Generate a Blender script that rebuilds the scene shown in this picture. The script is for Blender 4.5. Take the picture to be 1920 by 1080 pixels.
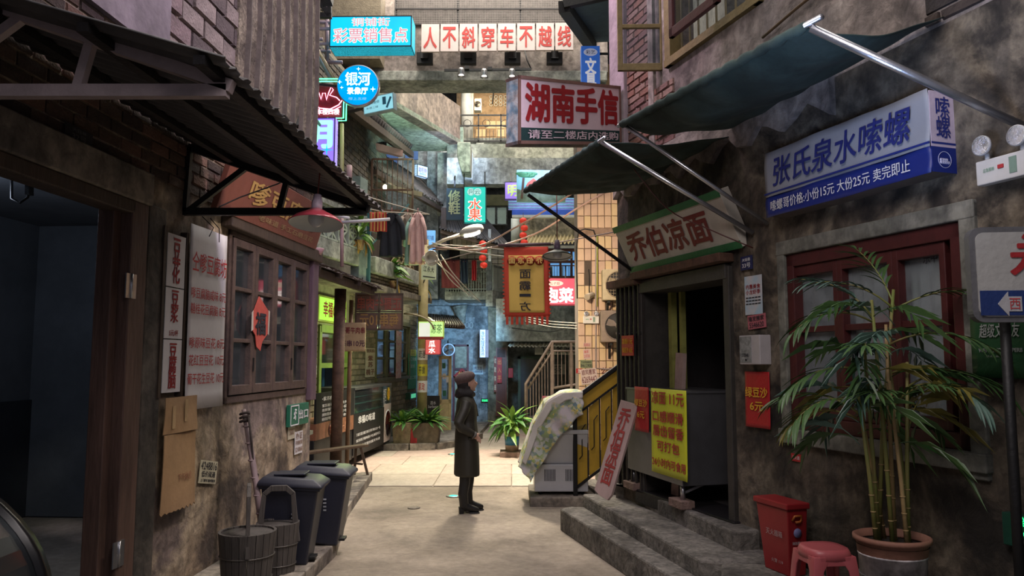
import bpy, bmesh, math, random
from mathutils import Vector, Matrix, noise
random.seed(7)
for o in list(bpy.data.objects): bpy.data.objects.remove(o)
SC = bpy.context.scene
COL = SC.collection
V = Vector
# ---------------------------------------------------------------- camera
F0 = 1440.0; CAMH = 1.75; PITCH = math.atan(135 / F0)
cd = bpy.data.cameras.new('camera'); cam = bpy.data.objects.new('camera', cd); COL.objects.link(cam)
cd.sensor_width = 36.0; cd.lens = 36.0 * F0 / 1920; cd.clip_start = .05; cd.clip_end = 200
cam.location = (0, 0, CAMH); cam.rotation_euler = (math.pi / 2 + PITCH, 0, 0)
SC.camera = cam
# ---------------------------------------------------------------- colour management
SC.view_settings.view_transform = 'Standard'; SC.view_settings.look = 'None'
SC.view_settings.exposure = 0.0; SC.view_settings.gamma = 1.0; SC.view_settings.use_curve_mapping = False
SC.cycles.use_denoising = True; SC.cycles.max_bounces = 6; SC.cycles.sample_clamp_indirect = 4.0
# ---------------------------------------------------------------- world: dim light of the dark hall
w = bpy.data.worlds.new('hall'); SC.world = w; w.use_nodes = True
w.node_tree.nodes['Background'].inputs[0].default_value = (.75, .74, .9, 1)
w.node_tree.nodes['Background'].inputs[1].default_value = .19
# ---------------------------------------------------------------- lights
def lamp(name, kind, loc, power, color, target=None, size=1.0, size_y=None, spot=60, blend=.6):
    l = bpy.data.lights.new(name, kind); l.energy = power * 1.7; l.color = color
    if kind == 'AREA':
        l.shape = 'RECTANGLE'; l.size = size; l.size_y = size_y or size
    elif kind == 'SPOT':
        l.spot_size = math.radians(spot); l.spot_blend = blend; l.shadow_soft_size = size
    else: l.shadow_soft_size = size
    o = bpy.data.objects.new(name, l); COL.objects.link(o); o.location = loc
    if target: o.rotation_euler = (V(target) - V(loc)).to_track_quat('-Z', 'Y').to_euler()
    return o
lamp('hall_light', 'AREA', (0, 8, 10.5), 330, (1, .93, .84), (0, 8.5, 0), 5, 10)
lamp('hall_light', 'AREA', (-.3, 16, 9.5), 620, (1, .92, .78), (-.2, 17, 0), 4, 8)
lamp('violet_wash', 'SPOT', (1.0, 4.6, 6.4), 300, (.88, .74, 1.0), (-2.5, 6.5, 4.6), .25, spot=85)
lamp('violet_wash', 'SPOT', (-1.2, 7.0, 7.0), 230, (1.0, .74, .92), (1.5, 8.2, 4.6), .25, spot=70)
lamp('street_lamp_light', 'SPOT', (-.35, 12.9, 4.6), 860, (1, .86, .66), (-.2, 12.0, 0), .2, spot=96, blend=.6)
lamp('blue_wash', 'SPOT', (-.5, 17.6, 2.6), 300, (.35, .68, 1.0), (-1.5, 21.2, 1.9), .2, spot=64)
lamp('blue_wash', 'AREA', (-1.2, 17.4, 6.3), 26, (.45, .62, 1.0), (-2.4, 20.5, 5.4), 1.2)
lamp('green_wash', 'SPOT', (-.7, 13.2, 4.4), 620, (.66, 1.0, .80), (-2.3, 17.0, 7.05), .2, spot=48)
lamp('warm_wash', 'SPOT', (.2, 9.0, 3.2), 240, (1, .78, .5), (1.5, 12, 2.6), .1, spot=80)
lamp('shop_light', 'POINT', (-2.1, 12.9, 2.2), 26, (.78, 1.0, .38), size=.12)
lamp('shop_light', 'POINT', (-1.75, 17.9, 2.7), 34, (.95, 1.0, .66), size=.12)  # unseen lamp added to brighten the far brick wall
lamp('gallery_light', 'POINT', (-.7, 21.0, 8.9), 75, (1, .74, .42), size=.1)
lamp('lean_to_bulb_light', 'POINT', (-2.75, 17.0, 5.35), 12, (1, .8, .5), size=.05)
lamp('street_wash', 'SPOT', (.2, 5.2, 5.2), 120, (.95, .84, 1.0), (-.2, 7.4, 0), .3, spot=75, blend=.9)
lamp('wall_wash', 'SPOT', (.3, 5.0, 4.6), 190, (1, .86, .68), (-2.45, 6.9, 1.1), .2, spot=66, blend=.8)
lamp('shutter_wash', 'SPOT', (.5, 15.0, 6.1), 90, (.55, .6, 1.0), (.8, 17.3, 5.2), .15, spot=70)
lamp('garage_fill', 'POINT', (-4.2, 5.6, 2.9), 22, (.7, .8, 1.0), size=.1)  # unseen fill added to lift the dark garage interior
lamp('awning_wash', 'SPOT', (.5, 2.4, 1.9), 120, (.45, .62, 1.0), (2.0, 4.1, 3.5), .3, spot=50, blend=.9)
lamp('front_wash', 'AREA', (.3, 2.0, 4.2), 40, (1, .9, .88), (1.8, 5.4, 1.4), 1.5)
# ---------------------------------------------------------------- projection helpers (same lens as the camera)
CP, SP = math.cos(PITCH), math.sin(PITCH)
CAM = V((0, 0, CAMH))
def ray(px, py):
    x = (px - 960) / F0; y = (540 - py) / F0
    return V((x, CP - y * SP, SP + y * CP))
def at(px, py, Y):
    d = ray(px, py); return CAM + d * (Y / d.y)
def gz(px, py, z=0):
    d = ray(px, py); return CAM + d * ((z - CAMH) / d.z)
def proj(p):
    q = p - CAM; dep = q.y * CP + q.z * SP
    if dep < .05: return (-9999, -9999, .05)
    return (960 + F0 * q.x / dep, 540 - F0 * (-q.y * SP + q.z * CP) / dep, dep)
class Fr:                                   # a plane with axes U (along), VV (up), N (out of the surface)
    def __init__(s, O, U, VV=(0, 0, 1), N=None):
        s.O = V(O); s.U = V(U).normalized(); s.V = V(VV).normalized()
        s.N = V(N).normalized() if N is not None else s.U.cross(s.V).normalized()
    def P(s, u, v, n=0): return s.O + s.U * u + s.V * v + s.N * n
    def uv(s, px, py, n=0):
        d = ray(px, py); o = s.O + s.N * n
        t = (o - CAM).dot(s.N) / d.dot(s.N); p = CAM + d * t - o
        return p.dot(s.U), p.dot(s.V)
    def off(s, n): return Fr(s.P(0, 0, n), s.U, s.V, s.N)
    def q(s, a, b, c, d, n=0):              # TL, TR, BR, BL pixels -> u0,u1,v0,v1
        A, B, C_, D = [s.uv(*p, n) for p in (a, b, c, d)]
        return (A[0] + D[0]) / 2, (B[0] + C_[0]) / 2, (C_[1] + D[1]) / 2, (A[1] + B[1]) / 2
    def r(s, x0, y0, x1, y1, n=0): return s.q((x0, y0), (x1, y0), (x1, y1), (x0, y1), n)
def FY(Y): return Fr((0, Y, 0), (1, 0, 0), (0, 0, 1), (0, -1, 0))
# ---------------------------------------------------------------- materials
def _n(nt, t, **k):
    n = nt.nodes.new(t)
    for a, b in k.items(): setattr(n, a, b)
    return n
def rgba(c): return (c[0], c[1], c[2], 1)
_M = {}
def mk(name, c, rough=.6, metal=0.0, var=.25, scale=7, bump=.15, c2=None, em=None, trans=0, alpha=1, stretch=(1, 1, 1), coat=0, sss=0):
    if name in _M: return _M[name]
    m = bpy.data.materials.new(name); _M[name] = m; m.use_nodes = True; nt = m.node_tree
    b = nt.nodes['Principled BSDF']; L = nt.links.new
    tc = _n(nt, 'ShaderNodeTexCoord'); mp = _n(nt, 'ShaderNodeMapping'); mp.inputs['Scale'].default_value = stretch
    L(tc.outputs['Object'], mp.inputs[0])
    ns = _n(nt, 'ShaderNodeTexNoise'); ns.inputs['Scale'].default_value = scale; ns.inputs['Detail'].default_value = 6; ns.inputs['Roughness'].default_value = .65
    L(mp.outputs[0], ns.inputs['Vector'])
    cr = _n(nt, 'ShaderNodeValToRGB'); cr.color_ramp.elements[0].position = .34; cr.color_ramp.elements[1].position = .66
    c2 = c2 or tuple(x * (1 - var) for x in c)
    cr.color_ramp.elements[0].color = rgba(c2); cr.color_ramp.elements[1].color = rgba(c)
    L(ns.outputs['Fac'], cr.inputs[0]); L(cr.outputs[0], b.inputs['Base Color'])
    b.inputs['Roughness'].default_value = rough; b.inputs['Metallic'].default_value = metal
    if bump:
        n2 = _n(nt, 'ShaderNodeTexNoise'); n2.inputs['Scale'].default_value = scale * 5; n2.inputs['Detail'].default_value = 4
        L(mp.outputs[0], n2.inputs['Vector'])
        bp = _n(nt, 'ShaderNodeBump'); bp.inputs['Strength'].default_value = bump; bp.inputs['Distance'].default_value = .02
        L(n2.outputs['Fac'], bp.inputs['Height']); L(bp.outputs[0], b.inputs['Normal'])
    if em:
        b.inputs['Emission Color'].default_value = rgba(c); b.inputs['Emission Strength'].default_value = em
    if trans: b.inputs['Transmission Weight'].default_value = trans
    if alpha < 1: b.inputs['Alpha'].default_value = alpha
    if coat: b.inputs['Coat Weight'].default_value = coat
    return m
def grime(name, cols, scale=1.2, bump=.5, streak=.5, rough=.85, fine=9, spk=.35):
    """stained plaster or concrete: big stains, rain streaks and fine speckle mixed over base colours"""
    if name in _M: return _M[name]
    m = bpy.data.materials.new(name); _M[name] = m; m.use_nodes = True; nt = m.node_tree
    b = nt.nodes['Principled BSDF']; L = nt.links.new
    geo = _n(nt, 'ShaderNodeTexCoord')
    def nz(sc, st=(1, 1, 1), det=7, dis=.4):
        mp = _n(nt, 'ShaderNodeMapping'); mp.inputs['Scale'].default_value = st; L(geo.outputs['Object'], mp.inputs[0])
        n = _n(nt, 'ShaderNodeTexNoise'); n.inputs['Scale'].default_value = sc; n.inputs['Detail'].default_value = det
        n.inputs['Roughness'].default_value = .62; n.inputs['Distortion'].default_value = dis; L(mp.outputs[0], n.inputs['Vector']); return n
    n1 = nz(scale); n2 = nz(scale * 2.2, (1, 1, .18)); n3 = nz(fine)
    r1 = _n(nt, 'ShaderNodeValToRGB'); els = r1.color_ramp.elements
    while len(els) < len(cols): els.new(.5)
    for i, c in enumerate(cols):
        els[i].position = .39 + .22 * i / (len(cols) - 1); els[i].color = rgba(c)
    L(n1.outputs['Fac'], r1.inputs[0])
    r2 = _n(nt, 'ShaderNodeValToRGB'); r2.color_ramp.elements[0].position = .42; r2.color_ramp.elements[1].position = .66
    r2.color_ramp.elements[0].color = (1, 1, 1, 1); r2.color_ramp.elements[1].color = (1 - streak, 1 - streak, 1 - streak * .92, 1)
    L(n2.outputs['Fac'], r2.inputs[0])
    r3 = _n(nt, 'ShaderNodeValToRGB'); r3.color_ramp.elements[0].position = .36; r3.color_ramp.elements[1].position = .64
    r3.color_ramp.elements[0].color = (1 - spk * 1.25,) * 3 + (1,); r3.color_ramp.elements[1].color = (1 + spk * .7,) * 3 + (1,)
    L(n3.outputs['Fac'], r3.inputs[0])
    m1 = _n(nt, 'ShaderNodeMix', data_type='RGBA', blend_type='MULTIPLY'); m1.inputs[0].default_value = 1
    L(r1.outputs[0], m1.inputs[6]); L(r2.outputs[0], m1.inputs[7])
    m2 = _n(nt, 'ShaderNodeMix', data_type='RGBA', blend_type='MULTIPLY'); m2.inputs[0].default_value = 1
    L(m1.outputs[2], m2.inputs[6]); L(r3.outputs[0], m2.inputs[7]); L(m2.outputs[2], b.inputs['Base Color'])
    bp = _n(nt, 'ShaderNodeBump'); bp.inputs['Strength'].default_value = bump; bp.inputs['Distance'].default_value = .03
    L(n3.outputs['Fac'], bp.inputs['Height']); L(bp.outputs[0], b.inputs['Normal'])
    b.inputs['Roughness'].default_value = rough
    return m
def glow(name, c, s):
    if name in _M: return _M[name]
    m = bpy.data.materials.new(name); _M[name] = m; m.use_nodes = True; nt = m.node_tree
    b = nt.nodes['Principled BSDF']; b.inputs['Base Color'].default_value = rgba(tuple(x * .5 for x in c)); b.inputs['Roughness'].default_value = .35
    tc = _n(nt, 'ShaderNodeTexCoord'); ns = _n(nt, 'ShaderNodeTexNoise'); ns.inputs['Scale'].default_value = 3
    nt.links.new(tc.outputs['Object'], ns.inputs['Vector'])
    mr = _n(nt, 'ShaderNodeMapRange'); mr.inputs[3].default_value = s * .75; mr.inputs[4].default_value = s * 1.25
    nt.links.new(ns.outputs['Fac'], mr.inputs[0]); nt.links.new(mr.outputs[0], b.inputs['Emission Strength'])
    b.inputs['Emission Color'].default_value = rgba(c); return m
def glass(name, tint=(.55, .62, .66), alpha=.35):
    if name in _M: return _M[name]
    m = bpy.data.materials.new(name); _M[name] = m; m.use_nodes = True; nt = m.node_tree; L = nt.links.new
    out = nt.nodes['Material Output']; nt.nodes.remove(nt.nodes['Principled BSDF'])
    tr = _n(nt, 'ShaderNodeBsdfTransparent'); tr.inputs[0].default_value = rgba(tuple(.6 + .4 * x for x in tint))
    gl = _n(nt, 'ShaderNodeBsdfGlossy'); gl.inputs['Roughness'].default_value = .06
    df = _n(nt, 'ShaderNodeBsdfDiffuse'); df.inputs[0].default_value = rgba(tuple(.7 * x for x in tint))
    lw = _n(nt, 'ShaderNodeLayerWeight'); lw.inputs[0].default_value = .5; pw = _n(nt, 'ShaderNodeMath', operation='POWER'); pw.inputs[1].default_value = 3.0; L(lw.outputs['Facing'], pw.inputs[0])
    fr = _n(nt, 'ShaderNodeMath', operation='MULTIPLY_ADD'); fr.inputs[1].default_value = .6; fr.inputs[2].default_value = .06; L(pw.outputs[0], fr.inputs[0])
    tc = _n(nt, 'ShaderNodeTexCoord'); ns = _n(nt, 'ShaderNodeTexNoise'); ns.inputs['Scale'].default_value = 6; L(tc.outputs['Object'], ns.inputs['Vector'])
    mt = _n(nt, 'ShaderNodeMath', operation='MULTIPLY'); mt.inputs[1].default_value = alpha * .6; L(ns.outputs['Fac'], mt.inputs[0])
    a = _n(nt, 'ShaderNodeMixShader'); L(mt.outputs[0], a.inputs[0]); L(tr.outputs[0], a.inputs[1]); L(df.outputs[0], a.inputs[2])
    bb = _n(nt, 'ShaderNodeMixShader'); L(fr.outputs[0], bb.inputs[0]); L(a.outputs[0], bb.inputs[1]); L(gl.outputs[0], bb.inputs[2])
    L(bb.outputs[0], out.inputs[0]); return m
# ---------------------------------------------------------------- objects
ROOT = {}
def tag(o, label=None, cat=None, group=None, kind=None):
    if label: o['label'] = label
    if cat: o['category'] = cat
    if group: o['group'] = group
    if kind: o['kind'] = kind
    return o
def thing(name, label, cat, loc=(0, 0, 0), rotz=0, group=None):
    o = bpy.data.objects.new(name, None); COL.objects.link(o); o.empty_display_size = .1
    o.location = loc; o.rotation_euler = (0, 0, rotz)
    ROOT[o.name] = (Matrix.Translation(V(loc)) @ Matrix.Rotation(rotz, 4, 'Z')).inverted()
    return tag(o, label, cat, group)
def copy_tree(o, parent=None):
    c = o.copy(); COL.objects.link(c); c.parent = parent
    for k in [x for x in bpy.data.objects if x.parent == o]: copy_tree(k, c)
    return c
def dup(o, loc, rotz, label):
    c = copy_tree(o); c.location = loc; c.rotation_euler = (0, 0, rotz); c['label'] = label; return c
class MB:
    def __init__(s): s.v = []; s.f = []; s.m = []; s.mi = 0; s.sm = []; s.smooth = False
    def add(s, vs, fs):
        k = len(s.v); s.v += [V(p) for p in vs]; s.f += [tuple(i + k for i in f) for f in fs]
        s.m += [s.mi] * len(fs); s.sm += [s.smooth] * len(fs); return s
    BF = [(0, 3, 2, 1), (4, 5, 6, 7), (0, 1, 5, 4), (1, 2, 6, 5), (2, 3, 7, 6), (3, 0, 4, 7)]
    def box(s, a, b):
        (x0, y0, z0), (x1, y1, z1) = a, b
        return s.add([(x0, y0, z0), (x1, y0, z0), (x1, y1, z0), (x0, y1, z0), (x0, y0, z1), (x1, y0, z1), (x1, y1, z1), (x0, y1, z1)], s.BF)
    def fb(s, F, u0, u1, v0, v1, n0=0, n1=.02):
        return s.add([F.P(u0, v0, n0), F.P(u1, v0, n0), F.P(u1, v0, n1), F.P(u0, v0, n1), F.P(u0, v1, n0), F.P(u1, v1, n0), F.P(u1, v1, n1), F.P(u0, v1, n1)], s.BF)
    def hexa(s, lo, hi): return s.add(list(lo) + list(hi), s.BF)
    def prism(s, poly, z0, z1):             # poly: ccw xy list
        n = len(poly); vs = [(p[0], p[1], z0) for p in poly] + [(p[0], p[1], z1) for p in poly]
        return s.add(vs, [tuple(range(n))[::-1], tuple(range(n, 2 * n))] + [(i, (i + 1) % n, n + (i + 1) % n, n + i) for i in range(n)])
    def fprism(s, F, poly, n0, n1):         # polygon in the u,v plane of a frame
        n = len(poly); vs = [F.P(p[0], p[1], n0) for p in poly] + [F.P(p[0], p[1], n1) for p in poly]
        return s.add(vs, [tuple(range(n))[::-1], tuple(range(n, 2 * n))] + [(i, (i + 1) % n, n + (i + 1) % n, n + i) for i in range(n)])
    def tube(s, pts, r, seg=8, closed=False, caps=True):
        pts = [V(p) for p in pts]; n = len(pts); k = len(s.v); rr = r if isinstance(r, (list, tuple)) else [r] * n
        ref = None; vs = []
        for i, p in enumerate(pts):
            a = pts[max(i - 1, 0)]; b = pts[min(i + 1, n - 1)]
            if closed: a = pts[i - 1]; b = pts[(i + 1) % n]
            t = (b - a).normalized()
            if ref is None: ref = V((0, 0, 1)) if abs(t.z) < .9 else V((1, 0, 0))
            x = ref - t * ref.dot(t); x.normalize(); ref = x; y = t.cross(x)
            for j in range(seg):
                c = 2 * math.pi * j / seg; vs.append(p + (x * math.cos(c) + y * math.sin(c)) * rr[i])
        fs = []
        for i in range(n if closed else n - 1):
            i2 = (i + 1) % n
            for j in range(seg): fs.append((i * seg + j, i * seg + (j + 1) % seg, i2 * seg + (j + 1) % seg, i2 * seg + j))
        if caps and not closed: fs += [tuple(range(seg))[::-1], tuple((n - 1) * seg + j for j in range(seg))]
        sm = s.smooth; s.smooth = True; s.add(vs, fs); s.smooth = sm; return s
    def bar(s, a, b, w=.04, h=None, up=(0, 0, 1)):
        h = h or w; a = V(a); b = V(b); t = (b - a).normalized(); up = V(up)
        if abs(t.dot(up)) > .98: up = V((1, 0, 0))
        x = t.cross(up).normalized() * w / 2; y = x.cross(t).normalized() * h / 2
        return s.add([a - x - y, a + x - y, a + x + y, a - x + y, b - x - y, b + x - y, b + x + y, b - x + y], s.BF)
    def lathe(s, prof, o=(0, 0, 0), seg=20, M=None, sy=1, caps=True):
        o = V(o); vs = []; n = len(prof)
        for r, z in prof:
            for j in range(seg):
                a = 2 * math.pi * j / seg; p = V((r * math.cos(a), r * math.sin(a) * sy, z))
                vs.append(o + (M @ p if M else p))
        fs = [(i * seg + j, i * seg + (j + 1) % seg, (i + 1) * seg + (j + 1) % seg, (i + 1) * seg + j) for i in range(n - 1) for j in range(seg)]
        if caps and prof[0][0] > .002: fs.append(tuple(range(seg))[::-1])
        if caps and prof[-1][0] > .002: fs.append(tuple((n - 1) * seg + j for j in range(seg)))
        sm = s.smooth; s.smooth = True; s.add(vs, fs); s.smooth = sm; return s
    def ell(s, c, r, M=None, seg=16, rings=10):
        prof = [(max(math.sin(math.pi * i / rings), 1e-5), -math.cos(math.pi * i / rings)) for i in range(rings + 1)]
        S = Matrix.Diagonal(V(r)); return s.lathe(prof, c, seg, (M.to_3x3() @ S) if M else S)
    def loft(s, rings, caps=True):
        n = len(rings[0]); vs = [p for r in rings for p in r]
        fs = [(i * n + j, i * n + (j + 1) % n, (i + 1) * n + (j + 1) % n, (i + 1) * n + j) for i in range(len(rings) - 1) for j in range(n)]
        if caps: fs += [tuple(range(n))[::-1], tuple((len(rings) - 1) * n + j for j in range(n))]
        sm = s.smooth; s.smooth = True; s.add(vs, fs); s.smooth = sm; return s
    def grid(s, f, nu, nv):
        vs = [f(i / nu, j / nv) for j in range(nv + 1) for i in range(nu + 1)]
        fs = [(j * (nu + 1) + i, j * (nu + 1) + i + 1, (j + 1) * (nu + 1) + i + 1, (j + 1) * (nu + 1) + i) for j in range(nv) for i in range(nu)]
        return s.add(vs, fs)
    def build(s, name, mat, parent=None, local=False, bevel=0, solid=0, label=None, subd=0):
        me = bpy.data.meshes.new(name); Mi = Matrix.Identity(4); off = V((0, 0, 0))
        if parent is not None:
            r = parent
            while r.parent: r = r.parent
            if not local: Mi = ROOT.get(r.name, Matrix.Identity(4))
        elif not local and s.v:
            xs = [p.x for p in s.v]; ys = [p.y for p in s.v]
            off = V(((min(xs) + max(xs)) / 2, (min(ys) + max(ys)) / 2, min(p.z for p in s.v)))
            Mi = Matrix.Translation(-off)
        me.from_pydata([Mi @ p for p in s.v], [], s.f)
        mats = mat if isinstance(mat, (list, tuple)) else [mat]
        for x in mats: me.materials.append(x)
        for i, p in enumerate(me.polygons): p.material_index = min(s.m[i], len(mats) - 1); p.use_smooth = s.sm[i]
        me.validate(); me.update()
        o = bpy.data.objects.new(name, me); COL.objects.link(o)
        if parent is not None: o.parent = parent
        else:
            o.location = off; ROOT[o.name] = Matrix.Translation(-off)
        if solid: md = o.modifiers.new('s', 'SOLIDIFY'); md.thickness = solid; md.offset = 0
        if bevel: md = o.modifiers.new('b', 'BEVEL'); md.width = bevel; md.segments = 2; md.limit_method = 'ANGLE'
        if subd: md = o.modifiers.new('d', 'SUBSURF'); md.levels = md.render_levels = subd
        if label: o['label'] = label
        return o
def struct(o): o['kind'] = 'structure'; return o
def B(name, F, r, n0, n1, mat, parent=None, bevel=0, label=None):      # one box on a frame
    return MB().fb(F, r[0], r[1], r[2], r[3], n0, n1).build(name, mat, parent, bevel=bevel, label=label)
_FC = {}
def glyphs(s):
    if s not in _FC:
        c = bpy.data.curves.new('t', 'FONT'); c.body = s; c.align_x = 'CENTER'; c.resolution_u = 3; c.space_line = .86
        o = bpy.data.objects.new('t', c); COL.objects.link(o)
        dg = bpy.context.evaluated_depsgraph_get(); me = bpy.data.meshes.new_from_object(o.evaluated_get(dg))
        vs = [v.co.copy() for v in me.vertices]; fs = [tuple(p.vertices) for p in me.polygons]
        bpy.data.objects.remove(o); bpy.data.curves.remove(c); bpy.data.meshes.remove(me)
        xs = [v.x for v in vs]; ys = [v.y for v in vs]; x0, x1, y0, y1 = min(xs), max(xs), min(ys), max(ys)
        _FC[s] = ([((v.x - x0) / (x1 - x0) - .5, (v.y - y0) / max(y1 - y0, .02) - .5) for v in vs], fs, x1 - x0, max(y1 - y0, .02))
    return _FC[s]
def T(parent, F, s, u, v, w, h, n, mat, bold=.012, vert=False, mirror=False, shear=0, name='lettering', rot=0):
    """flat printed or painted writing, centred on u,v of a frame; strokes are thickened with shifted copies"""
    if vert: s = '\n'.join(s)
    vs, fs, ex, ey = glyphs(s); mb = MB(); ca, sa = math.cos(rot), math.sin(rot); k = 1 if bold <= 0 else (4 if bold < .02 else 8)
    for i in range(k):
        a = i * 6.2832 / k + .785; dx, dy = (0, 0) if k == 1 else (bold * .75 * math.cos(a) / ex, bold * .75 * math.sin(a) / ey)
        P = []
        for x, y in vs:
            x += dx; y += dy; X = (x * w + shear * y * h) * (-1 if mirror else 1); Y = y * h
            P.append(F.P(u + X * ca - Y * sa, v + X * sa + Y * ca, n + i * .0004))
        mb.add(P, fs)
    return mb.build(name, mat, parent)
def remeshed(mb, name, mat, parent, voxel=.012, smooth=3, local=False):
    o = mb.build(name, mat, parent, local=local)
    md = o.modifiers.new('r', 'REMESH'); md.mode = 'VOXEL'; md.voxel_size = voxel; md.use_smooth_shade = True
    if smooth: m2 = o.modifiers.new('s', 'SMOOTH'); m2.iterations = smooth; m2.factor = .5
    dg = bpy.context.evaluated_depsgraph_get(); me = bpy.data.meshes.new_from_object(o.evaluated_get(dg))
    o.modifiers.clear(); old = o.data; o.data = me; bpy.data.meshes.remove(old)
    return o
def pieces(parent, name, F, cells, mats, depth, nmax, n0=0, jit=.003, rest='brick_field'):
    """cells (u0,u1,v0,v1) -> the largest in view as single objects sharing mesh data, the others joined as stuff"""
    info = []
    for c in cells:
        a = proj(F.P(c[0], c[2], n0)); b = proj(F.P(c[1], c[3], n0))
        vis = (-20 < a[0] < 1940 or -20 < b[0] < 1940) and (-20 < a[1] < 1100 or -20 < b[1] < 1100)
        info.append((abs((b[0] - a[0]) * (b[1] - a[1])) if vis else -1, c))
    info.sort(key=lambda t: -t[0])
    cache = {}; R = Matrix((F.U, -F.N, F.V)).transposed().to_4x4(); far = MB()
    for i, (sz, c) in enumerate(info):
        w, h = c[1] - c[0], c[3] - c[2]; m = random.randrange(len(mats)); d = depth + random.uniform(-jit, jit)
        if i < nmax and sz > 0:
            k = (round(w, 2), round(h, 2), m, random.randrange(2))
            if k not in cache:
                mb = MB(); j = lambda q: q + random.uniform(-.004, .004) * min(1, w / .1)
                x, z = w / 2, h / 2; e = .004
                lo = [(-x, 0, -z), (x, 0, -z), (x, 0, z), (-x, 0, z)]
                hi = [(j(-x + e), -depth, j(-z + e)), (j(x - e), -depth, j(-z + e)), (j(x - e), -depth, j(z - e)), (j(-x + e), -depth, j(z - e))]
                mb.add(lo + hi, [(0, 3, 2, 1), (4, 5, 6, 7), (0, 1, 5, 4), (1, 2, 6, 5), (2, 3, 7, 6), (3, 0, 4, 7)][::1])
                me = bpy.data.meshes.new(name); me.from_pydata(mb.v, [], mb.f); me.materials.append(mats[m]); cache[k] = me
            o = bpy.data.objects.new(name, cache[k]); COL.objects.link(o); o.parent = parent
            ro = ROOT.get(parent.name, Matrix.Identity(4))
            o.matrix_local = ro @ Matrix.Translation(F.P((c[0] + c[1]) / 2, (c[2] + c[3]) / 2, n0 + random.uniform(-jit, jit))) @ R
        else:
            far.mi = m; far.fb(F, *c, n0, n0 + d)
    if far.v: tag(far.build(rest, mats, parent), kind='stuff')
def brick_cells(rects, bw, bh, g, holes=(), u00=0, v00=0):
    out = []
    for (u0, u1, v0, v1) in rects:
        r = math.floor((v0 - v00) / (bh + g)); 
        while True:
            a = v00 + r * (bh + g); b = a + bh; r += 1
            if a >= v1 - .01: break
            if b <= v0 + .01: continue
            x = u00 + (0 if r % 2 else (bw + g) / 2) + math.floor((u0 - u00) / (bw + g) - 1) * (bw + g)
            while x < u1:
                c0, c1, d0, d1 = max(x, u0), min(x + bw, u1), max(a, v0), min(b, v1); x += bw + g
                if c1 - c0 < .02 or d1 - d0 < .012: continue
                segs = [(c0, c1)]
                for (h0, h1, k0, k1) in holes:
                    if d1 > k0 and d0 < k1:
                        ns = []
                        for (p, q_) in segs:
                            if q_ <= h0 or p >= h1: ns.append((p, q_))
                            else:
                                if p < h0 - .03: ns.append((p, h0))
                                if q_ > h1 + .03: ns.append((h1, q_))
                        segs = ns
                out += [(p, q_, d0, d1) for p, q_ in segs]
    return out
def wall_box(name, F, u0, u1, v0, v1, holes, thick, mat):
    """a wall slab with real openings, one mesh"""
    us = sorted(set([u0, u1] + [h[0] for h in holes] + [h[1] for h in holes])); vs = sorted(set([v0, v1] + [h[2] for h in holes] + [h[3] for h in holes]))
    mb = MB()
    for i in range(len(us) - 1):
        run = None
        for j in range(len(vs) - 1):
            cu, cv = (us[i] + us[i + 1]) / 2, (vs[j] + vs[j + 1]) / 2
            if any(h[0] < cu < h[1] and h[2] < cv < h[3] for h in holes): 
                if run is not None: mb.fb(F, us[i], us[i + 1], run, vs[j], -thick, 0); run = None
            elif run is None: run = vs[j]
        if run is not None: mb.fb(F, us[i], us[i + 1], run, vs[-1], -thick, 0)
    return struct(mb.build(name, mat))
# ---------------------------------------------------------------- palette
black = mk('black_iron', (.012, .012, .013), .55, .3)
dkmetal = mk('dark_steel', (.03, .028, .03), .5, .6)
rust = mk('rusty_iron', (.11, .055, .035), .75, .2, var=.5, scale=14)
steel = mk('galvanised_pipe', (.55, .56, .6), .3, .9, bump=.05)
stainless = mk('stainless_steel', (.20, .20, .21), .42, .7, scale=3, bump=.03)
wood = mk('weathered_wood', (.12, .075, .045), .7, var=.5, scale=10, stretch=(1, 1, .15), bump=.3)
woodd = mk('dark_wood', (.065, .042, .03), .65, var=.5, scale=10, stretch=(1, 1, .2), bump=.3)
redwood = mk('oxblood_paint', (.075, .013, .013), .5, var=.35, bump=.1)
purplewood = mk('violet_grey_wood', (.15, .09, .12), .7, var=.5, stretch=(1, 1, .2), bump=.3)
white = mk('white_plastic', (.62, .61, .6), .5, bump=.03, var=.1)
paper = mk('white_paper', (.62, .60, .62), .7, bump=.05, var=.08)
redink = mk('red_ink', (.45, .03, .035), .7, var=.2)
redpaint = mk('red_sign_paint', (.30, .008, .013), .6, var=.15)
darkink = mk('dark_ink', (.02, .02, .03), .7)
blueink = mk('blue_ink', (.012, .02, .17), .7)
yellowink = mk('yellow_ink', (.75, .42, .03), .7, var=.1)
whiteink = mk('white_ink', (.7, .7, .72), .7, var=.1)
redposter = mk('red_poster', (.42, .012, .018), .55, var=.1)
concrete = grime('raw_concrete', [(.12, .105, .085), (.24, .205, .165), (.33, .29, .23)], 1.4, .4, .45)
glassm = glass('clear_pane_glass', alpha=.12); dusty = glass('dusty_bright_glass', alpha=.95)  # dusty film raised to put brightness into the right window panes
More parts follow.
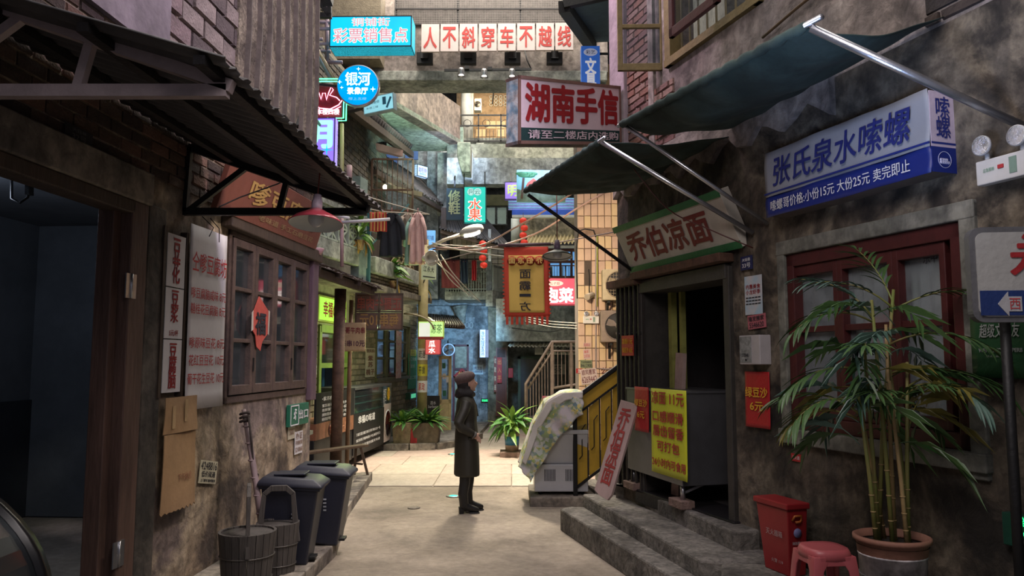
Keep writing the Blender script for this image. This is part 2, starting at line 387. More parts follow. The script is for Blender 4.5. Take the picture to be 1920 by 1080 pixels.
# ================================================================ SETTING
L = Fr((-2.5375, 5, 0), (.0625, 1, 0)); R = Fr((1.76, 6.1, 0), (.333, -1, 0)); B2 = Fr((-3.1, 12.7, 0), (.09, 1, 0))
ground = grime('worn_cement', [(.20, .165, .125), (.30, .25, .195), (.40, .335, .265)], .6, .35, .3, fine=16, spk=.12)
slabm = [grime('stone_slab', [(.40, .34, .28), (.47, .41, .34)], .9, .25, .1, fine=12, spk=.1), grime('pink_stone_slab', [(.44, .33, .28), (.50, .39, .33)], .9, .25, .1, fine=12, spk=.1), grime('pale_slab', [(.47, .42, .35), (.55, .50, .42)], .9, .25, .1, fine=12, spk=.1)]
fl = struct(MB().box((-9, -2, -.2), (9, 30, -.012)).build('floor', ground))
tag(MB().prism([(-3.4, -1), (3.2, -1), (3.2, 10.3), (-3.4, 10.9)], -.012, 0).build('road_patch', ground, fl), None)
FG = Fr((0, 0, -.012), (1, 0, 0), (0, 1, 0))
cells = []
y = 10.95
while y < 22:
    x = -3.3 + (.35 if int(y * 3) % 2 else 0)
    while x < 3:
        cells.append((x, x + 1.09, y, y + 1.09)); x += 1.1
    y += 1.1
pieces(fl, 'paving_slab', FG, cells, slabm, .012, 300, jit=.0012, rest='slab_field')
# --- left building
plasterL = grime('ochre_stained_plaster', [(.09, .065, .05), (.26, .195, .13), (.44, .35, .245), (.21, .16, .14)], 1.1, .6, .6)
LW = L.r(422, 440, 575, 750); lwin = (L.uv(422, 600)[0], L.uv(575, 600)[0], 1.38, 2.87)
ldoor = (-2.4, L.uv(232, 600)[0], 0, 2.80); lend = L.uv(586, 600)[0]
wl = wall_box('wall_left', L, -5, lend, 0, 8.2, [lwin, ldoor], .1, plasterL)
mortar = grime('mortar', [(.05, .042, .04), (.13, .11, .10)], 2, .5, .4)
brickd = [mk('dark_brick', (.055, .035, .028), .9, var=.5, scale=12, bump=.6), mk('brown_brick', (.10, .06, .042), .9, var=.5, scale=12, bump=.6), mk('russet_brick', (.16, .085, .06), .9, var=.4, scale=12, bump=.6)]
brickp = [mk('pale_brick', (.30, .24, .22), .9, var=.45, scale=9, bump=.7), mk('mauve_brick', (.24, .17, .17), .9, var=.45, scale=9, bump=.7), mk('soot_brick', (.12, .09, .09), .9, var=.4, scale=9, bump=.7)]
u400 = L.uv(428, 100)[0]
low = brick_cells([(-2.3, lend, 3.02, 3.9)], .23, .075, .014)
up = brick_cells([(.35, 1.55, 3.95, 6.6)], .34, .15, .022)
pieces(wl, 'brick', L, low, brickd, .012, 150, rest='brick_field')
pieces(wl, 'brick', L, up, brickp, .035, 140, jit=.012, rest='brick_field')
rend = mk('violet_render', (.24, .20, .22), .9, var=.5, scale=3, bump=.4)
MB().fb(L, -5, .35, 3.9, 7, 0, .05).fb(L, .35, 1.5, 3.6, 3.95, 0, .045).build('render_patch', rend, wl)
# fluted concrete relief with bent ribs
ribc = grime('pebbled_concrete', [(.15, .12, .09), (.30, .25, .18), (.40, .34, .25)], 3, 1.0, .3, fine=30)
MB().fb(L, 1.5, lend - .25, 3.7, 6.9, 0, .05).build('relief_panel', ribc, wl)
rib = mk('rib_paint', (.17, .14, .12), .8, var=.4)
k = 0
u = 1.62
while u < lend - .3:
    z0 = 3.95 + (k % 3) * .09; MB().bar(L.P(u, z0, .07), L.P(u + .05, z0 + .75, .07), .022, .05).bar(L.P(u + .05, z0 + .74, .07), L.P(u - .03, z0 + 2.3, .07), .016, .05).build('relief_rib', rib, wl)
    u += .24; k += 1
MB().bar(L.P(1.0, 7.0, .1), L.P(lend, 6.0, .1), .12, .1).build('eave_rail', dkmetal, wl)
# end pier of the left wall
MB().fb(L, lwin[1] + .02, lend + .01, 1.30, 3.0, 0, .06).build('wall_pier', purplewood, wl, bevel=.01)
# sills, lintels
MB().fb(L, lwin[0] - .15, lend + .02, lwin[3] + .0, lwin[3] + .13, 0, .10).build('lintel', woodd, wl, bevel=.01)
MB().fb(L, ldoor[0], ldoor[1] + .18, ldoor[3], ldoor[3] + .22, 0, .07).build('lintel', concrete, wl, bevel=.01)
# rooms behind the left wall
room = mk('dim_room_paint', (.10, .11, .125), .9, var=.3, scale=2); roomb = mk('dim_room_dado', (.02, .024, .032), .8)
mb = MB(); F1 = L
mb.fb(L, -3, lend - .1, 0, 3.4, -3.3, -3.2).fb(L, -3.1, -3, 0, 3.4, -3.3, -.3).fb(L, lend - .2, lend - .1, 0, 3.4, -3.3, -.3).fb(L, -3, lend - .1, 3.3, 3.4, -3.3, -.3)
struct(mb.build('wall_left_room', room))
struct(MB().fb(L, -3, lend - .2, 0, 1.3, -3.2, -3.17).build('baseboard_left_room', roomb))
# left window: outer frame, four casements with panes
wn = thing('window_1', 'dark timber window', 'window', tuple(L.P(lwin[0], lwin[2], 0))); wn['kind'] = 'structure'
del wn['label']; del wn['category']
u0, u1, v0, v1 = lwin
fw = mk('brown_frame_paint', (.10, .065, .055), .6, var=.5, scale=12, bump=.2)
mb = MB().fb(L, u0, u1, v0, v0 + .06, -.12, .02).fb(L, u0, u1, v1 - .05, v1, -.12, .02).fb(L, u0, u0 + .05, v0, v1, -.12, .02).fb(L, u1 - .05, u1, v0, v1, -.12, .02)
mb.build('frame', fw, wn, bevel=.006)
n = 4; cw = (u1 - u0 - .1) / n
for i in range(n):
    a = u0 + .05 + i * cw; b = a + cw - .012; mb = MB()
    A, Bv = v0 + .07, v1 - .06
    mb.fb(L, a, a + .06, A, Bv, -.06, .035).fb(L, b - .06, b, A, Bv, -.06, .035).fb(L, a, b, A, A + .08, -.06, .034).fb(L, a, b, Bv - .07, Bv, -.06, .034)
    h = (Bv - A) / 3
    mb.fb(L, a + .05, b - .05, A + h, A + h + .035, -.05, .03).fb(L, a + .05, b - .05, A + 2 * h, A + 2 * h + .035, -.05, .03)
    c = mb.build('casement', fw, wn, bevel=.005)
    for j in range(3): MB().fb(L, a + .06, b - .06, A + j * h + .03, A + (j + 1) * h + .002, -.02, -.015).build('pane', glassm, c)
    if i in (0, 2): MB().fb(L, b - .01, b + .012, A + .2, A + .32, .03, .045).build('hinge', black, c)
# door frame left (folding timber jamb)
df = thing('door_1', None, None, tuple(L.P(ldoor[1], 0, 0))); df['kind'] = 'structure'
u = ldoor[1]
jm = mk('reddish_jamb', (.13, .075, .06), .6, var=.5, scale=10, stretch=(1, 1, .15), bump=.25)
MB().fb(L, u - .04, u + .16, 0, ldoor[3], -.1, .05).build('jamb', jm, df, bevel=.008)
MB().fb(L, u - .13, u - .05, 0, ldoor[3] - .02, -.13, -.02).build('folded_leaf', jm, df, bevel=.006)
MB().fb(L, u + .18, u + .42, 0, ldoor[3] + .02, 0, .04).build('door_casing', grime('casing_grime', [(.05, .045, .04), (.13, .11, .09)], 2, .4, .5), df, bevel=.01)
for z in (.45, 2.15):
    h = MB().fb(L, u - .09, u + .03, z, z + .16, .05, .058).build('hinge', steel, df)
    MB().tube([L.P(u - .03, z, .06), L.P(u - .03, z + .16, .06)], .009).build('hinge_pin', steel, h)
MB().fb(L, ldoor[0], u, ldoor[3] - .09, ldoor[3], -.1, .05).build('head', woodd, df, bevel=.01)
# --- raised kerb on the left
kerbm = grime('kerb_stone', [(.12, .10, .09), (.25, .215, .18), (.33, .29, .24)], 2.2, .5, .3)
kp = [(-1.66, 2), (-1.62, 5.2), (-1.58, 7.1), (-1.84, 8.8), (-2.05, 11.5)]
side = struct(MB().prism([(-2.62, 1.5)] + [(p[0] - .16, p[1]) for p in kp] + [(-3.6, 11.6), (-3.6, 8.8), (-2.31, 8.8), (-2.5, 5.0)], -.01, .10).build('trim_1', concrete))
for i in range(len(kp) - 1):
    a, b = V((*kp[i], 0)), V((*kp[i + 1], 0)); n = max(1, int((b - a).length / .85))
    for j in range(n):
        p, q_ = a.lerp(b, j / n), a.lerp(b, (j + 1) / n - .012)
        t = (q_ - p).normalized(); s = V((t.y, -t.x, 0)) * -.17
        z = .115 + random.uniform(-.006, .006)
        MB().prism([(p.x, p.y), (q_.x, q_.y), (q_.x + s.x, q_.y + s.y), (p.x + s.x, p.y + s.y)][::1], -.01, z).build('kerb_stone', kerbm, side, bevel=.01)
# --- right building
plasterR = grime('sooty_plaster', [(.022, .018, .015), (.085, .066, .048), (.20, .165, .12), (.05, .04, .032)], 1.3, .7, .6)
plasterU = grime('grey_violet_plaster', [(.14, .115, .105), (.27, .225, .20), (.38, .33, .30)], 1.3, .6, .5)
rdoor = (R.uv(1207, 700)[0], R.uv(1374, 700)[0], .5, 2.47)
rwin = (R.uv(1478, 600)[0], R.uv(1812, 600)[0], 1.27, 2.50)
rend_ = R.uv(1160, 600)[0]; rfar = R.uv(1145, 200)[0]
wr = wall_box('wall_right', R, rend_, 6, -.1, 3.62, [rdoor, rwin], .28, plasterR)
uwin = (R.uv(1252, 60)[0], R.uv(1432, 0)[0], R.uv(1340, 68)[1], 7.0)
wu = wall_box('wall_right_upper', R, rend_ - .02, 6, 3.62, 8.0, [uwin], .28, plasterU)
bru = [mk('red_brick', (.27, .13, .10), .9, var=.4, scale=10, bump=.6), mk('plum_brick', (.22, .12, .11), .9, var=.4, scale=10, bump=.6), mk('ash_brick', (.30, .19, .16), .9, var=.3, scale=10, bump=.6)]
ub = R.uv(1178, 60)[0]; ub2 = R.uv(1213, 60)[0]
pieces(wu, 'brick', R, brick_cells([(ub, ub2 + .05, 3.7, 7.2), (ub2, ub2 + .5, 3.66, 4.35)], .21, .06, .014), bru, .02, 290, jit=.006)
pieces(wu, 'brick', R, brick_cells([(R.uv(1740, 60)[0], 5.5, 3.64, 4.3)], .26, .1, .016), [mk('dimmed_brick', (.03, .022, .02), .9, var=.5, bump=.6), mk('dimmed_brick_brown', (.05, .034, .028), .9, var=.5, bump=.6)], .02, 120, jit=.006, rest='brick_field')  # brick colours darkened to hold back the strong light on this part
MB().fb(R, rend_ - .03, ub - .01, 3.62, 8, 0, .06).build('pilaster', mk('violet_pale_plaster', (.42, .33, .38), .85, var=.4, scale=4, bump=.4), wu, bevel=.01)
MB().fb(R, ub2 + .06, ub2 + .16, 3.62, 8, 0, .03).build('render_strip', plasterU, wu)
# step in the wall thickness above the door (rough broken edge)
mb = MB(); pts = []
for i in range(26):
    u = rend_ + i * .13; pts.append((u, 3.45 + .07 * math.sin(i * 1.7) + random.uniform(-.03, .03)))
mb.fprism(R, [(rend_, 3.75)] + [] + [(pts[-1][0], 3.75)] + pts[::-1], 0, .05); mb.build('broken_render_edge', plasterU, wr)
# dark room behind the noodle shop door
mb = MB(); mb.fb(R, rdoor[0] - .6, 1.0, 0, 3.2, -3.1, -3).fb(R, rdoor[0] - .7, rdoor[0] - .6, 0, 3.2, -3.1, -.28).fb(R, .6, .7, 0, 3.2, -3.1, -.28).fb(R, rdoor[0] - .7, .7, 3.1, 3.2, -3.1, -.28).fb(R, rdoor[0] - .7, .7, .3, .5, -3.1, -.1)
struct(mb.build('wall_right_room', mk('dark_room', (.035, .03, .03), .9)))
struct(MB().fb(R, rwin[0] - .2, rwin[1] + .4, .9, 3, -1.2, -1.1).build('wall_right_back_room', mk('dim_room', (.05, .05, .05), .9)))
# door frame right
dr = thing('door_2', None, None, tuple(R.P(rdoor[1], .5, 0))); dr['kind'] = 'structure'
frm = mk('grimy_frame', (.05, .045, .04), .6, var=.4)
MB().fb(R, rdoor[1] - .05, rdoor[1] + .03, .5, 2.5, -.28, .04).build('jamb', frm, dr, bevel=.006)
MB().fb(R, rdoor[0] - .03, rdoor[0] + .04, .5, 2.5, -.28, .04).build('jamb', frm, dr, bevel=.006)
MB().fb(R, rdoor[0], rdoor[1], 2.40, 2.52, -.28, .05).build('head', frm, dr, bevel=.006)
MB().fb(R, rdoor[0] + .0, rdoor[1] + .06, 2.53, 2.60, 0, .14).build('gate_track', rust, dr, bevel=.006)
yj = mk('yellow_green_jamb', (.30, .30, .08), .6, var=.4)
MB().fb(R, rdoor[0] + .16, rdoor[0] + .22, .5, 2.4, -.25, -.19).fb(R, rdoor[0] + .26, rdoor[0] + .30, .5, 2.4, -.3, -.25).build('inner_jamb', yj, dr)
MB().fb(R, rdoor[0] - .1, rdoor[1] + .05, .38, .505, -.3, .06).build('sill', dkmetal, dr, bevel=.008)
# right window
wn2 = thing('window_2', None, None, tuple(R.P(rwin[0], rwin[2], 0))); wn2['kind'] = 'structure'
u0, u1, v0, v1 = rwin
sur = grime('cement_surround', [(.13, .13, .11), (.24, .235, .20)], 2.5, .4, .4)
MB().fb(R, u0 - .08, u0, v0 - .09, v1 + .09, -.02, .025).fb(R, u1, u1 + .10, v0 - .14, v1 + .09, -.02, .025).fb(R, u0 - .08, u1 + .1, v1, v1 + .10, -.02, .03).fb(R, u0 - .09, u1 + .11, v0 - .10, v0, -.02, .05).build('surround', sur, wn2, bevel=.008)
MB().fb(R, u0, u1, v0, v0 + .09, -.14, .0).fb(R, u0, u1, v1 - .09, v1, -.14, 0).fb(R, u0, u0 + .07, v0, v1, -.14, 0).fb(R, u1 - .08, u1, v0, v1, -.14, 0).build('frame', redwood, wn2, bevel=.006)
cuts = [R.uv(p, 600, -.1)[0] for p in (1490, 1592, 1698, 1800)]
curt = mk('grey_curtain', (.72, .74, .66), .85, var=.35, scale=3, stretch=(1, 1, .3))
for i in range(3):
    a, b = cuts[i] - .005, cuts[i + 1] - .005; A, Bv = v0 + .09, v1 - .09
    mb = MB().fb(R, a, a + .042, A, Bv, -.12, -.02).fb(R, b - .042, b, A, Bv, -.12, -.02).fb(R, a, b, A, A + .07, -.119, -.021).fb(R, a, b, Bv - .07, Bv, -.119, -.021).fb(R, a, b, A + .58, A + .62, -.11, -.03)
    c = mb.build('casement', redwood, wn2, bevel=.005)
    for q_ in ((A + .07, A + .58), (A + .62, Bv - .07)):
        MB().fb(R, a + .04, b - .04, q_[0], q_[1], -.08, -.076).build('pane', dusty, c)
def cf(a, b, z0, z1, n):
    return lambda i, j: R.P(a + (b - a) * i, z0 + (z1 - z0) * j, n + .012 * math.sin(i * (b - a) * 70))
MB().grid(cf(cuts[1] - .1, u1, v0, v1, -.15), 80, 4).build('curtain', curt, wn2, solid=.003)
MB().fb(R, u0 + .02, cuts[1] - .12, v0 + .1, v1 - .1, -.24, -.22).build('backing_board', mk('ochre_board', (.20, .15, .10), .8, var=.4, scale=4), wn2)
T(wn2, R, '乐中 嗦螺', R.uv(1742, 475)[0], R.uv(1742, 480)[1], .22, .06, -.07, darkink, 0, name='scribble')
# steps and plinth
stepm = grime('step_concrete', [(.09, .08, .07), (.17, .155, .135), (.25, .23, .20)], 1.8, .7, .35, fine=20)
st = thing('door_steps', 'three worn concrete steps below the noodle shop doorway', 'steps', (1.0, 7, 0))
def roughblock(name, poly, z0, z1, parent):
    return MB().prism(poly, z0, z1).build(name, stepm, parent, bevel=.018)
P1 = gz(1050, 953, .22); P1b = V((1.15, 5.56, 0)); d = (P1b - P1); P1c = P1 + d * 1.0
roughblock('step', [(P1.x, P1.y), (P1.x + d.x * 1.25, P1.y + d.y * 1.25), (2.3, 4.9), (1.6, 7.0), (1.15, 8.1), (.62, 8.25)], -.01, .22, st)
P2 = gz(1092, 926, .35)
roughblock('step', [(P2.x, P2.y), (1.32, 5.55), (2.1, 5.4), (1.6, 7.0), (1.15, 8.15), (.85, 8.25)], .2, .35, st)
P3 = gz(1168, 905, .49); P3b = gz(1375, 997, .49)
roughblock('step', [(P3.x, P3.y), (P3b.x, P3b.y), (P3b.x + .35, P3b.y + .1), (1.75, 6.3), (1.2, 7.95), (1.05, 8.0)], .33, .49, st)
plinth = struct(MB().prism([(1.46, 5.52), (1.28, 4.87), (1.1, 4.2), (1.0, 2.5), (4, 2.5), (2.0, 5.6)], -.01, .34).build('trim_2', stepm, bevel=.02))
# ---------------------------------------------------------------- left canopy (corrugated sheet roof on steel trusses)
def cedge(Y, z=2.87, dn=0): return V((-1.4625 + .0625 * Y + dn, Y, z + .025 * (5.75 - Y)))
cn = thing('corrugated_canopy', 'long grey corrugated sheet canopy on steel trusses over the tofu shop', 'canopy', tuple(L.P(0, 2.9, 0)))
sheetm = mk('grey_roof_sheet', (.10, .095, .10), .6, .3, var=.35, scale=5)
def corr(parent, name, P00, P10, P11, P01, waves, amp, mat, n=1, thick=.004, lift=0, rag=0):
    """corrugated sheet; waves run along the 00->10 edge; split in n sheets"""
    P00, P10, P11, P01 = map(V, (P00, P10, P11, P01)); N = (P10 - P00).cross(P01 - P00).normalized()
    for k in range(n):
        a, b = k / n - .004, (k + 1) / n + .004; w = max(2, int(waves / n))
        e = [random.uniform(-rag, rag) for _ in range(w * 8 + 1)]
        def f(i, j, a=a, b=b, k=k, e=e, w=w):
            t = a + (b - a) * i; p = P00.lerp(P10, t).lerp(P01.lerp(P11, t), j * (1) + (0 if j < 1 else 0))
            if rag and j == 0: p = p + (P00 - P01).normalized() * e[int(i * w * 8)]
            return p + N * (amp * math.sin(2 * math.pi * w * i) + lift * (k % 2) * .006)
        mb = MB(); mb.smooth = True; mb.grid(f, w * 8, 4).build(name, mat, parent, solid=thick)
e0, e1 = 3.08, 5.95
corr(cn, 'roof_sheet', cedge(e0, 2.93, .07), cedge(e1, 2.93, .07), L.P(e1 - 5, 3.42, .02), L.P(e0 - 5, 3.42, .02), 24, .014, sheetm, 4, rag=.012)
for Y, m_ in ((3.3, mk('mauve_lit_steel', (.34, .28, .29), .6, .1)), (5.75, black)):  # mauve light on the near truss is put into its steel colour
    tip = cedge(Y); wu_ = L.uv(0, 0)[0]
    wl_ = V((-2.6 + .0625 * (Y - 4), Y, tip.z)); wtop = wl_ + V((.02, 0, .5)); m2 = m_
    MB().bar(wl_, tip, .05, .055).build('bottom_chord', m2, cn)
    MB().bar(wtop, tip + V((.02, 0, .02)), .05, .055).build('rafter', m2, cn)
    MB().bar(wl_, wtop, .05).build('wall_post', m2, cn)
    a = wl_.lerp(tip, .02); MB().bar(a, wtop.lerp(tip, .32), .04).build('brace', m2, cn)
    MB().bar(wl_.lerp(tip, .52), wtop.lerp(tip, .55), .04).build('brace', m2, cn)
for t in (.02, .38, .75):
    a = cedge(e0).lerp(L.P(e0 - 5, 3.33, .02), t); b = cedge(5.85).lerp(L.P(.85, 3.33, .02), t)
    MB().bar(a + V((0, 0, .045)), b + V((0, 0, .045)), .05, .04).build('purlin', dkmetal, cn)
# enamel pendant lamps
lampred = mk('red_enamel', (.45, .06, .09), .3, var=.15, coat=.5, bump=0); lampwhite = mk('lamp_white', (.62, .66, .64), .4, bump=0, var=.05)
def pendant(name, label, p, r, h, cord_top, outer, neckm, group='enamel pendant lamps'):
    t = thing(name, label, 'lamp', tuple(p), group=None)
    mb = MB(); mb.lathe([(r, 0), (r * .96, .012), (r * .8, h * .38), (r * .45, h * .72), (r * .2, h)], seg=32, caps=False); mb.build('lamp_shade', outer, t, local=True, solid=.003)
    MB().lathe([(r * .985, .0), (r * .93, .014), (r * .78, h * .36), (r * .43, h * .68), (.01, h * .9)], seg=32, caps=False).build('shade_lining', lampwhite, t, local=True)
    MB().lathe([(r * .2, h - .01), (r * .2, h + .06), (r * .17, h + .065), (r * .15, h + .10), (.005, h + .105)], seg=20).build('lamp_neck', neckm, t, local=True)
    MB().ell((0, 0, h * .35), (r * .3, r * .3, h * .55)).build('bulb', mk('frosted_bulb', (.6, .62, .66), .3, bump=0), t, local=True)
    t.rotation_euler = (-.16, 0, 0); MB().tube([(0, 0, h + .10), (.004, 0, (h + cord_top - p[2]) / 2 + .1), (0, 0, cord_top - p[2])], .005, 6).build('cord', mk('red_brown_cord', (.16, .04, .03), .7), t, local=True)
    return t
pp = at(592, 420, 4.95)
pendant('pendant_lamp', 'red enamel pendant lamp hanging under the corrugated canopy', pp, .175, .10, 3.05, lampred, mk('lilac_socket', (.55, .45, .56), .4))
pp = at(1045, 482, 7.6)
pendant('pendant_lamp', 'dark green enamel pendant lamp hanging behind the yellow banner', pp, .155, .075, 3.5, mk('green_grey_enamel', (.06, .075, .055), .4, bump=0), mk('violet_socket', (.17, .12, .18), .4))
t = thing('wall_bell', 'small pink bowl shaped lamp on the pier of the tofu shop', 'lamp', tuple(at(594, 478, 8.75)))
MB().lathe([(.03, 0), (.05, .0), (.085, .07), (.08, .075), (.045, .01)], seg=20, caps=False).build('lamp_bowl', mk('faded_pink_enamel', (.50, .30, .32), .4), t, local=True)
MB().tube([(0, 0, .07), (-.02, 0, .12), (-.1, 0, .13)], .006, 6).build('bracket', black, t, local=True)
# tofu shop sign hanging below the canopy
mb = MB(); S_TL, S_TR, S_BR, S_BL = at(455, 300, 6.2), at(652, 405, 8.2), at(592, 468, 8.55), at(405, 392, 6.05)
U_ = (S_BR - S_BL); sgn = Fr(S_BL, U_, (S_TL - S_BL)); 
V0 = (S_TL - S_BL); Vv = V0 - sgn.U * V0.dot(sgn.U); sgn = Fr(S_BL, U_, Vv); wS = U_.length; hS = Vv.length
ts = thing('shop_sign', 'reddish brown hanging sign board with yellow characters under the canopy', 'sign', tuple(S_BL))
MB().fb(sgn, 0, wS, 0, hS, -.05, 0).build('board', mk('brown_red_board', (.20, .065, .045), .6, var=.25, scale=3), ts, bevel=.005)
ym = mk('mustard_paint', (.50, .31, .10), .6, var=.15)
T(ts, sgn, '嗲豆腐坊', wS * .55, hS * .58, wS * .72, hS * .46, .004, ym, .02)
T(ts, sgn, '老味道 手工石磨豆花', wS * .62, hS * .18, wS * .6, hS * .12, .004, mk('faint_gold', (.36, .24, .12), .6), .01)
# ---------------------------------------------------------------- tarps on the right
tarpm = grime('green_tarp', [(.014, .027, .024), (.028, .05, .045), (.045, .075, .07)], 1.6, .2, .2, rough=.95, spk=.12)
def tarp(name, label, c, sag, seed):
    A, Bq, C_, D = map(V, c)               # front far, front near, back near, back far
    t = thing(name, label, 'awning', tuple(D))
    def f(i, j):
        p = A.lerp(Bq, i).lerp(D.lerp(C_, i), j)
        z = -sag * math.sin(math.pi * j ** .8) * (.55 + .45 * math.sin(math.pi * i)) + .04 * noise.noise(V((i * 5 + seed, j * 2.5, seed))) + .007 * math.sin(i * 31 + 5 * j)
        if j == 0: z -= .0
        return p + V((0, 0, z))
    mb = MB(); mb.smooth = True; mb.grid(f, 60, 24).build('tarp', tarpm, t, solid=.006)
    # rolled hem hanging round the front pipe
    pts = [A.lerp(Bq, i / 40) + V((0, 0, .005 * math.sin(i * 1.9) - .004)) for i in range(41)]
    MB().tube(pts, [.028 + .004 * math.sin(i * 2.3 + seed) for i in range(41)], 8).build('rolled_hem', tarpm, t)
    MB().tube([A + (A - Bq).normalized() * .07, Bq + (Bq - A).normalized() * .12], .015, 10).build('front_pipe', steel, t)
    # torn flap
    fl_ = [A.lerp(Bq, .45 + i * .03) for i in range(6)]
    return t
def onR(px, py, off): 
    u, v = R.uv(px, py, off); return R.P(u, v, off)
tA = tarp('tarp_awning', 'upper green tarp awning above the snail shop sign', (onR(1167, 232, 1.0), onR(1510, 48, 1.0), R.P(2.1, 3.66, .03), R.P(.12, 3.62, .03)), .16, 1)
tB = tarp('tarp_awning', 'lower dark tarp awning over the noodle shop sign', (onR(985, 358, 1.07), onR(1123, 266, 1.1), R.P(.08, 3.55, .03), R.P(-1.78, 3.5, .03)), .10, 5)
for tt, a, b, r_ in ((tA, onR(1520, 52, 1.0), onR(1925, 240, .02), .022), (tA, onR(1167, 232, 1.0), onR(1440, 420, .02), .016), (tB, onR(1127, 266, 1.1), onR(1412, 437, .02), .019), (tB, onR(990, 365, 1.07), onR(1190, 510, .02), .018)):
    MB().tube([a, b], r_, 10).build('strut', steel if tt != tB or a.x > .6 else dkmetal, tt)
# ================================================================ LEFT SIDE THINGS
def poster(name, label, F, r, n, mat, cat='poster', group=None, th=.003, curl=0):
    """thin printed sheet on a wall with real thickness; returns it as a top-level thing"""
    t = thing(name, label, cat, tuple(F.P((r[0] + r[1]) / 2, r[2], n)), group=group)
    u0, u1, v0, v1 = r
    def f(i, j): return F.P(u0 + (u1 - u0) * i, v0 + (v1 - v0) * j, n + curl * (math.sin(i * 7 + j * 5) * .5 + .5) + curl * 1.5 * (max(0, .12 - j) * 8 + max(0, i - .9) * 6))
    mb = MB(); mb.smooth = True; mb.grid(f, 12, 12).build('sheet', mat, t, solid=th); return t
# tofu price strips in a frame
fr_ = L.off(0)
r = L.q((313, 432), (346, 446), (340, 735), (306, 738), .05)
t = thing('price_strip', 'narrow white paper price strip in a thin wooden frame beside the garage door', 'poster', tuple(L.P(r[0], r[2], .05)))
MB().fb(L, r[0] - .05, r[0] - .015, r[2] - .03, r[3] + .04, 0, .05).fb(L, r[1] + .015, r[1] + .05, r[2] - .03, r[3] + .04, 0, .05).build('strip_frame', woodd, t)
hh = (r[3] - r[2]); tm = [r[2], r[2] + hh * .335, r[2] + hh * .66, r[3]]
for i, (s_, ex) in enumerate((('豆腐脑', 0), ('豆浆', 1), ('豆花', 0))):
    MB().fb(L, r[0], r[1], tm[i] + .004, tm[i + 1] - .004, .045, .05).build('paper_sheet', paper, t)
    c = (tm[i] + tm[i + 1]) / 2; uc = (r[0] + r[1]) / 2
    T(t, L, s_, uc, c + (.05 if ex else 0), .105, (tm[i + 1] - tm[i]) * (.62 if ex else .84), .052, redpaint, .02, vert=True)
    if ex: T(t, L, '5元/杯', uc, tm[i] + .045, .13, .045, .052, redpaint)
# menu sheet
r = L.q((354, 413), (423, 446), (416, 776), (350, 752), .06); 
t = poster('menu_poster', 'tall white menu poster with red handwritten tofu prices beside the tofu shop window', L, r, .06, paper, curl=.004)
w_ = r[1] - r[0]; uc = (r[0] + r[1]) / 2; H_ = r[3] - r[2]
T(t, L, '仝嗲豆腐坊', uc, r[3] - H_ * .20, w_ * .95, H_ * .11, .075, redink, .012)
for k, (s_, wd) in enumerate((('嗲豆腐脑咸味 8元', .95), ('糖桂花豆腐脑 8元', .95), ('嗲原味豆花 8元', .95), ('花红豆豆花 10元', .95), ('葡干花生豆花 10元', .98))):
    T(t, L, s_, uc, r[3] - H_ * (.37, .455, .64, .735, .835)[k], w_ * wd, H_ * .06, .075, redink, .008)
MB().tube([L.P(uc - .12, r[3] + .09, .05), L.P(uc, r[3] + .02, .09), L.P(uc - .06, r[3] - .06, .085)], .004, 5).tube([L.P(uc + .02, r[3] + .1, .05), L.P(uc + .1, r[3] + .03, .09), L.P(uc + .12, r[3] - .08, .085)], .004, 5).build('hanging_wire', dkmetal, t)
# cardboard
r = L.q((308, 745), (374, 742), (362, 945), (299, 962), .08)
cb = mk('cardboard', (.34, .21, .11), .85, var=.25, scale=4)
t = thing('cardboard_sheet', 'brown torn cardboard sheet hung on the wall below the white menu poster', 'cardboard', tuple(L.P(r[0], r[2], .08)))
def cbf(a, b): return lambda i, j: L.P(r[0] + (r[1] - r[0]) * i, a + (b - a) * j - (.012 * abs(math.sin(i * 23)) + .008 * math.sin(i * 51) if (j == 0 and a == r[2]) else 0), .08 + .012 * math.sin(i * 3 + j * 2))
MB().grid(cbf(r[2], r[3] - .26), 30, 8).build('lower_flap', cb, t, solid=.006)
MB().grid(cbf(r[3] - .255, r[3]), 30, 4).build('upper_flap', cb, t, solid=.006)
for a_, z_ in ((.09, .06), (.27, .02)): MB().fb(L, r[0] + a_, r[0] + a_ + .045, r[3] - z_ - .16, r[3] - z_, .098, .10).build('packing_tape', mk('packing_tape', (.42, .28, .15), .3), t)
T(t, L, '下午休息', (r[0] + r[1]) / 2 + .05, r[2] + .22, .2, .06, .1, mk('faint_marker', (.28, .12, .07), .8))
# stickers
def sticker(F, quad, n, label, lines, ink, matp=paper, cat='sticker', name='wall_sticker', rot=0, boldn=.01):
    r = F.q(*quad, n); w_, h_ = r[1] - r[0], r[3] - r[2]; cu, cv = (r[0] + r[1]) / 2, (r[2] + r[3]) / 2
    U2 = F.U * math.cos(rot) + F.V * math.sin(rot); V2 = F.V * math.cos(rot) - F.U * math.sin(rot)
    G = Fr(F.P(cu, cv, n), U2, V2, F.N)
    t = thing(name, label, cat, tuple(F.P(cu, r[2], n)))
    MB().fb(G, -w_ / 2, w_ / 2, -h_ / 2, h_ / 2, -.002, .002).build('sheet', matp, t)
    for (s_, y0, y1, wd, ik) in lines:
        T(t, G, s_, 0, h_ * (.5 - (y0 + y1) / 2), w_ * wd, h_ * (y1 - y0), .004, ik or ink, boldn)
    return t
cream = mk('cream_sticker', (.52, .48, .36), .7)
sticker(L, ((378, 858), (410, 868), (402, 915), (370, 900)), .02, 'torn cream sticker with a phone number on the wall under the menu poster', [('4248816', .06, .4, .92, None), ('低价疏通', .46, .72, .8, None), ('上门维修 随叫随到', .8, .93, .85, None)], darkink, cream, rot=-.18)
green = mk('exit_green', (.01, .13, .075), .5, var=.1)
r = L.q((544, 762), (579, 752), (579, 791), (543, 803), .05)
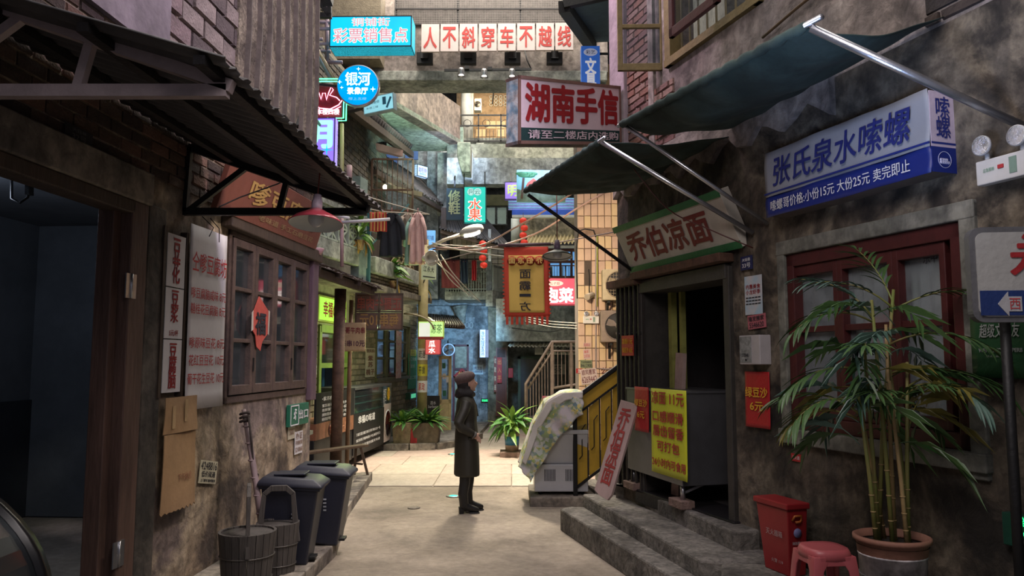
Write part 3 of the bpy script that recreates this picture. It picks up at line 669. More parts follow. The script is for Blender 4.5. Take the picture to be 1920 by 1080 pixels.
t = thing('exit_sign', 'green exit sign with a running man on the wall above the dark bins', 'sign', tuple(L.P(r[0], r[2], .05)))
MB().fb(L, *r, .01, .05).build('plate', green, t, bevel=.004)
T(t, L, '出口', r[0] + (r[1] - r[0]) * .68, (r[2] + r[3]) / 2, (r[1] - r[0]) * .5, (r[3] - r[2]) * .42, .053, whiteink, .03)
def runman(t, F, u, v, s, n, m):
    mb = MB(); mb.ell(F.P(u + s * .1, v + s * .38, n), (s * .09,) * 3, seg=8, rings=6)
    for a, b in (((.08, .3), (-.02, .02)), ((.08, .26), (.25, .12)), ((.25, .12), (.3, .2)), ((.06, .25), (-.15, .18)), ((-.15, .18), (-.2, .05)), ((-.02, .02), (.15, -.12)), ((.15, -.12), (.1, -.35)), ((-.02, .02), (-.1, -.18)), ((-.1, -.18), (-.3, -.2))):
        mb.bar(F.P(u + a[0] * s, v + a[1] * s, n), F.P(u + b[0] * s, v + b[1] * s, n), s * .09, .004, up=F.N)
    mb.build('running_man', m, t)
runman(t, L, r[0] + (r[1] - r[0]) * .24, (r[2] + r[3]) / 2, .14, .055, whiteink)
mb = MB(); cu, cv = r[0] + (r[1] - r[0]) * .24, (r[2] + r[3]) / 2
for a, b in (((-.12, -.1), (.12, -.1)), ((-.12, .1), (.12, .1)), ((-.12, -.1), (-.12, .1)), ((.12, -.1), (.12, .1))): mb.bar(L.P(cu + a[0], cv + a[1], .053), L.P(cu + b[0], cv + b[1], .053), .012, .003, up=L.N)
mb.build('pictogram_frame', whiteink, t)
sticker(L, ((540, 788), (553, 782), (553, 820), (540, 826)), .015, 'small pale sticker peeking out under the green exit sign', [('通下水', .1, .4, .8, None), ('13007', .5, .8, .8, None)], mk('tan_ink', (.3, .18, .12), .8), cream)
sticker(L, ((553, 812), (568, 805), (566, 848), (552, 853)), .018, 'pale sticker with tan print, lowest on the wall under the green exit sign', [('办证', .05, .35, .8, None), ('开锁修锁', .4, .6, .9, None), ('5210068', .7, .9, .9, None)], mk('tan_ink', (.3, .18, .12), .8), paper)
# red diamond on the window
r = L.q((470, 556), (503, 556), (503, 658), (470, 658), .05)
cu, cv = (r[0] + r[1]) / 2, (r[2] + r[3]) / 2; w_, h_ = (r[1] - r[0]) / 2, (r[3] - r[2]) / 2
t = thing('door_charm', 'faded red diamond paper with a black character taped on the tofu shop window', 'decoration', tuple(L.P(cu, r[2], .05)))
pl = [(cu - w_ * .2, cv + h_), (cu + w_ * .15, cv + h_ * .85), (cu + w_ * .95, cv + h_ * .5), (cu + w_ * .9, cv - h_ * .35), (cu + w_ * .3, cv - h_ * .65), (cu + w_ * .1, cv - h_), (cu - w_ * .35, cv - h_ * .85), (cu - w_ * .5, cv - h_ * .45), (cu - w_ * .95, cv - h_ * .2), (cu - w_ * .8, cv + h_ * .4)]
MB().fprism(L, pl, .05, .056).build('paper_diamond', mk('faded_red_paper', (.50, .08, .06), .8, var=.3), t)
T(t, L, '福', cu, cv, w_ * 1.1, h_ * .8, .06, darkink, .04)
MB().fprism(L, [(cu - w_ * 1.0, cv + h_ * .35), (cu - w_ * .85, cv + h_ * .45), (cu - w_ * .8, cv - h_ * .25), (cu - w_ * 1.0, cv - h_ * .3)], .057, .06).fprism(L, [(cu + w_ * .9, cv + h_ * .55), (cu + w_ * 1.05, cv + h_ * .5), (cu + w_ * 1.0, cv - h_ * .4), (cu + w_ * .88, cv - h_ * .35)], .057, .06).build('tape', mk('tape_cream', (.5, .45, .4), .4), t)
# electrical door plate 32
sticker(L, ((122, 228), (174, 252), (172, 280), (120, 258)), .03, 'dark house number plate on the brick wall above the garage door', [('大钰巷', .12, .35, .5, None), ('32号', .45, .85, .5, None)], mk('grey_plate_ink', (.16, .16, .17), .6), mk('plate_dark', (.02, .02, .025), .5), name='house_number_plate', cat='plate')
# thin wire across the canopy
MB().tube([at(345, 405, 6.0), at(430, 388, 6.2), at(480, 360, 6.0), at(545, 322, 6.1), at(592, 290, 5.6)], .006, 6)
o = MB().tube([at(215, 412, 5.0), at(300, 412, 5.6), at(380, 402, 6.0), at(450, 370, 6.2), at(520, 345, 6.2), at(570, 322, 6.0)], .006, 6).build('slack_wire', dkmetal); tag(o, 'slack dark wire drooping under the corrugated canopy', 'wire')
# cable in the garage
o = MB().tube([at(22, 300, 5.6), at(22, 372, 5.6), at(38, 380, 5.6), at(52, 370, 5.6), at(58, 345, 5.6), at(58, 300, 5.6)], .011, 6).bar(at(55, 345, 5.6), at(55, 366, 5.6), .06, .03).build('garage_cable', black); tag(o, 'black cable loop hanging inside the dark garage doorway', 'cable')
# --- curved glass display fridge, lower left
t = thing('display_fridge', 'black framed curved glass display fridge in the garage doorway', 'fridge', (-2.35, 3.2, 0))
def fr(p, x): return V((x, p[0], p[1]))
FX = -2.0
arc = [(0, 0.95)] + [(.9 * math.sin(a), .62 + .62 * math.cos(a)) for a in [i * math.pi / 2 / 12 for i in range(13)]]
def arcx(s, dz=0): return [V((FX - 1.0 + s * math.sin(a) * 1.0, 3.45, .60 + dz + s * .80 * math.cos(a))) for a in [i * math.pi / 2 / 14 for i in range(15)]]
fx0 = V((-3.2, 3.4, 0))
def sec(y, s):  # silhouette in x-z: vertical back, quarter ellipse to the front
    return [V((-3.25, y, .62))] + [V((-3.25 + 1.13 * s * math.sin(a), y, .62 + .74 * s * math.cos(a))) for a in [i * math.pi / 2 / 14 for i in range(15)]]
blackpl = mk('gloss_black', (.010, .010, .012), .3, bump=0)
MB().loft([sec(3.62, 1), sec(3.68, 1)]).build('end_cheek', blackpl, t)
mb = MB(); o_ = sec(3.62, 1.0); i_ = sec(3.62, .86)
for y in (2.4,):
    mb.loft([sec(y, 1), sec(y + .05, 1)])
mb.build('end_cheek', blackpl, t)
MB().grid(lambda i, j: V((-3.25 + 1.10 * math.sin(j * math.pi / 2), 2.44 + 1.18 * i, .62 + .71 * math.cos(j * math.pi / 2))), 2, 16).build('curved_glass', glassm, t, solid=.006)
MB().box((-3.3, 2.4, 0), (-2.07, 3.7, .62)).build('cabinet', white, t, bevel=.01)
for k in range(3): MB().box((-3.2, 2.45, .70 + k * .17), (-2.5 + .05 * (2 - k), 3.6, .712 + k * .17)).build('shelf', glassm, t)
MB().box((-2.3, 3.69, .8), (-2.24, 3.70, .81)).build('indicator_light', glow('green_led', (.05, 1, .25), 3), t)
o = MB().box((-3.05, 4.6, .0), (-2.9, 5.0, 1.3)).box((-3.05, 4.6, 1.32), (-2.88, 4.7, 1.5)).build('wooden_chair', woodd); bpy.data.objects.remove(o)
# --- wheelie bins
def bin_proto(name, label, loc, rz):
    t = thing(name, label, 'bin', loc, rz); pl = mk('blue_black_plastic', (.016, .018, .032), .45, bump=.04, var=.15)
    H = .70; mb = MB()
    lo = [(-.19, -.17, .04), (.17, -.17, .0), (.17, .17, .0), (-.19, .17, .04)]; hi = [(-.25, -.21, H), (.27, -.21, H - .03), (.27, .21, H - .03), (-.25, .21, H)]
    mb.hexa(lo, hi).build('body', pl, t, local=True, bevel=.018)
    MB().hexa([(-.27, -.225, H - .02), (.29, -.225, H - .05), (.29, .225, H - .05), (-.27, .225, H - .02)], [(-.27, -.225, H + .02), (.29, -.225, H - .01), (.29, .225, H - .01), (-.27, .225, H + .02)]).build('rim', pl, t, local=True, bevel=.01)
    lid = MB(); lid.loft([[V((x, y, z + H)) for x, y, z in ring] for ring in (
        [(-.28, -.235, .0), (.31, -.235, -.03), (.31, .235, -.03), (-.28, .235, .0)],
        [(-.28, -.235, .04), (.31, -.235, -.0), (.31, .235, -.0), (-.28, .235, .04)],
        [(-.24, -.19, .085), (.22, -.19, .055), (.22, .19, .055), (-.24, .19, .085)])])
    l = lid.build('lid', pl, t, local=True, bevel=.012)
    MB().box((-.16, -.12, H + .08), (.13, .12, H + .098)).build('lid_ridge', pl, l, local=True, bevel=.008)
    MB().tube([(-.29, -.18, H + .02), (-.29, .18, H + .02)], .022).build('hinge_bar', pl, t, local=True)
    MB().box((.17, -.07, .03), (.23, .07, .055)).build('pedal', black, t, local=True, bevel=.005)
    MB().fb(Fr((0, -.186, 0), (1, 0, 0)), -.13, -.04, .08, .2, 0, .006).build('molded_recess', black, t, local=True)
    for s in (-1, 1):
        MB().lathe([(.001, -.02), (.07, -.02), (.07, .02), (.001, .02)], (-.2, s * .17, .07), 16, Matrix.Rotation(math.pi / 2, 3, 'X')).build('wheel', black, t, local=True)
    for k in range(4): MB().box((.03, -.2 + .004 * k - .004, .45 - k * .035), (.06, -.196 + .004 * k, .465 - k * .035)).build('printed_mark', mk('grey_print', (.3, .32, .36), .6), t, local=True)
    return t
b1 = bin_proto('wheelie_bin', 'dark blue wheelie bin with a pedal, nearer of the two against the left wall', (-1.80, 6.45, .112), .06)
b1.scale = (.87, .87, .9)
b2 = dup(b1, (-1.70, 7.1, .112), .04, 'dark blue wheelie bin without gap behind the nearer bin, next to the kerb end')
# --- wooden buckets with upright handles
def bucket(name, label, loc, R0, H, hh, rz):
    bw = mk('grey_bucket_wood', (.085, .075, .07), .75, var=.45, scale=8, stretch=(2.5, 2.5, .15), bump=.35)
    t = thing(name, label, 'bucket', loc, rz); n = 22
    for k in range(n):
        a0, a1 = 2 * math.pi * k / n + .012, 2 * math.pi * (k + 1) / n - .012; mb = MB()
        def pt(a, r, z): return V((r * math.cos(a), r * math.sin(a), z))
        rb = R0 * .82
        mb.hexa([pt(a0, rb, 0), pt(a1, rb, 0), pt(a1, rb - .02, 0), pt(a0, rb - .02, 0)], [pt(a0, R0, H), pt(a1, R0, H), pt(a1, R0 - .02, H), pt(a0, R0 - .02, H)])
        mb.build('stave', bw, t, local=True)
    MB().lathe([(R0 * .8, .01), (.001, .012)], seg=22).build('base', bw, t, local=True)
    MB().lathe([(R0 - .025, H - .035), (R0 - .025, H - .012), (.001, H - .010)], seg=22).build('lid', bw, t, local=True)
    for z in (H * .18, H * .58):
        rr = R0 * (.82 + .18 * z / H) + .003; MB().tube([(rr * math.cos(a * .2618), rr * math.sin(a * .2618), z) for a in range(24)], .005, 6, closed=True).build('hoop', mk('hoop_wire', (.14, .13, .12), .5, .6), t, local=True)
    w_ = R0 * .92
    mb = MB(); poly = [(-w_ - .02, H * .6), (-w_ + .03, H * .6), (-w_ * .62, H + hh * .72), (-w_ * .35, H + hh * .84), (w_ * .35, H + hh * .84), (w_ * .62, H + hh * .72), (w_ - .03, H * .6), (w_ + .02, H * .6), (w_ * .82, H + hh * .8), (w_ * .4, H + hh), (-w_ * .4, H + hh), (-w_ * .82, H + hh * .8)]
    G = Fr((0, 0, 0), (1, 0, 0))
    for q_ in ([0, 1, 2, 11], [2, 3, 10, 11], [3, 4, 9, 10], [4, 5, 8, 9], [5, 6, 7, 8]):
        mb.fprism(G, [poly[i] for i in q_], -.015, .015)
    mb.build('handle', bw, t, local=True, bevel=.004); return t
bucket('wooden_bucket', 'grey wooden stave bucket with a pole-like handle, nearest to the camera by the left wall', (-1.93, 5.75, .11), .205, .40, .33, 1.9)
bucket('wooden_bucket', 'smaller dark wooden bucket with an arched handle between the near bucket and the bins', (-1.83, 6.15, .11), .165, .38, .28, .15)
t = thing('carrying_pole', 'weathered bamboo carrying pole leaning against the left wall in a bucket', 'pole', (-2.2, 6.4, .1))
pinkw = mk('pinkish_bamboo', (.26, .19, .20), .6, var=.35, scale=6, stretch=(1, 1, .2))
MB().tube([at(490, 985, 6.2), at(480, 905, 6.28), at(468, 830, 6.36), at(457, 768, 6.42)], [.025, .026, .024, .018], 10).build('shaft', pinkw, t)
for k in range(6): p = at(490, 985, 6.2).lerp(at(457, 768, 6.42), .1 + k * .15); MB().tube([p - V((0, 0, .006)), p + V((0, 0, .006))], .029, 10).build('node_ring', pinkw, t)
mb = MB()
for k in range(3): mb.tube([at(459, 775 + k * 7, 6.4) + V((.035 * math.cos(a * .7), .035 * math.sin(a * .7), .008 * math.sin(a))) for a in range(9)], .011, 6, closed=True)
mb.tube([at(466, 782, 6.36), at(472, 830, 6.33), at(476, 882, 6.3), at(484, 890, 6.3), at(482, 905, 6.3), at(474, 900, 6.3)], .009, 6).build('rope', mk('dark_rope', (.035, .025, .025), .9), t)
# --- bench at the kerb end, table behind
def bench(name, label, a, b, h, z0):
    a, b = V(a), V(b); t = thing(name, label, 'bench', ((a.x + b.x) / 2, (a.y + b.y) / 2, z0)); d = (b - a).normalized(); s = V((-d.y, d.x, 0))
    MB().bar(a + V((0, 0, h)), b + V((0, 0, h)), .15, .035).build('seat', wood, t, bevel=.006)
    for e, g in ((a, 1), (b, -1)):
        for q_ in (-1, 1):
            p = e + d * g * .14 + s * q_ * .045; MB().bar(p + V((0, 0, h)), p + s * q_ * .09 - d * g * .07, .035, .035).build('leg', wood, t)
        MB().bar(e + d * g * .12 + s * .07 + V((0, 0, h * .4)), e + d * g * .12 - s * .07 + V((0, 0, h * .4)), .025).build('stretcher', wood, t)
    return t
bench('wooden_bench', 'narrow wooden bench on the kerb end beside the rusty post', (-2.85, 10.2, .1), (-2.13, 11.3, .1), .42, .1)
t = thing('work_table', 'low dark wooden table with a shelf behind the left wall pier', 'table', (-2.95, 9.8, .1))
MB().box((-3.3, 9.4, .78), (-2.62, 10.25, .83)).build('tabletop', mk('green_grey_top', (.16, .17, .13), .6, var=.3), t)
MB().box((-3.28, 9.45, .45), (-2.66, 10.2, .48)).build('shelf', wood, t)
for x in (-3.26, -2.68):
    for y_ in (9.45, 10.2): MB().bar((x, y_, .1), (x, y_, .78), .05).build('leg', woodd, t)
t = thing('tub', 'black round tub with a pale lid on the dark wooden table', 'tub', (-2.82, 9.95, .83))
MB().lathe([(.15, 0), (.2, .10), (.21, .11)], seg=20).build('body', blackpl, t, local=True)
MB().lathe([(.215, .105), (.2, .125), (.001, .13)], seg=20).build('lid', mk('grey_lid', (.4, .42, .42), .4), t, local=True)
# posts holding the second awning
t = MB().tube([(-2.52, 11.15, .1), (-2.50, 11.15, 2.78)], .085, 14).build('iron_post', mk('peeling_brown_post', (.16, .09, .06), .7, var=.6, scale=9)); tag(t, 'thick peeling brown post under the second awning', 'post')
t = thing('bamboo_sign_pole', 'thin brown pole carrying the beef skewer sign', 'pole', tuple(gz(653, 905, .1)))
gp = gz(650, 885, .1); MB().tube([gp, gp + V((.02, 0, 2.55))], .032, 10).build('shaft', mk('brown_bamboo', (.22, .12, .06), .5, var=.4), t)
Fs = FY(gp.y - .06)
r = Fs.r(633, 605, 686, 659); yp = mk('wood_board_yellow', (.50, .36, .20), .6, var=.2, scale=6)
t = poster('skewer_sign', 'tan wooden beef skewer price sign on the thin brown pole', Fs, r, .02, yp, 'sign', th=.02)
cu = (r[0] + r[1]) / 2; w_ = r[1] - r[0]; h_ = r[3] - r[2]
T(t, Fs, '正哥牛肉串', cu + .02, r[3] - h_ * .27, w_ * .86, h_ * .22, .035, mk('dark_red_ink', (.22, .02, .03), .7), .02)
T(t, Fs, '每串10元', cu + .02, r[3] - h_ * .72, w_ * .86, h_ * .22, .035, mk('purple_ink', (.10, .03, .06), .7), .02)
# ================================================================ PERSON
SK = mk('skin', (.50, .30, .22), .5, bump=0, var=.08)
pr = thing('person', 'person in a beret, long dark coat and heeled boots standing in the alley looking up', 'person', (-.53, 9.08, -.002), .22)
bm_ = MB()
# one continuous body: legs, torso, arms, neck, head with face
def limb(pts, rs): bm_.tube(pts, rs, 14)
def ring(z, xc, yc, rx, ry, n=20, tilt=0): return [V((xc + rx * math.cos(2 * math.pi * k / n), yc + ry * math.sin(2 * math.pi * k / n), z + tilt * math.cos(2 * math.pi * k / n))) for k in range(n)]
for s, x in ((1, .05), (-1, -.03)):
    limb([(x, s * .085, .08), (x - .02, s * .085, .22), (x, s * .085, .42), (x * .6, s * .085, .62), (0, s * .08, .84)], [.04, .048, .052, .066, .085])
bm_.loft([ring(.78, 0, 0, .10, .15), ring(.95, 0, 0, .10, .14), ring(1.08, 0, 0, .09, .125), ring(1.2, 0, 0, .10, .155), ring(1.29, -.01, 0, .075, .15), ring(1.335, -.015, 0, .045, .06)])
limb([(-.015, 0, 1.3), (.005, 0, 1.42)], [.052, .048])
bm_.ell((.02, 0, 1.475), (.086, .072, .108), Matrix.Rotation(-.25, 4, 'Y'), 20, 14)
bm_.ell((.045, 0, 1.43), (.055, .05, .06)); bm_.ell((.113, 0, 1.475), (.018, .013, .022)); bm_.ell((.10, 0, 1.435), (.014, .022, .008)); bm_.ell((.085, 0, 1.402), (.02, .022, .015))
for s in (-1, 1): bm_.ell((.01, s * .073, 1.47), (.018, .012, .03))
limb([(-.02, -.15, 1.27), (-.12, -.215, 1.02), (.04, -.20, .91)], [.05, .042, .03])
limb([(-.01, .15, 1.27), (-.05, .215, 1.02), (-.03, .20, .86), (-.01, .195, .80)], [.05, .042, .03, .03])
for s, wx, wz in ((-1, .03, .91), (1, -.04, .80)):
    bm_.ell((wx + .04, s * .195, wz - .025), (.045, .018, .033), Matrix.Rotation(.5, 4, 'Y'))
    for k in range(4):
        yy = s * (.195 + (k - 1.5) * .0005); zz = wz - .012 - k * .016
        bm_.tube([(wx + .055, yy, zz - .01), (wx + .088, yy, zz - .03), (wx + .108 - .004 * abs(k - 1.3), yy, zz - .052)], [.0095, .0085, .007], 8)
    bm_.tube([(wx + .03, s * .185, wz - .01), (wx + .07, s * .18, wz + .002), (wx + .095, s * .178, wz - .012)], [.012, .010, .008], 8)
remeshed(bm_, 'body', SK, pr, .0065, 3, local=True)
coatm = mk('dark_olive_coat', (.026, .023, .015), .55, var=.25, scale=5, bump=.1)
cm = MB()
cm.loft([ring(.42, .005, 0, .148, .205), ring(.44, .005, 0, .15, .205), ring(.62, .005, 0, .145, .20), ring(.80, .0, 0, .14, .19), ring(.92, 0, 0, .135, .175), ring(1.04, .0, 0, .118, .155), ring(1.14, .0, 0, .125, .17), ring(1.22, -.005, 0, .118, .185), ring(1.28, -.015, 0, .098, .175), ring(1.32, -.02, 0, .078, .12), ring(1.35, -.02, 0, .066, .08)])
cm.tube([(-.025, -.14, 1.265), (-.06, -.19, 1.17), (-.135, -.235, 1.03), (-.10, -.235, .985), (.0, -.22, .93), (.04, -.21, .905)], [.066, .062, .056, .054, .046, .042], 14)
cm.tube([(-.02, .14, 1.265), (-.04, .19, 1.15), (-.06, .23, 1.02), (-.04, .215, .90), (-.02, .2, .83)], [.066, .062, .056, .048, .042], 14)
co = remeshed(cm, 'coat', coatm, pr, .012, 4, local=True)
MB().tube([(-.01, -.19, .86), (.06, -.172, .85), (.115, -.118, .845)], .011, 8).build('pocket_flap', coatm, co, local=True)
MB().tube([(.05, -.06, 1.33), (.10, -.05, 1.22), (.13, -.02, 1.10)], [.012, .014, .008], 8).build('lapel', coatm, co, local=True)
MB().tube([(.046, -.208, .902), (.062, -.205, .892)], .044, 14).build('cuff', mk('grey_cuff', (.12, .11, .10), .8), pr, local=True)
hm = MB(); hair = mk('black_hair', (.012, .009, .010), .6, var=.3, scale=20, stretch=(4, 4, .3), bump=.4)
hm.ell((-.03, 0, 1.47), (.088, .092, .10)); hm.ell((-.065, 0, 1.37), (.075, .10, .07)); hm.ell((-.01, -.06, 1.36), (.085, .055, .06)); hm.ell((.02, .06, 1.36), (.075, .05, .055)); hm.ell((.04, 0, 1.35), (.065, .09, .042)); hm.ell((-.11, -.02, 1.345), (.035, .05, .04)); hm.ell((-.01, -.055, 1.42), (.045, .035, .06))
remeshed(hm, 'hair', hair, pr, .008, 3, local=True)
hb = MB(); MR = Matrix.Rotation(-.32, 4, 'Y')
hb.ell((-.025, 0, 1.545), (.125, .118, .072), MR, 24, 12); hb.ell((-.03, 0, 1.50), (.098, .092, .055), MR, 20, 10)
bt = remeshed(hb, 'beret', mk('mauve_brown_wool', (.13, .085, .085), .95, var=.25, scale=30, bump=.5), pr, .008, 3, local=True)
MB().tube([(-.05, 0, 1.61), (-.052, 0, 1.625)], .008, 8).build('beret_stem', mk('mauve_brown_wool', (.13, .085, .085)), bt, local=True)
for s in (-1, 1):
    MB().ell((.094, s * .028, 1.488), (.008, .011, .007)).build('eye', darkink, pr, local=True)
boot = mk('black_leather', (.008, .008, .009), .45, bump=.05)
for s, x in ((1, .05), (-1, -.03)):
    bb = MB(); y_ = s * .085
    bb.tube([(x - .008, y_, .07), (x - .012, y_, .14), (x - .022, y_, .22), (x - .005, y_, .34), (x, y_, .46)], [.052, .054, .058, .06, .064], 14)
    bb.tube([(x - .025, y_, .12), (x - .01, y_, .09), (x + .06, y_, .062), (x + .13, y_, .04), (x + .165, y_, .033)], [.042, .05, .042, .036, .022], 14)
    bo = remeshed(bb, 'boot', boot, pr, .008, 2, local=True)
    MB().hexa([(x - .065, y_ - .026, 0), (x - .015, y_ - .026, 0), (x - .015, y_ + .026, 0), (x - .065, y_ + .026, 0)], [(x - .07, y_ - .032, .08), (x + .0, y_ - .032, .08), (x + .0, y_ + .032, .08), (x - .07, y_ + .032, .08)]).build('heel', boot, bo, local=True, bevel=.004)
    MB().box((x + .05, y_ - .035, 0), (x + .17, y_ + .035, .018)).build('sole', boot, bo, local=True, bevel=.006)
# ================================================================ RIGHT SIDE THINGS
# covered freezer
t = thing('ice_cream_freezer', 'white chest freezer standing on a cement slab by the yellow rail', 'freezer', (.62, 9.9, .11))
fz = mk('freezer_white', (.52, .53, .55), .35, bump=.02, var=.06)
Ff = FY(9.55); rr = Ff.r(1002, 735, 1078, 918)
x0 = rr[0]; x1 = .93
sl = struct(MB().box((x0 - .06, 9.4, -.01), (x1 + .3, 10.4, .11)).build('trim_3', concrete, bevel=.015))
MB().box((x0, 9.55, .15), (x1, 10.2, .48)).build('base_cabinet', fz, t, bevel=.012)
MB().hexa([(x0 + .04, 9.6, .48), (x1, 9.6, .48), (x1, 10.2, .48), (x0 + .04, 10.2, .48)], [(x0 - .02, 9.5, .85), (x1, 9.5, .85), (x1, 10.2, .85), (x0 - .02, 10.2, .85)]).build('tank', fz, t, bevel=.012)
MB().box((x0 - .03, 9.48, .85), (x1, 10.2, .90)).build('rim', fz, t, bevel=.01)
MB().hexa([(x0, 9.52, .9), (x1, 9.52, .9), (x1, 10.2, .9), (x0, 10.2, .9)], [(x0 + .12, 9.62, 1.18), (x1, 9.62, 1.18), (x1, 10.2, 1.28), (x0 + .12, 10.2, 1.28)]).build('glass_hood', glassm, t)
for k in range(2):
    for j in range(8): MB().box((x0 + .12 + k * .26 + j * .018, 9.545, .28), (x0 + .128 + k * .26 + j * .018, 9.552, .42)).build('vent_slot', black, t)
for x in (x0 + .07, x1 - .07):
    MB().lathe([(.001, -.015), (.03, -.015), (.03, .015), (.001, .015)], (x, 9.62, .14), 12, Matrix.Rotation(math.pi / 2, 3, 'X')).build('castor', black, t)
# patterned cloth over it
def clothmat():
    m = bpy.data.materials.new('flower_cloth'); m.use_nodes = True; nt = m.node_tree; b = nt.nodes['Principled BSDF']; Lk = nt.links.new
    tc = _n(nt, 'ShaderNodeTexCoord'); vo = _n(nt, 'ShaderNodeTexVoronoi'); vo.inputs['Scale'].default_value = 26; Lk(tc.outputs['Object'], vo.inputs['Vector'])
    ns = _n(nt, 'ShaderNodeTexNoise'); ns.inputs['Scale'].default_value = 4; ns.inputs['Detail'].default_value = 3; Lk(tc.outputs['Object'], ns.inputs['Vector'])
    cr = _n(nt, 'ShaderNodeValToRGB'); e = cr.color_ramp.elements; e[0].position = 0; e[0].color = (.07, .15, .06, 1); e[1].position = 1; e[1].color = (.55, .54, .46, 1)
    for p, c in ((.22, (.30, .38, .14, 1)), (.45, (.14, .22, .26, 1)), (.6, (.60, .50, .12, 1)), (.75, (.40, .45, .40, 1))): x = e.new(p); x.color = c
    Lk(vo.outputs['Color'], cr.inputs[0]); mx = _n(nt, 'ShaderNodeMix', data_type='RGBA'); mx.inputs[7].default_value = (.52, .48, .50, 1)
    r2 = _n(nt, 'ShaderNodeValToRGB'); r2.color_ramp.elements[0].position = .48; r2.color_ramp.elements[1].position = .6; Lk(ns.outputs['Fac'], r2.inputs[0])
    Lk(r2.outputs[0], mx.inputs[0]); Lk(cr.outputs[0], mx.inputs[6]); Lk(mx.outputs[2], b.inputs['Base Color']); b.inputs['Roughness'].default_value = .85; return m
cl = thing('patterned_cloth', 'flower patterned cloth with a white border draped over the freezer', 'cloth', (x0 + .2, 9.9, .9))
SP_ = [(.86, 1.36), (.62, 1.35), (.42, 1.24), (.27, .98), (.15, .62), (.09, .44)]; FP_ = [(.86, 1.10), (.74, 1.02), (.60, .86), (.47, .70), (.33, .46), (.23, .30)]
def lerpP(P_, t):
    f = t * (len(P_) - 1); k = min(int(f), len(P_) - 2); f -= k; return [P_[k][m] * (1 - f) + P_[k + 1][m] * f for m in (0, 1)]
def drape(i, j):      # i: back edge -> front hem, j: right end -> hanging left end
    sx, sz = lerpP(SP_, j)
    if i < .5: x, z, y_ = sx, sz, 10.25 - 1.64 * i
    else:
        fx, fz = lerpP(FP_, j); k = (i - .5) * 2; x, z, y_ = sx + (fx - sx) * k, sz + (fz - sz) * k, 9.43 - .05 * math.sin(k * 1.5)
    wv_ = .022 * math.sin(j * 26 + i * 4) * max(0, i - .35) * 1.6
    return V((x + .012 * math.sin(i * 19 + j * 4), y_ + wv_, z + .012 * math.sin(j * 17 + i * 6)))
mb = MB(); mb.smooth = True; mb.grid(drape, 44, 60).build('cloth', clothmat(), cl, solid=.006)
def brd(i, j):
    sx, sz = lerpP(SP_, j * .9); fx, fz = lerpP(FP_, j * .9); k = i * .28; return V((sx + (fx - sx) * k, 9.405 + .01 * math.sin(j * 20), sz + (fz - sz) * k + .004))
mb = MB(); mb.smooth = True; mb.grid(brd, 6, 50).build('white_border', mk('white_cloth', (.66, .64, .60), .8, var=.08), cl, solid=.006)
# yellow stair rail behind the shop corner
t = thing('yellow_stair_rail', 'yellow panelled stair rail with a black frame beside the freezer', 'railing', tuple(gz(1078, 946, 0)))
g0 = gz(1078, 946, 0); Rl = Fr((g0.x, g0.y - .02, 0), (1, .10, 0)); h0 = at(1078, 748, g0.y).z
yel = mk('ochre_yellow_paint', (.52, .33, .03), .5, var=.25, scale=3); sl_ = .72; Lr = .95
def rp(u, dz=0): return (u, h0 + sl_ * u + dz)
MB().fb(Rl, -.02, .03, 0, h0 + .02, -.02, .03).build('newel_post', black, t, bevel=.008)
MB().bar(Rl.P(0, h0, 0), Rl.P(Lr, h0 + sl_ * Lr, 0), .05, .055).build('handrail', black, t, bevel=.01)
MB().fprism(Rl, [rp(.03, -.03), rp(Lr, -.03), rp(Lr, -.2), rp(.03, -.2)], -.012, .0).build('top_panel', yel, t)
MB().bar(Rl.P(0, h0 - .21, .005), Rl.P(Lr, h0 + sl_ * Lr - .21, .005), .02, .025).build('mid_rail', black, t)
MB().bar(Rl.P(0, h0 - 1.08, .005), Rl.P(Lr, h0 + sl_ * Lr - 1.08, .005), .02, .03).build('bottom_rail', black, t)
k = 0
u = .03
while u < Lr - .1:
    a, b = u, u + .135
    p = MB().fprism(Rl, [rp(a, -.23), rp(b, -.23), rp(b, -1.06), rp(a, -1.06)][::-1], -.015, -.005).build('infill_panel', yel, t)
    MB().bar(Rl.P(b, rp(b)[1] - .22, 0), Rl.P(b, rp(b)[1] - 1.06, 0), .016).build('baluster', black, t)
    m_ = a + .045; MB().tube([Rl.P(m_ - .02, rp(m_)[1] - .78, .01), Rl.P(m_ + .015, rp(m_)[1] - .74, .012), Rl.P(m_ + .015, rp(m_)[1] - .42, .012), Rl.P(m_ + .06, rp(m_)[1] - .36, .01)], .006, 6).build('scroll_bar', black, p)
    u += .15; k += 1
sm = thing('stair_flight', 'cement stair flight rising behind the yellow rail', 'stairs', (1.2, 9.6, 0))
for k in range(6):
    a = .26 + k * .2; MB().fb(Rl, a, 1.6, .0 + k * .15, .15 + k * .15, -1.0, -.04).build('tread_block', stepm, sm)
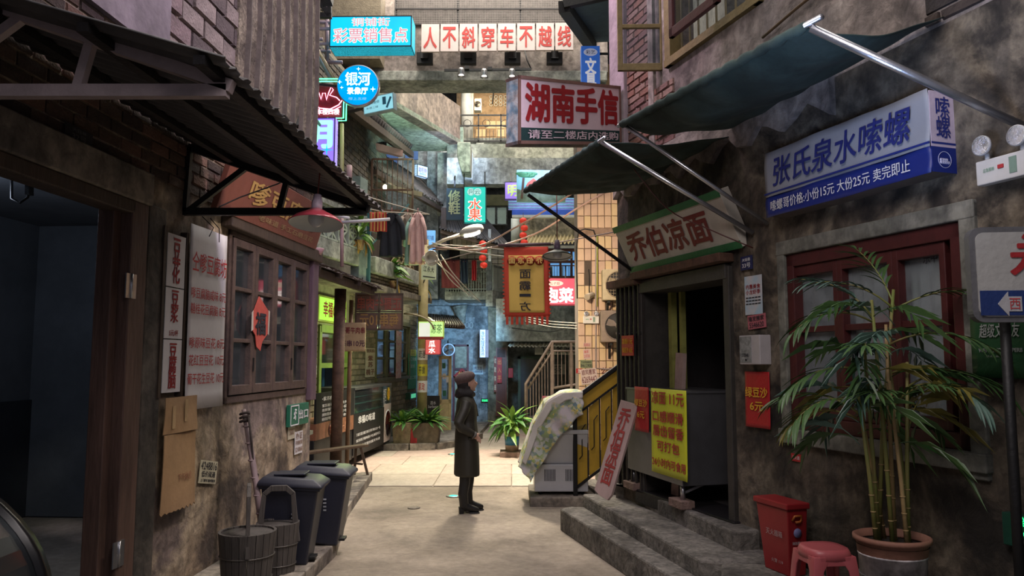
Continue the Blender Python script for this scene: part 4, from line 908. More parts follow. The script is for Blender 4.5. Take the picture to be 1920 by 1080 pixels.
# light wooden board sign leaning on the gate
A_, B_, C_, D_ = V((1.06, 7.98, 1.36)), V((1.22, 7.70, 1.30)), V((.995, 7.55, .36)), V((.83, 8.05, .36))
A_, B_, C_, D_ = at(1157, 748, 7.70), at(1191, 757, 7.50), at(1147, 940, 7.45), at(1109, 922, 7.65)
G = Fr(D_, C_ - D_, ((A_ - D_) + (B_ - C_)))
U_ = ((C_ - D_) + (B_ - A_)).normalized(); Vv = ((A_ - D_) + (B_ - C_)); H_ = Vv.length / 2; Vv.normalize(); Vv = (Vv - U_ * Vv.dot(U_)).normalized()
G = Fr((C_ + D_) / 2, U_, Vv); w_ = .225
t = thing('leaning_board', 'pale pink wooden board with red characters leaning on the steps by the gate', 'sign', tuple(D_))
MB().fprism(G, [(-w_ / 2, .03), (-w_ / 2 + .08, -.0), (w_ / 2 - .03, -.01), (w_ / 2, .05), (w_ / 2, H_), (-w_ / 2, H_)], -.03, 0).build('board', mk('pale_pink_board', (.50, .37, .34), .7, var=.25, scale=5, stretch=(1, 1, .3)), t, bevel=.004)
T(t, G, '乔伯凉面', 0, H_ * .53, w_ * .62, H_ * .80, .004, mk('washed_red', (.40, .06, .05), .7, var=.3), .03, vert=True)
# folding gate
t = thing('folding_gate', 'dark folding iron gate drawn to the left of the noodle shop doorway', 'gate', tuple(R.P(rend_ + .1, .5, .08)))
g1 = rdoor[0] + .05; ng = 13
for k in range(ng):
    u = rend_ + .02 + (g1 - rend_ - .02) * k / (ng - 1); n_ = .008 + .03 * (k % 2)
    MB().fb(R, u - .011, u + .011, .5, 2.5, n_, n_ + .018).build('upright', mk('gate_iron', (.05, .042, .04), .6, .4, var=.4), t)
for z in (1.25, 2.0):
    for k in range(ng - 1):
        u = rend_ + .02 + (g1 - rend_ - .02) * k / (ng - 1); u2 = u + (g1 - rend_ - .02) / (ng - 1)
        MB().bar(R.P(u, z - .02, .02), R.P(u2, z + .02, .05), .008, .02).build('lattice_link', black, t)
MB().fb(R, rend_ - .02, g1 + .02, 2.49, 2.56, 0, .13).build('top_channel', rust, t)
# red poster on the gate
Rg = R.off(.12)
sticker(R, ((1166, 630), (1188, 628), (1188, 667), (1166, 667)) , .075, 'small red price sheet taped on the folding gate', [('凉面11元', .15, .42, .85, None), ('绿豆沙 6元', .6, .85, .85, None)], yellowink, redposter, 'poster', 'price_sheet', boldn=.02)
# noodle cart
CF_L, CF_R = gz(1197, 903, .55), gz(1298, 940, .55)
CFr = Fr((CF_L.x, CF_L.y, 0), (CF_R - CF_L)); wC = (CF_R - CF_L).length; CFr = CFr.off(.10)
t = thing('noodle_cart', 'stainless steel food counter standing on bricks in the noodle shop doorway', 'cart', tuple(CF_L))
zt, zb = CFr.uv(1245, 730)[1], CFr.uv(1245, 897)[1]
zt = 1.46; zb = .68
MB().fb(CFr, -.03, wC + .02, zb, zt, -.62, 0).build('body', stainless, t, bevel=.006)
MB().fb(CFr, -.04, wC + .03, zt, zt + .02, -.63, .01).build('rim', stainless, t, bevel=.004)
for u_, n_ in ((.03, -.04), (wC - .05, -.04), (.03, -.58), (wC - .05, -.58)):
    MB().tube([CFr.P(u_, .56, n_), CFr.P(u_, zb, n_)], .022, 10).build('leg', steel, t)
MB().bar(CFr.P(wC - .05, .62, -.06), CFr.P(wC + .0, .72, -.3), .02).build('brace', steel, t)
brk = mk('loose_brick', (.26, .17, .14), .9, var=.4, scale=10, bump=.5)
for u_, lab in ((.05, 'loose brick under the far leg of the food counter'), (wC - .06, 'loose brick under the near leg of the food counter')):
    o = MB().fb(CFr, u_ - .13, u_ + .11, .49, .56, -.1, .03).build('loose_brick', brk, bevel=.006); tag(o, lab, 'brick')
def sheetR(F, r, n, mat, name, label, lines, ink, **k):
    t = poster(name, label, F, r, n, mat, curl=.003); w_, h_ = r[1] - r[0], r[3] - r[2]; cu = (r[0] + r[1]) / 2
    for (s_, y0, y1, wd) in lines: T(t, F, s_, cu, r[3] - h_ * (y0 + y1) / 2, w_ * wd, h_ * (y1 - y0), n + .012, ink, k.get('bold', .025))
    return t
r = CFr.q((1222, 727), (1285, 733), (1293, 908), (1222, 880), .01)
sheetR(CFr, (r[0], r[1], r[2], r[3]), .01, mk('lemon_poster', (.62, .66, .03), .5, var=.08, scale=3, bump=.03), 'menu_poster', 'large yellow poster with red noodle menu on the food counter', [('凉面 11元', .03, .18, .9), ('口感顺滑', .26, .39, .85), ('唇齿留香', .43, .56, .85), ('可打包', .61, .73, .62), ('24小时内可食用', .81, .92, .93)], redink)
r2 = CFr.q((1189, 724), (1217, 727), (1217, 812), (1192, 806), .012)
sheetR(CFr, (r2[0], r2[1] , r2[2], r2[3]), .012, redposter, 'price_sheet', 'narrow red price sheet at the left end of the food counter', [('绿豆沙', .28, .44, .9), ('6元', .55, .7, .5)], yellowink)
o = MB().hexa([R.P(rdoor[0] + .27, .5, -.12), R.P(rdoor[0] + .40, .5, -.12), R.P(rdoor[0] + .40, .5, -.16), R.P(rdoor[0] + .27, .5, -.16)], [R.P(rdoor[0] + .27, 1.82, -.2), R.P(rdoor[0] + .40, 1.81, -.2), R.P(rdoor[0] + .40, 1.81, -.24), R.P(rdoor[0] + .27, 1.82, -.24)]).build('plank', mk('pale_plank', (.48, .34, .30), .7, var=.3, scale=5)); tag(o, 'pale pink plank standing upright inside the noodle shop doorway', 'plank')
o = MB().fb(R, rdoor[0] + .5, rdoor[1] - .06, .5, 1.55, -1.6, -.9).build('chest_cabinet', mk('dark_cabinet', (.04, .04, .045), .4, bump=0), bevel=.02); tag(o, 'dark cabinet deep inside the noodle shop doorway', 'cabinet')
# noodle shop sign, top leaning forward
Bl, Br_, Tr, Tl = onR(1185, 511, .04), onR(1392, 463, .04), onR(1338, 357, .26), onR(1150, 428, .22)
G = Fr(Bl, Br_ - Bl, Tl - Bl); Vv = (Tl - Bl); Vv = Vv - G.U * Vv.dot(G.U); G = Fr(Bl, Br_ - Bl, Vv); w_ = (Br_ - Bl).length; h_ = Vv.length
t = thing('noodle_shop_sign', 'cream sign board with green edges and brown-red characters above the noodle shop door', 'sign', tuple(Bl))
sk_ = (Tl - Bl).dot(G.U); sk2 = (Tr - Br_).dot(G.U)
MB().fprism(G, [(0, 0), (w_, 0), (w_ + sk2, h_), (sk_, h_)], -.10, 0).build('board', mk('aged_cream', (.50, .46, .40), .6, var=.3, scale=3), t, bevel=.004)
gr = mk('sign_green', (.02, .14, .05), .5, var=.2)
MB().fprism(G, [(-.005, -.005), (w_ + .005, -.005), (w_, .055), (0, .055)], 0, .012).build('bottom_edge_strip', gr, t)
MB().fprism(G, [(sk_ - .005, h_ - .055), (w_ + sk2, h_ - .055), (w_ + sk2 + .005, h_ + .005), (sk_ - .005, h_ + .005)], 0, .012).build('top_edge_strip', gr, t)
T(t, G, '乔伯凉面', w_ * .46 + sk_ * .5, h_ * .50, w_ * .76, h_ * .56, .004, mk('brown_red', (.17, .025, .02), .7, var=.2), .035)
# house number, posters, meter box
sticker(R, ((1389, 481), (1411, 479), (1411, 505), (1389, 507)), .02, 'dark blue house number plate beside the noodle shop door', [('大钰巷', .15, .38, .7, None), ('33号', .5, .85, .7, None)], whiteink, mk('navy_plate', (.015, .02, .09), .4), 'plate', 'house_number_plate')
t = sticker(R, ((1395, 519), (1427, 515), (1431, 588), (1399, 591)), .015, 'tall blue and red food flyer on the wall beside the noodle shop door', [('约惠美食', .22, .34, .85, redpaint), ('小龙虾季', .36, .48, .85, redpaint), ('■■■■■', .55, .58, .85, darkink), ('■■■■■', .63, .66, .85, darkink), ('■■■■■', .71, .74, .85, darkink)], redpaint, mk('sky_flyer', (.32, .48, .60), .6, c2=(.55, .5, .5), scale=9), 'poster', 'food_flyer')
sticker(R, ((1402, 591), (1436, 588), (1436, 614), (1403, 618)), .015, 'pink moving company slip under the blue food flyer', [('隆发搬家', .1, .45, .85, None), ('5546620', .55, .9, .8, None)], darkink, mk('pink_slip', (.45, .12, .15), .7), rot=.06)
r = R.q((1390, 629), (1428, 628), (1430, 684), (1391, 683), .08)
t = thing('meter_box', 'pale grey electric meter box with a paper notice on the wall right of the door', 'box', tuple(R.P(r[0], r[2], 0)))
MB().fb(R, *r, 0, .10).build('box_body', mk('pale_grey_box', (.45, .42, .43), .5, var=.15), t, bevel=.006)
MB().fb(R, r[0] + .01, r[0] + (r[1] - r[0]) * .6, r[2] + .015, r[3] - .01, .10, .104).build('paper_notice', mk('grey_notice', (.33, .34, .34), .6, var=.6, scale=25), t)
T(t, R, '1572540', r[0] + (r[1] - r[0]) * .3, r[2] + .07, .09, .025, .106, darkink)
MB().ell(R.P(r[0] + (r[1] - r[0]) * .35, r[2] + .035, .105), (.008, .008, .008)).build('lock', black, t)
r = R.q((1396, 696), (1444, 698), (1445, 803), (1400, 801), .02)
sheetR(R, r, .02, redposter, 'price_poster', 'red mung bean soup price poster on the wall below the meter box', [('绿豆沙', .28, .46, .88), ('6元', .54, .70, .52)], yellowink)
sticker(R, ((1484, 851), (1502, 851), (1502, 865), (1484, 865)), .012, 'tiny red fire extinguisher sticker below the right window', [('灭火器', .25, .75, .8, None)], whiteink, redposter, boldn=.0)
# red extinguisher box
t = thing('extinguisher_box', 'red steel fire extinguisher box standing by the right wall behind the pink stool', 'box', (1.93, 5.05, .34))
redbox = mk('red_enamel_box', (.30, .018, .022), .4, var=.12, bump=.04)
ua, ub_, uc = R.uv(1420, 950, .25)[0], R.uv(1434, 1050, .25)[0], R.uv(1478, 1000, .25)[0]
MB().hexa([R.P(ub_, .34, .25), R.P(uc, .34, .25), R.P(uc, .34, .12), R.P(ub_, .34, .12)], [R.P(ua, .77, .26), R.P(uc + .01, .77, .26), R.P(uc + .01, .77, .1), R.P(ua, .77, .1)]).build('box_body', redbox, t, bevel=.008)
MB().fb(R, ua - .015, uc + .025, .77, .81, .09, .275).build('lid', redbox, t, bevel=.008)
um_ = (ub_ + uc) / 2
T(t, R, '灭火器箱', um_, .60, .17, .04, .266, mk('faded_white_ink', (.5, .4, .4), .7), .0)
T(t, R, '火警 119', um_ + .02, .42, .12, .025, .262, mk('faded_white_ink', (.5, .4, .4), .7), .0)
Fe = Fr(R.P(uc + .012, 0, .265), -R.N)
MB().tube([Fe.P(.04, .70, .0), Fe.P(.05, .73, .012), Fe.P(.10, .73, .012), Fe.P(.11, .70, .0), Fe.P(.09, .69, .008), Fe.P(.06, .69, .008)], .008, 8).build('handle', mk('orange_handle', (.5, .14, .03), .4), t)
MB().lathe([(.03, 0), (.03, .004), (.001, .004)], Fe.P(.075, .62, .003), 20, Fe.N.to_track_quat('Z', 'Y').to_matrix()).build('round_badge', mk('badge_blue', (.25, .25, .5), .5), t)
MB().fb(Fe, .05, .095, .46, .51, 0, .005).build('label_sticker', mk('badge_pale', (.5, .45, .55), .5), t)
T(t, Fe, '消防器材', .072, .555, .08, .02, .005, whiteink, 0)
# pink stool
t = thing('plastic_stool', 'pink-red plastic stool standing in front of the red extinguisher box', 'stool', (1.60, 4.05, .34), .12)
pk = mk('pink_red_plastic', (.42, .09, .10), .4, var=.1, bump=.02)
t.scale = (.80, .80, 1); s0, s1, H_ = .125, .175, .46
def rr_(s, z, n=24, p=3.2): 
    out = []
    for k in range(n):
        a = 2 * math.pi * k / n; c, q_ = math.cos(a), math.sin(a); out.append(V((s * math.copysign(abs(c) ** (2 / p), c), s * math.copysign(abs(q_) ** (2 / p), q_), z)))
    return out
seat = MB().loft([rr_(.13, H_ - .055), rr_(.145, H_ - .05), rr_(.142, H_ - .02), rr_(.13, H_), rr_(.10, H_ - .004)]).build('seat', pk, t, local=True)
for sx in (-1, 1):
    for sy in (-1, 1):
        def lr(s, z, w): return [V((sx * (s - w), sy * s, z)), V((sx * s, sy * s, z)), V((sx * s, sy * (s - w), z)), V((sx * (s - .012), sy * (s - w), z)), V((sx * (s - .014), sy * (s - .014), z)), V((sx * (s - w), sy * (s - .012), z))]
        MB().loft([lr(.185, 0, .055), lr(.165, .2, .055), lr(.148, .36, .065), lr(.138, H_ - .03, .11)]).build('leg', pk, t, local=True, bevel=.003)
for a in range(4):
    Mr = Matrix.Rotation(a * math.pi / 2, 3, 'Z')
    MB().add([Mr @ V(p) for p in [(-.13, .158, .17), (.13, .158, .17), (.13, .168, .17), (-.13, .168, .17), (-.13, .155, .21), (.13, .155, .21), (.13, .165, .21), (-.13, .165, .21)]], MB.BF).build('side_rung', pk, t, local=True, bevel=.003)
    MB().add([Mr @ V(p) for p in [(-.1, .13, H_ - .075), (.1, .13, H_ - .075), (.1, .142, H_ - .075), (-.1, .142, H_ - .075), (-.1, .128, H_ - .03), (.1, .128, H_ - .03), (.1, .14, H_ - .03), (-.1, .14, H_ - .03)]], MB.BF).build('apron', pk, t, local=True, bevel=.003)
# potted palm
pp = V((1.985, 4.12, .34))
t = thing('potted_palm', 'tall areca palm in a terracotta rimmed paint bucket in front of the right window', 'plant', tuple(pp))
MB().lathe([(.145, 0), (.165, .40), (.168, .40), (.168, .41)], seg=32).build('bucket', grime('pale_paint_bucket', [(.25, .22, .2), (.62, .57, .58), (.75, .70, .70)], 5, .2, .4), t, local=True)
MB().lathe([(.155, .39), (.168, .41), (.175, .47), (.19, .475), (.19, .495), (.178, .50), (.17, .46)], seg=36, caps=False).build('pot_rim', mk('terracotta', (.34, .16, .11), .7, var=.25), t, local=True)
MB().lathe([(.178, .455), (.09, .465), (.001, .46)], seg=24).build('soil', mk('dark_soil', (.03, .022, .016), 1, bump=1, scale=30), t, local=True)
for z in (.1, .3): MB().tube([((.15 + z * .045) * math.cos(a * .2618), (.15 + z * .045) * math.sin(a * .2618), z) for a in range(24)], .004, 6, closed=True).build('bucket_bead', mk('wire_grey', (.25, .24, .24), .5, .5), t, local=True)
Fb = FY(pp.y - .172)
cyl = T(t, Fb, 'WEIYI', pp.x - .01, .34 + .30, .15, .045, .0, darkink, .03)
for v_ in cyl.data.vertices:
    a = (v_.co.x) / .166; v_.co.x = .168 * math.sin(a); v_.co.y = -.168 * math.cos(a)
stemm = mk('green_cane', (.16, .20, .045), .5, var=.4, scale=5, c2=(.22, .17, .06)); dryst = mk('dry_cane', (.42, .29, .13), .6, var=.3)
leafm = [mk('palm_green', (.04, .10, .025), .45, var=.3, bump=.05), mk('palm_mid_green', (.065, .14, .04), .45, var=.3, bump=.05), mk('palm_blue_lit', (.11, .20, .16), .4, var=.3, bump=.05), mk('palm_yellow', (.22, .19, .04), .5, var=.3, bump=.05)]  # the blue-green one carries bluish light on upper fronds in its colour
random.seed(21)
lfm = {}
def leaflet_mesh(m, L_):
    k = (m.name, round(L_, 2))
    if k not in lfm:
        mb = MB(); n = 6
        for i in range(n):
            pass
        rows = []
        for i in range(n + 1):
            q_ = i / n; w2 = .0095 * math.sin(math.pi * min(1, q_ * .95 + .06)) ** .7 + .0005; x = L_ * q_; z = -.35 * L_ * q_ ** 2.2
            rows += [(x, -w2, z + w2 * .4), (x, 0, z), (x, w2, z + w2 * .4)]
        fs = []
        for i in range(n): fs += [(3 * i, 3 * i + 1, 3 * i + 4, 3 * i + 3), (3 * i + 1, 3 * i + 2, 3 * i + 5, 3 * i + 4)]
        me = bpy.data.meshes.new('leaflet'); me.from_pydata(rows, [], fs); me.materials.append(m); lfm[k] = me
    return lfm[k]
def frond(base, az, el, Ln, drop, m, nl=9, lmax=.27):
    """arching rachis with leaflets as sub-parts"""
    base = V(base); h = V((math.cos(az), math.sin(az), 0)); pts = []; p = base.copy(); e = el; n = 10
    for i in range(n + 1):
        pts.append(p.copy()); p = p + (h * math.cos(e) + V((0, 0, math.sin(e)))) * Ln / n; e -= drop / n
    fo = MB().tube(pts, [.006 - .0045 * i / n for i in range(n + 1)], 6).build('frond', stemm, t, local=True)
    for i in range(nl):
        q_ = .28 + .70 * i / (nl - 1); f = q_ * n; k = min(int(f), n - 1); c = pts[k].lerp(pts[k + 1], f - k); tn = (pts[k + 1] - pts[k]).normalized()
        sd = tn.cross(V((0, 0, 1))).normalized(); up_ = sd.cross(tn)
        for s in (-1, 1):
            ll = lmax * (.55 + .45 * math.sin(math.pi * min(1, (i + 1.2) / nl))) * random.uniform(.85, 1.1)
            d = (tn * random.uniform(.75, 1.0) + sd * s * random.uniform(.55, .8) + up_ * random.uniform(-.05, .2)).normalized()
            if i == nl - 1: d = (tn + sd * s * .25).normalized()
            y_ = V((0, 0, 1)).cross(d).normalized(); z_ = d.cross(y_)
            o = bpy.data.objects.new('leaflet', leaflet_mesh(m, round(ll * 20) / 20)); COL.objects.link(o); o.parent = fo
            o.matrix_local = Matrix.Translation(c) @ Matrix((d, y_, z_)).transposed().to_4x4()
    return fo
canes = [(-.06, .02, -.10, .0, 1.05, 0), (-.02, -.05, -.06, -.02, 1.28, 0), (.03, .03, .02, .0, 1.15, 1), (.07, -.03, .10, -.05, .95, 0), (.0, .08, -.14, .03, .8, 1), (-.09, -.02, -.17, -.05, .85, 0), (.10, .02, .05, .05, 1.0, 0), (.04, -.08, .0, -.05, .85, 1), (-.04, .06, .08, .02, 1.34, 0)]
tops = []
for (bx, by, tx, ty, hh, dry) in canes:
    pts = [V((bx, by, .45)), V((bx + (tx - bx) * .3, by + (ty - by) * .3, .45 + hh * .4)), V((tx, ty, .45 + hh))]
    c = MB().tube(pts, [.013, .011, .008], 8).build('cane', dryst if dry else stemm, t, local=True)
    for k in range(4): p = pts[0].lerp(pts[1], k / 4); MB().tube([p, p + V((0, 0, .006))], .0145, 8).build('cane_node', dryst, c, local=True)
    tops.append(pts[2])
tops = [p - V((0, 0, .09)) for p in tops]
fr_specs = [ # cane index, azimuth, elevation, length, droop, material
    (8, 3.0, .8, .50, 1.1, 2), (8, 5.9, .55, .50, .9, 1), (8, 1.9, 1.2, .45, .6, 1), (1, 3.3, .45, .50, 1.3, 0), (1, 2.5, 1.0, .45, 1.0, 2), (2, 5.6, .5, .55, 1.3, 0), (6, 5.75, .30, .62, 1.2, 0),
    (0, 3.2, .25, .50, 1.2, 1), (5, 3.4, .3, .45, 1.3, 1), (3, 5.4, .4, .42, 1.5, 2), (3, 6.0, .6, .42, 1.3, 0), (0, 4.3, .8, .42, 1.1, 1), (4, 3.0, .5, .40, 1.5, 3), (7, 5.2, 1.0, .34, 1.2, 1), (5, 2.7, .7, .45, 1.3, 0), (7, 4.0, .9, .32, 1.2, 1)]
for (ci, az, el, Ln, dr_, m) in fr_specs: frond(tops[ci] - V((0, 0, random.uniform(0, .12))), az, el, Ln, dr_, leafm[m], lmax=.21)
# the smaller inner leaves, joined
inner = MB()
for k in range(36):
    b_ = tops[k % 9] - V((0, 0, random.uniform(.0, .25))); az = random.uniform(0, 6.28); h = V((math.cos(az), math.sin(az), 0)); p = b_.copy(); e = random.uniform(.2, 1.1); pts = []
    for i in range(7): pts.append(p.copy()); p = p + (h * math.cos(e) + V((0, 0, math.sin(e)))) * .055; e -= .22
    inner.mi = 3 if k % 6 == 0 else k % 3; inner.tube(pts, .003, 4)
    for i in range(2, 7):
        for s in (-1, 1):
            tn = (pts[i] - pts[i - 1]).normalized(); sd = tn.cross(V((0, 0, 1))).normalized() * s; d_ = (tn * .9 + sd * .6 + V((0, 0, random.uniform(-.3, .1)))).normalized(); l_ = random.uniform(.12, .22); w_ = V((0, 0, 1)).cross(d_).normalized() * .011
            q1_ = pts[i] + d_ * l_ * .5; q2_ = pts[i] + d_ * l_ - V((0, 0, l_ * .3)); inner.add([pts[i], q1_ - w_, q2_, q1_ + w_], [(0, 1, 2), (0, 2, 3)])
tag(inner.build('inner_leaves', leafm, t, local=True), kind='stuff')
# direction sign on a pole, far right
t = thing('direction_sign', 'white and blue street direction sign on a black pole at the right edge', 'sign', (2.30, 3.35, .0))
Fd = Fr((2.065, 3.42, 0), (1, -.12, 0)); 
a = Fd.uv(1816, 435)[0]; zt = Fd.uv(1900, 425)[1]; zb = Fd.uv(1900, 604)[1]; um = Fd.uv(1893, 500)[0]
gm = mk('sign_frame_grey', (.17, .17, .18), .5, .4)
Wd = 1.0
def rrect(u0, u1, v0, v1, r, n=6):
    out = []
    for cx, cy, a0 in ((u1 - r, v0 + r, -90), (u1 - r, v1 - r, 0), (u0 + r, v1 - r, 90), (u0 + r, v0 + r, 180)):
        out += [(cx + r * math.cos(math.radians(a0 + 90 * k / n)), cy + r * math.sin(math.radians(a0 + 90 * k / n))) for k in range(n + 1)]
    return out
MB().fprism(Fd, rrect(a, a + Wd, zb, zt, .05), -.05, 0).build('backing', gm, t)
MB().fprism(Fd, rrect(a + .025, a + Wd - .025, zb + .025, zt - .025, .035), 0, .006).build('white_panel', mk('dull_white_panel', (.36, .36, .35), .5, var=.1), t)
vb = Fd.uv(1880, 545)[1]
MB().fb(Fd, a + .03, a + Wd - .03, zb + .03, vb, .006, .010).build('blue_band', mk('band_blue', (.01, .03, .14), .5, var=.1), t)
T(t, Fd, '永', a + .27, (vb + zt) / 2 + .01, .21, (zt - vb) * .66, .009, mk('dull_red', (.34, .015, .02), .6), .03)
aw = mk('pale_arrow', (.42, .42, .44), .6); vm = (zb + vb) / 2 + .01
MB().fprism(Fd, [(a + .10, vm), (a + .145, vm - .055), (a + .145, vm - .033), (a + .20, vm - .033), (a + .20, vm + .033), (a + .145, vm + .033), (a + .145, vm + .055)], .010, .013).build('arrow', aw, t)
T(t, Fd, '西', a + .17, vm, .045, .05, .015, redink, .0); T(t, Fd, 'YONG', a + .34, vm, .20, .07, .012, aw, .0)
MB().tube([Fd.P(um, 0, -.07), Fd.P(um, zt, -.07)], .022, 12).build('pole', black, t)
for z in (.62, .95): MB().tube([Fd.P(um, z, -.07), Fd.P(um + .6, z, -.07)], .018, 10).build('crossbar', black, t)
# green poster behind
r = R.q((1822, 600), (1925, 590), (1925, 712), (1822, 706), .03); r = (r[0], r[0] + .5, r[2], r[3] + .3)
t = poster('green_poster', 'dark green poster with white script on the wall behind the direction sign', R, r, .03, mk('poster_green', (.012, .06, .02), .5, var=.15), th=.006)
T(t, R, '超级文和友', r[0] + .17, r[2] + .24, .22, .07, .04, mk('poster_grey_ink', (.3, .32, .3), .7), .02, shear=.1)
T(t, R, "WENHEYOU SUPERB", r[0] + .17, r[2] + .14, .24, .02, .04, mk('poster_grey_ink', (.3, .32, .3), .7), .02)
T(t, R, '长沙·永远街', r[0] + .15, r[2] + .11, .12, .012, .04, mk('poster_grey_ink', (.3, .32, .3), .7), .0)
# lit green exit light
r = R.q((1875, 967), (1925, 962), (1925, 1030), (1878, 1022), .06)
t = thing('exit_light', 'lit green emergency exit light low on the right wall behind the black pole', 'sign', tuple(R.P(r[0], r[2], .06)))
MB().fb(R, r[0], r[0] + .32, r[2], r[3], 0, .05).build('housing', mk('exit_housing', (.01, .06, .04), .4), t, bevel=.004)
gl = glow('exit_glow', (.03, 1, .3), 1.6)
T(t, R, '安全出口', r[0] + .13, r[2] + .13, .14, .045, .053, gl, .03); T(t, R, 'EXIT', r[0] + .13, r[2] + .07, .14, .04, .053, gl, .03)
runman(t, R, r[0] + .26, r[2] + .1, .12, .055, gl)
# emergency twin lamps
def emlight(name, label, F, r, n, dz, rad):
    t = thing(name, label, 'lamp', tuple(F.P(r[0], r[2], n))); w_ = r[1] - r[0]
    MB().fb(F, *r, n - .05, n).build('battery_box', white, t, bevel=.006)
    for k, q_ in enumerate((.18, .82)):
        c = F.P(r[0] + w_ * q_, r[3] + rad + dz[k], n + .01); Mr = F.N.to_track_quat('Z', 'Y').to_matrix()
        MB().lathe([(.001, -.04), (rad * .6, -.03), (rad, .0), (rad, .012), (rad * .9, .014)], c, 24, Mr, caps=False).build('lamp_head', mk('lamp_head_grey', (.5, .5, .52), .4), t)
        MB().lathe([(.001, .0), (rad * .2, .004), (rad * .9, .012)], c, 24, Mr, caps=False).build('reflector', mk('chrome_reflector', (.75, .75, .78), .15, .9, bump=.6, scale=40), t)
        MB().tube([F.P(r[0] + w_ * q_, r[3] - .01, n - .02), F.P(r[0] + w_ * q_, r[3] + .02 + dz[k], n - .02)], .012).build('swivel', white, t)
    MB().fb(F, r[0] + w_ * .42, r[0] + w_ * .52, r[2] + (r[3] - r[2]) * .5, r[2] + (r[3] - r[2]) * .65, n, n + .006).build('indicator', redink, t)
    MB().fb(F, r[0] + w_ * .62, r[0] + w_ * .75, r[2] + (r[3] - r[2]) * .2, r[2] + (r[3] - r[2]) * .85, n, n + .003).build('status_label', mk('label_green', (.2, .3, .24), .6), t)
    T(t, F, '应急照明', r[0] + w_ * .25, r[2] + (r[3] - r[2]) * .55, w_ * .2, .02, n + .004, mk('ink_green', (.03, .25, .12), .6), 0)
    return t
r = R.q((1828, 305), (1918, 280), (1922, 338), (1832, 354), .1)
emlight('emergency_lamp', 'white twin headed emergency lamp on the right wall beside the blue and white sign', R, (r[0], r[0] + .30, r[2] + .02, r[3]), .10, (.02, .02), .052)
# blue and white snail sign
t = thing('snail_shop_sign', 'white and blue box sign with blue brush characters above the right window', 'sign', tuple(R.P(0, 2.76, 0)))
q0 = R.uv(1436, 350, .17)[0]; q1 = R.uv(1744, 240, .17)[0]
signw = mk('sign_white_vinyl', (.28, .29, .33), .5, var=.12, scale=2); signb = mk('sign_blue_vinyl', (.010, .024, .19), .45, var=.15, scale=2)
MB().fb(R, q0 + .004, q1 - .004, 2.765, 3.205, 0, .155).build('box_frame', mk('sign_underside', (.12, .10, .09), .7), t)
def wv(a, b, z0, z1): return lambda i, j: R.P(a + (b - a) * i, z0 + (z1 - z0) * j, .172 + .006 * math.sin(i * 9 + j * 4) + .004 * math.sin(i * 21 - j * 6))
mb = MB(); mb.smooth = True; mb.grid(wv(q0, q1, 2.90, 3.22), 40, 6).build('white_face', signw, t, solid=.003)
mb = MB(); mb.smooth = True; mb.grid(wv(q0, q1, 2.755, 2.90), 40, 4).build('blue_face', signb, t, solid=.003)
MB().fb(R, q0, q1, 2.915, 2.926, .175, .186).build('blue_line', signb, t)
T(t, R, '张氏泉水嗦螺', (q0 + q1) / 2 - .0, 3.06, (q1 - q0) * .84, .20, .188, blueink, .02, shear=.12)
T(t, R, '嗦螺哥价格:小份15元 大份25元 卖完即止', (q0 + q1) / 2 - .03, 2.826, (q1 - q0) * .86, .075, .188, whiteink, .004)
Fn = Fr(R.P(q1, 0, .17), -R.N, (0, 0, 1))
pkw = mk('sign_pink_white', (.55, .44, .52), .5, var=.08)
MB().fb(Fn, 0, .17, 2.90, 3.21, 0, .004).build('end_white_face', pkw, t); MB().fb(Fn, 0, .17, 2.76, 2.90, 0, .004).fb(Fn, 0, .17, 2.915, 2.926, .004, .006).build('end_blue_face', signb, t)
T(t, Fn, '嗦螺', .085, 3.065, .10, .23, .007, blueink, .015, vert=True)
mb = MB(); mb.tube([Fn.P(.085 + .045 * math.cos(a * .2618), 2.83 + .045 * math.sin(a * .2618), .006) for a in range(24)], .0018, 5, closed=True)
for k in range(9): mb.ell(Fn.P(.085 + ((k % 5) - 2) * .013, 2.815 + (k // 5) * .014, .006), (.009, .004, .009), seg=8, rings=5)
mb.build('snail_badge', mk('badge_line', (.5, .5, .7), .6), t)
# ================================================================ BACK STREET
conc_g = grime('green_grey_concrete', [(.12, .13, .115), (.24, .26, .23), (.36, .37, .33)], 1.2, .4, .5)
conc_b = grime('blue_grey_concrete', [(.11, .13, .15), (.22, .25, .28), (.32, .36, .39)], 1.4, .4, .45)
conc_p = grime('warm_beam_concrete', [(.20, .165, .15), (.36, .30, .27), (.44, .38, .34)], 1.0, .35, .4)
darkwall = grime('dark_back_wall', [(.04, .04, .04), (.09, .09, .085)], 1.2, .4, .4)
struct(MB().box((-9, 24, 0), (9, 24.3, 13)).build('wall_back', darkwall))
struct(MB().box((-9, 9.2, 0), (-5.8, 24, 13)).build('wall_left_far', darkwall))
struct(MB().box((3.2, 11, 0), (3.5, 24, 13)).build('wall_right_far', darkwall))
struct(MB().prism([(-2.5, 15.2), (-1.45, 15.35), (-1.05, 16.3), (-.75, 17.6), (-.6, 20.9), (-4, 20.9), (-4, 15.0)], -.01, .10).build('trim_4', grime('pale_pavement', [(.22, .20, .18), (.38, .35, .31)], 1.5, .3, .3)))
kb = thing('far_kerb', 'curved kerb of cement blocks in front of the shop planters', 'kerb', (-1.8, 15.3, 0)); kpts = [(-2.5, 15.17), (-2.0, 15.2), (-1.5, 15.32), (-1.15, 15.85), (-.92, 16.6), (-.72, 17.5)]
for i in range(len(kpts) - 1):
    a, b = V((*kpts[i], .06)), V((*kpts[i + 1], .06)); MB().bar(a, a.lerp(b, .97), .16, .13).build('kerb_stone', kerbm, kb, bevel=.01)
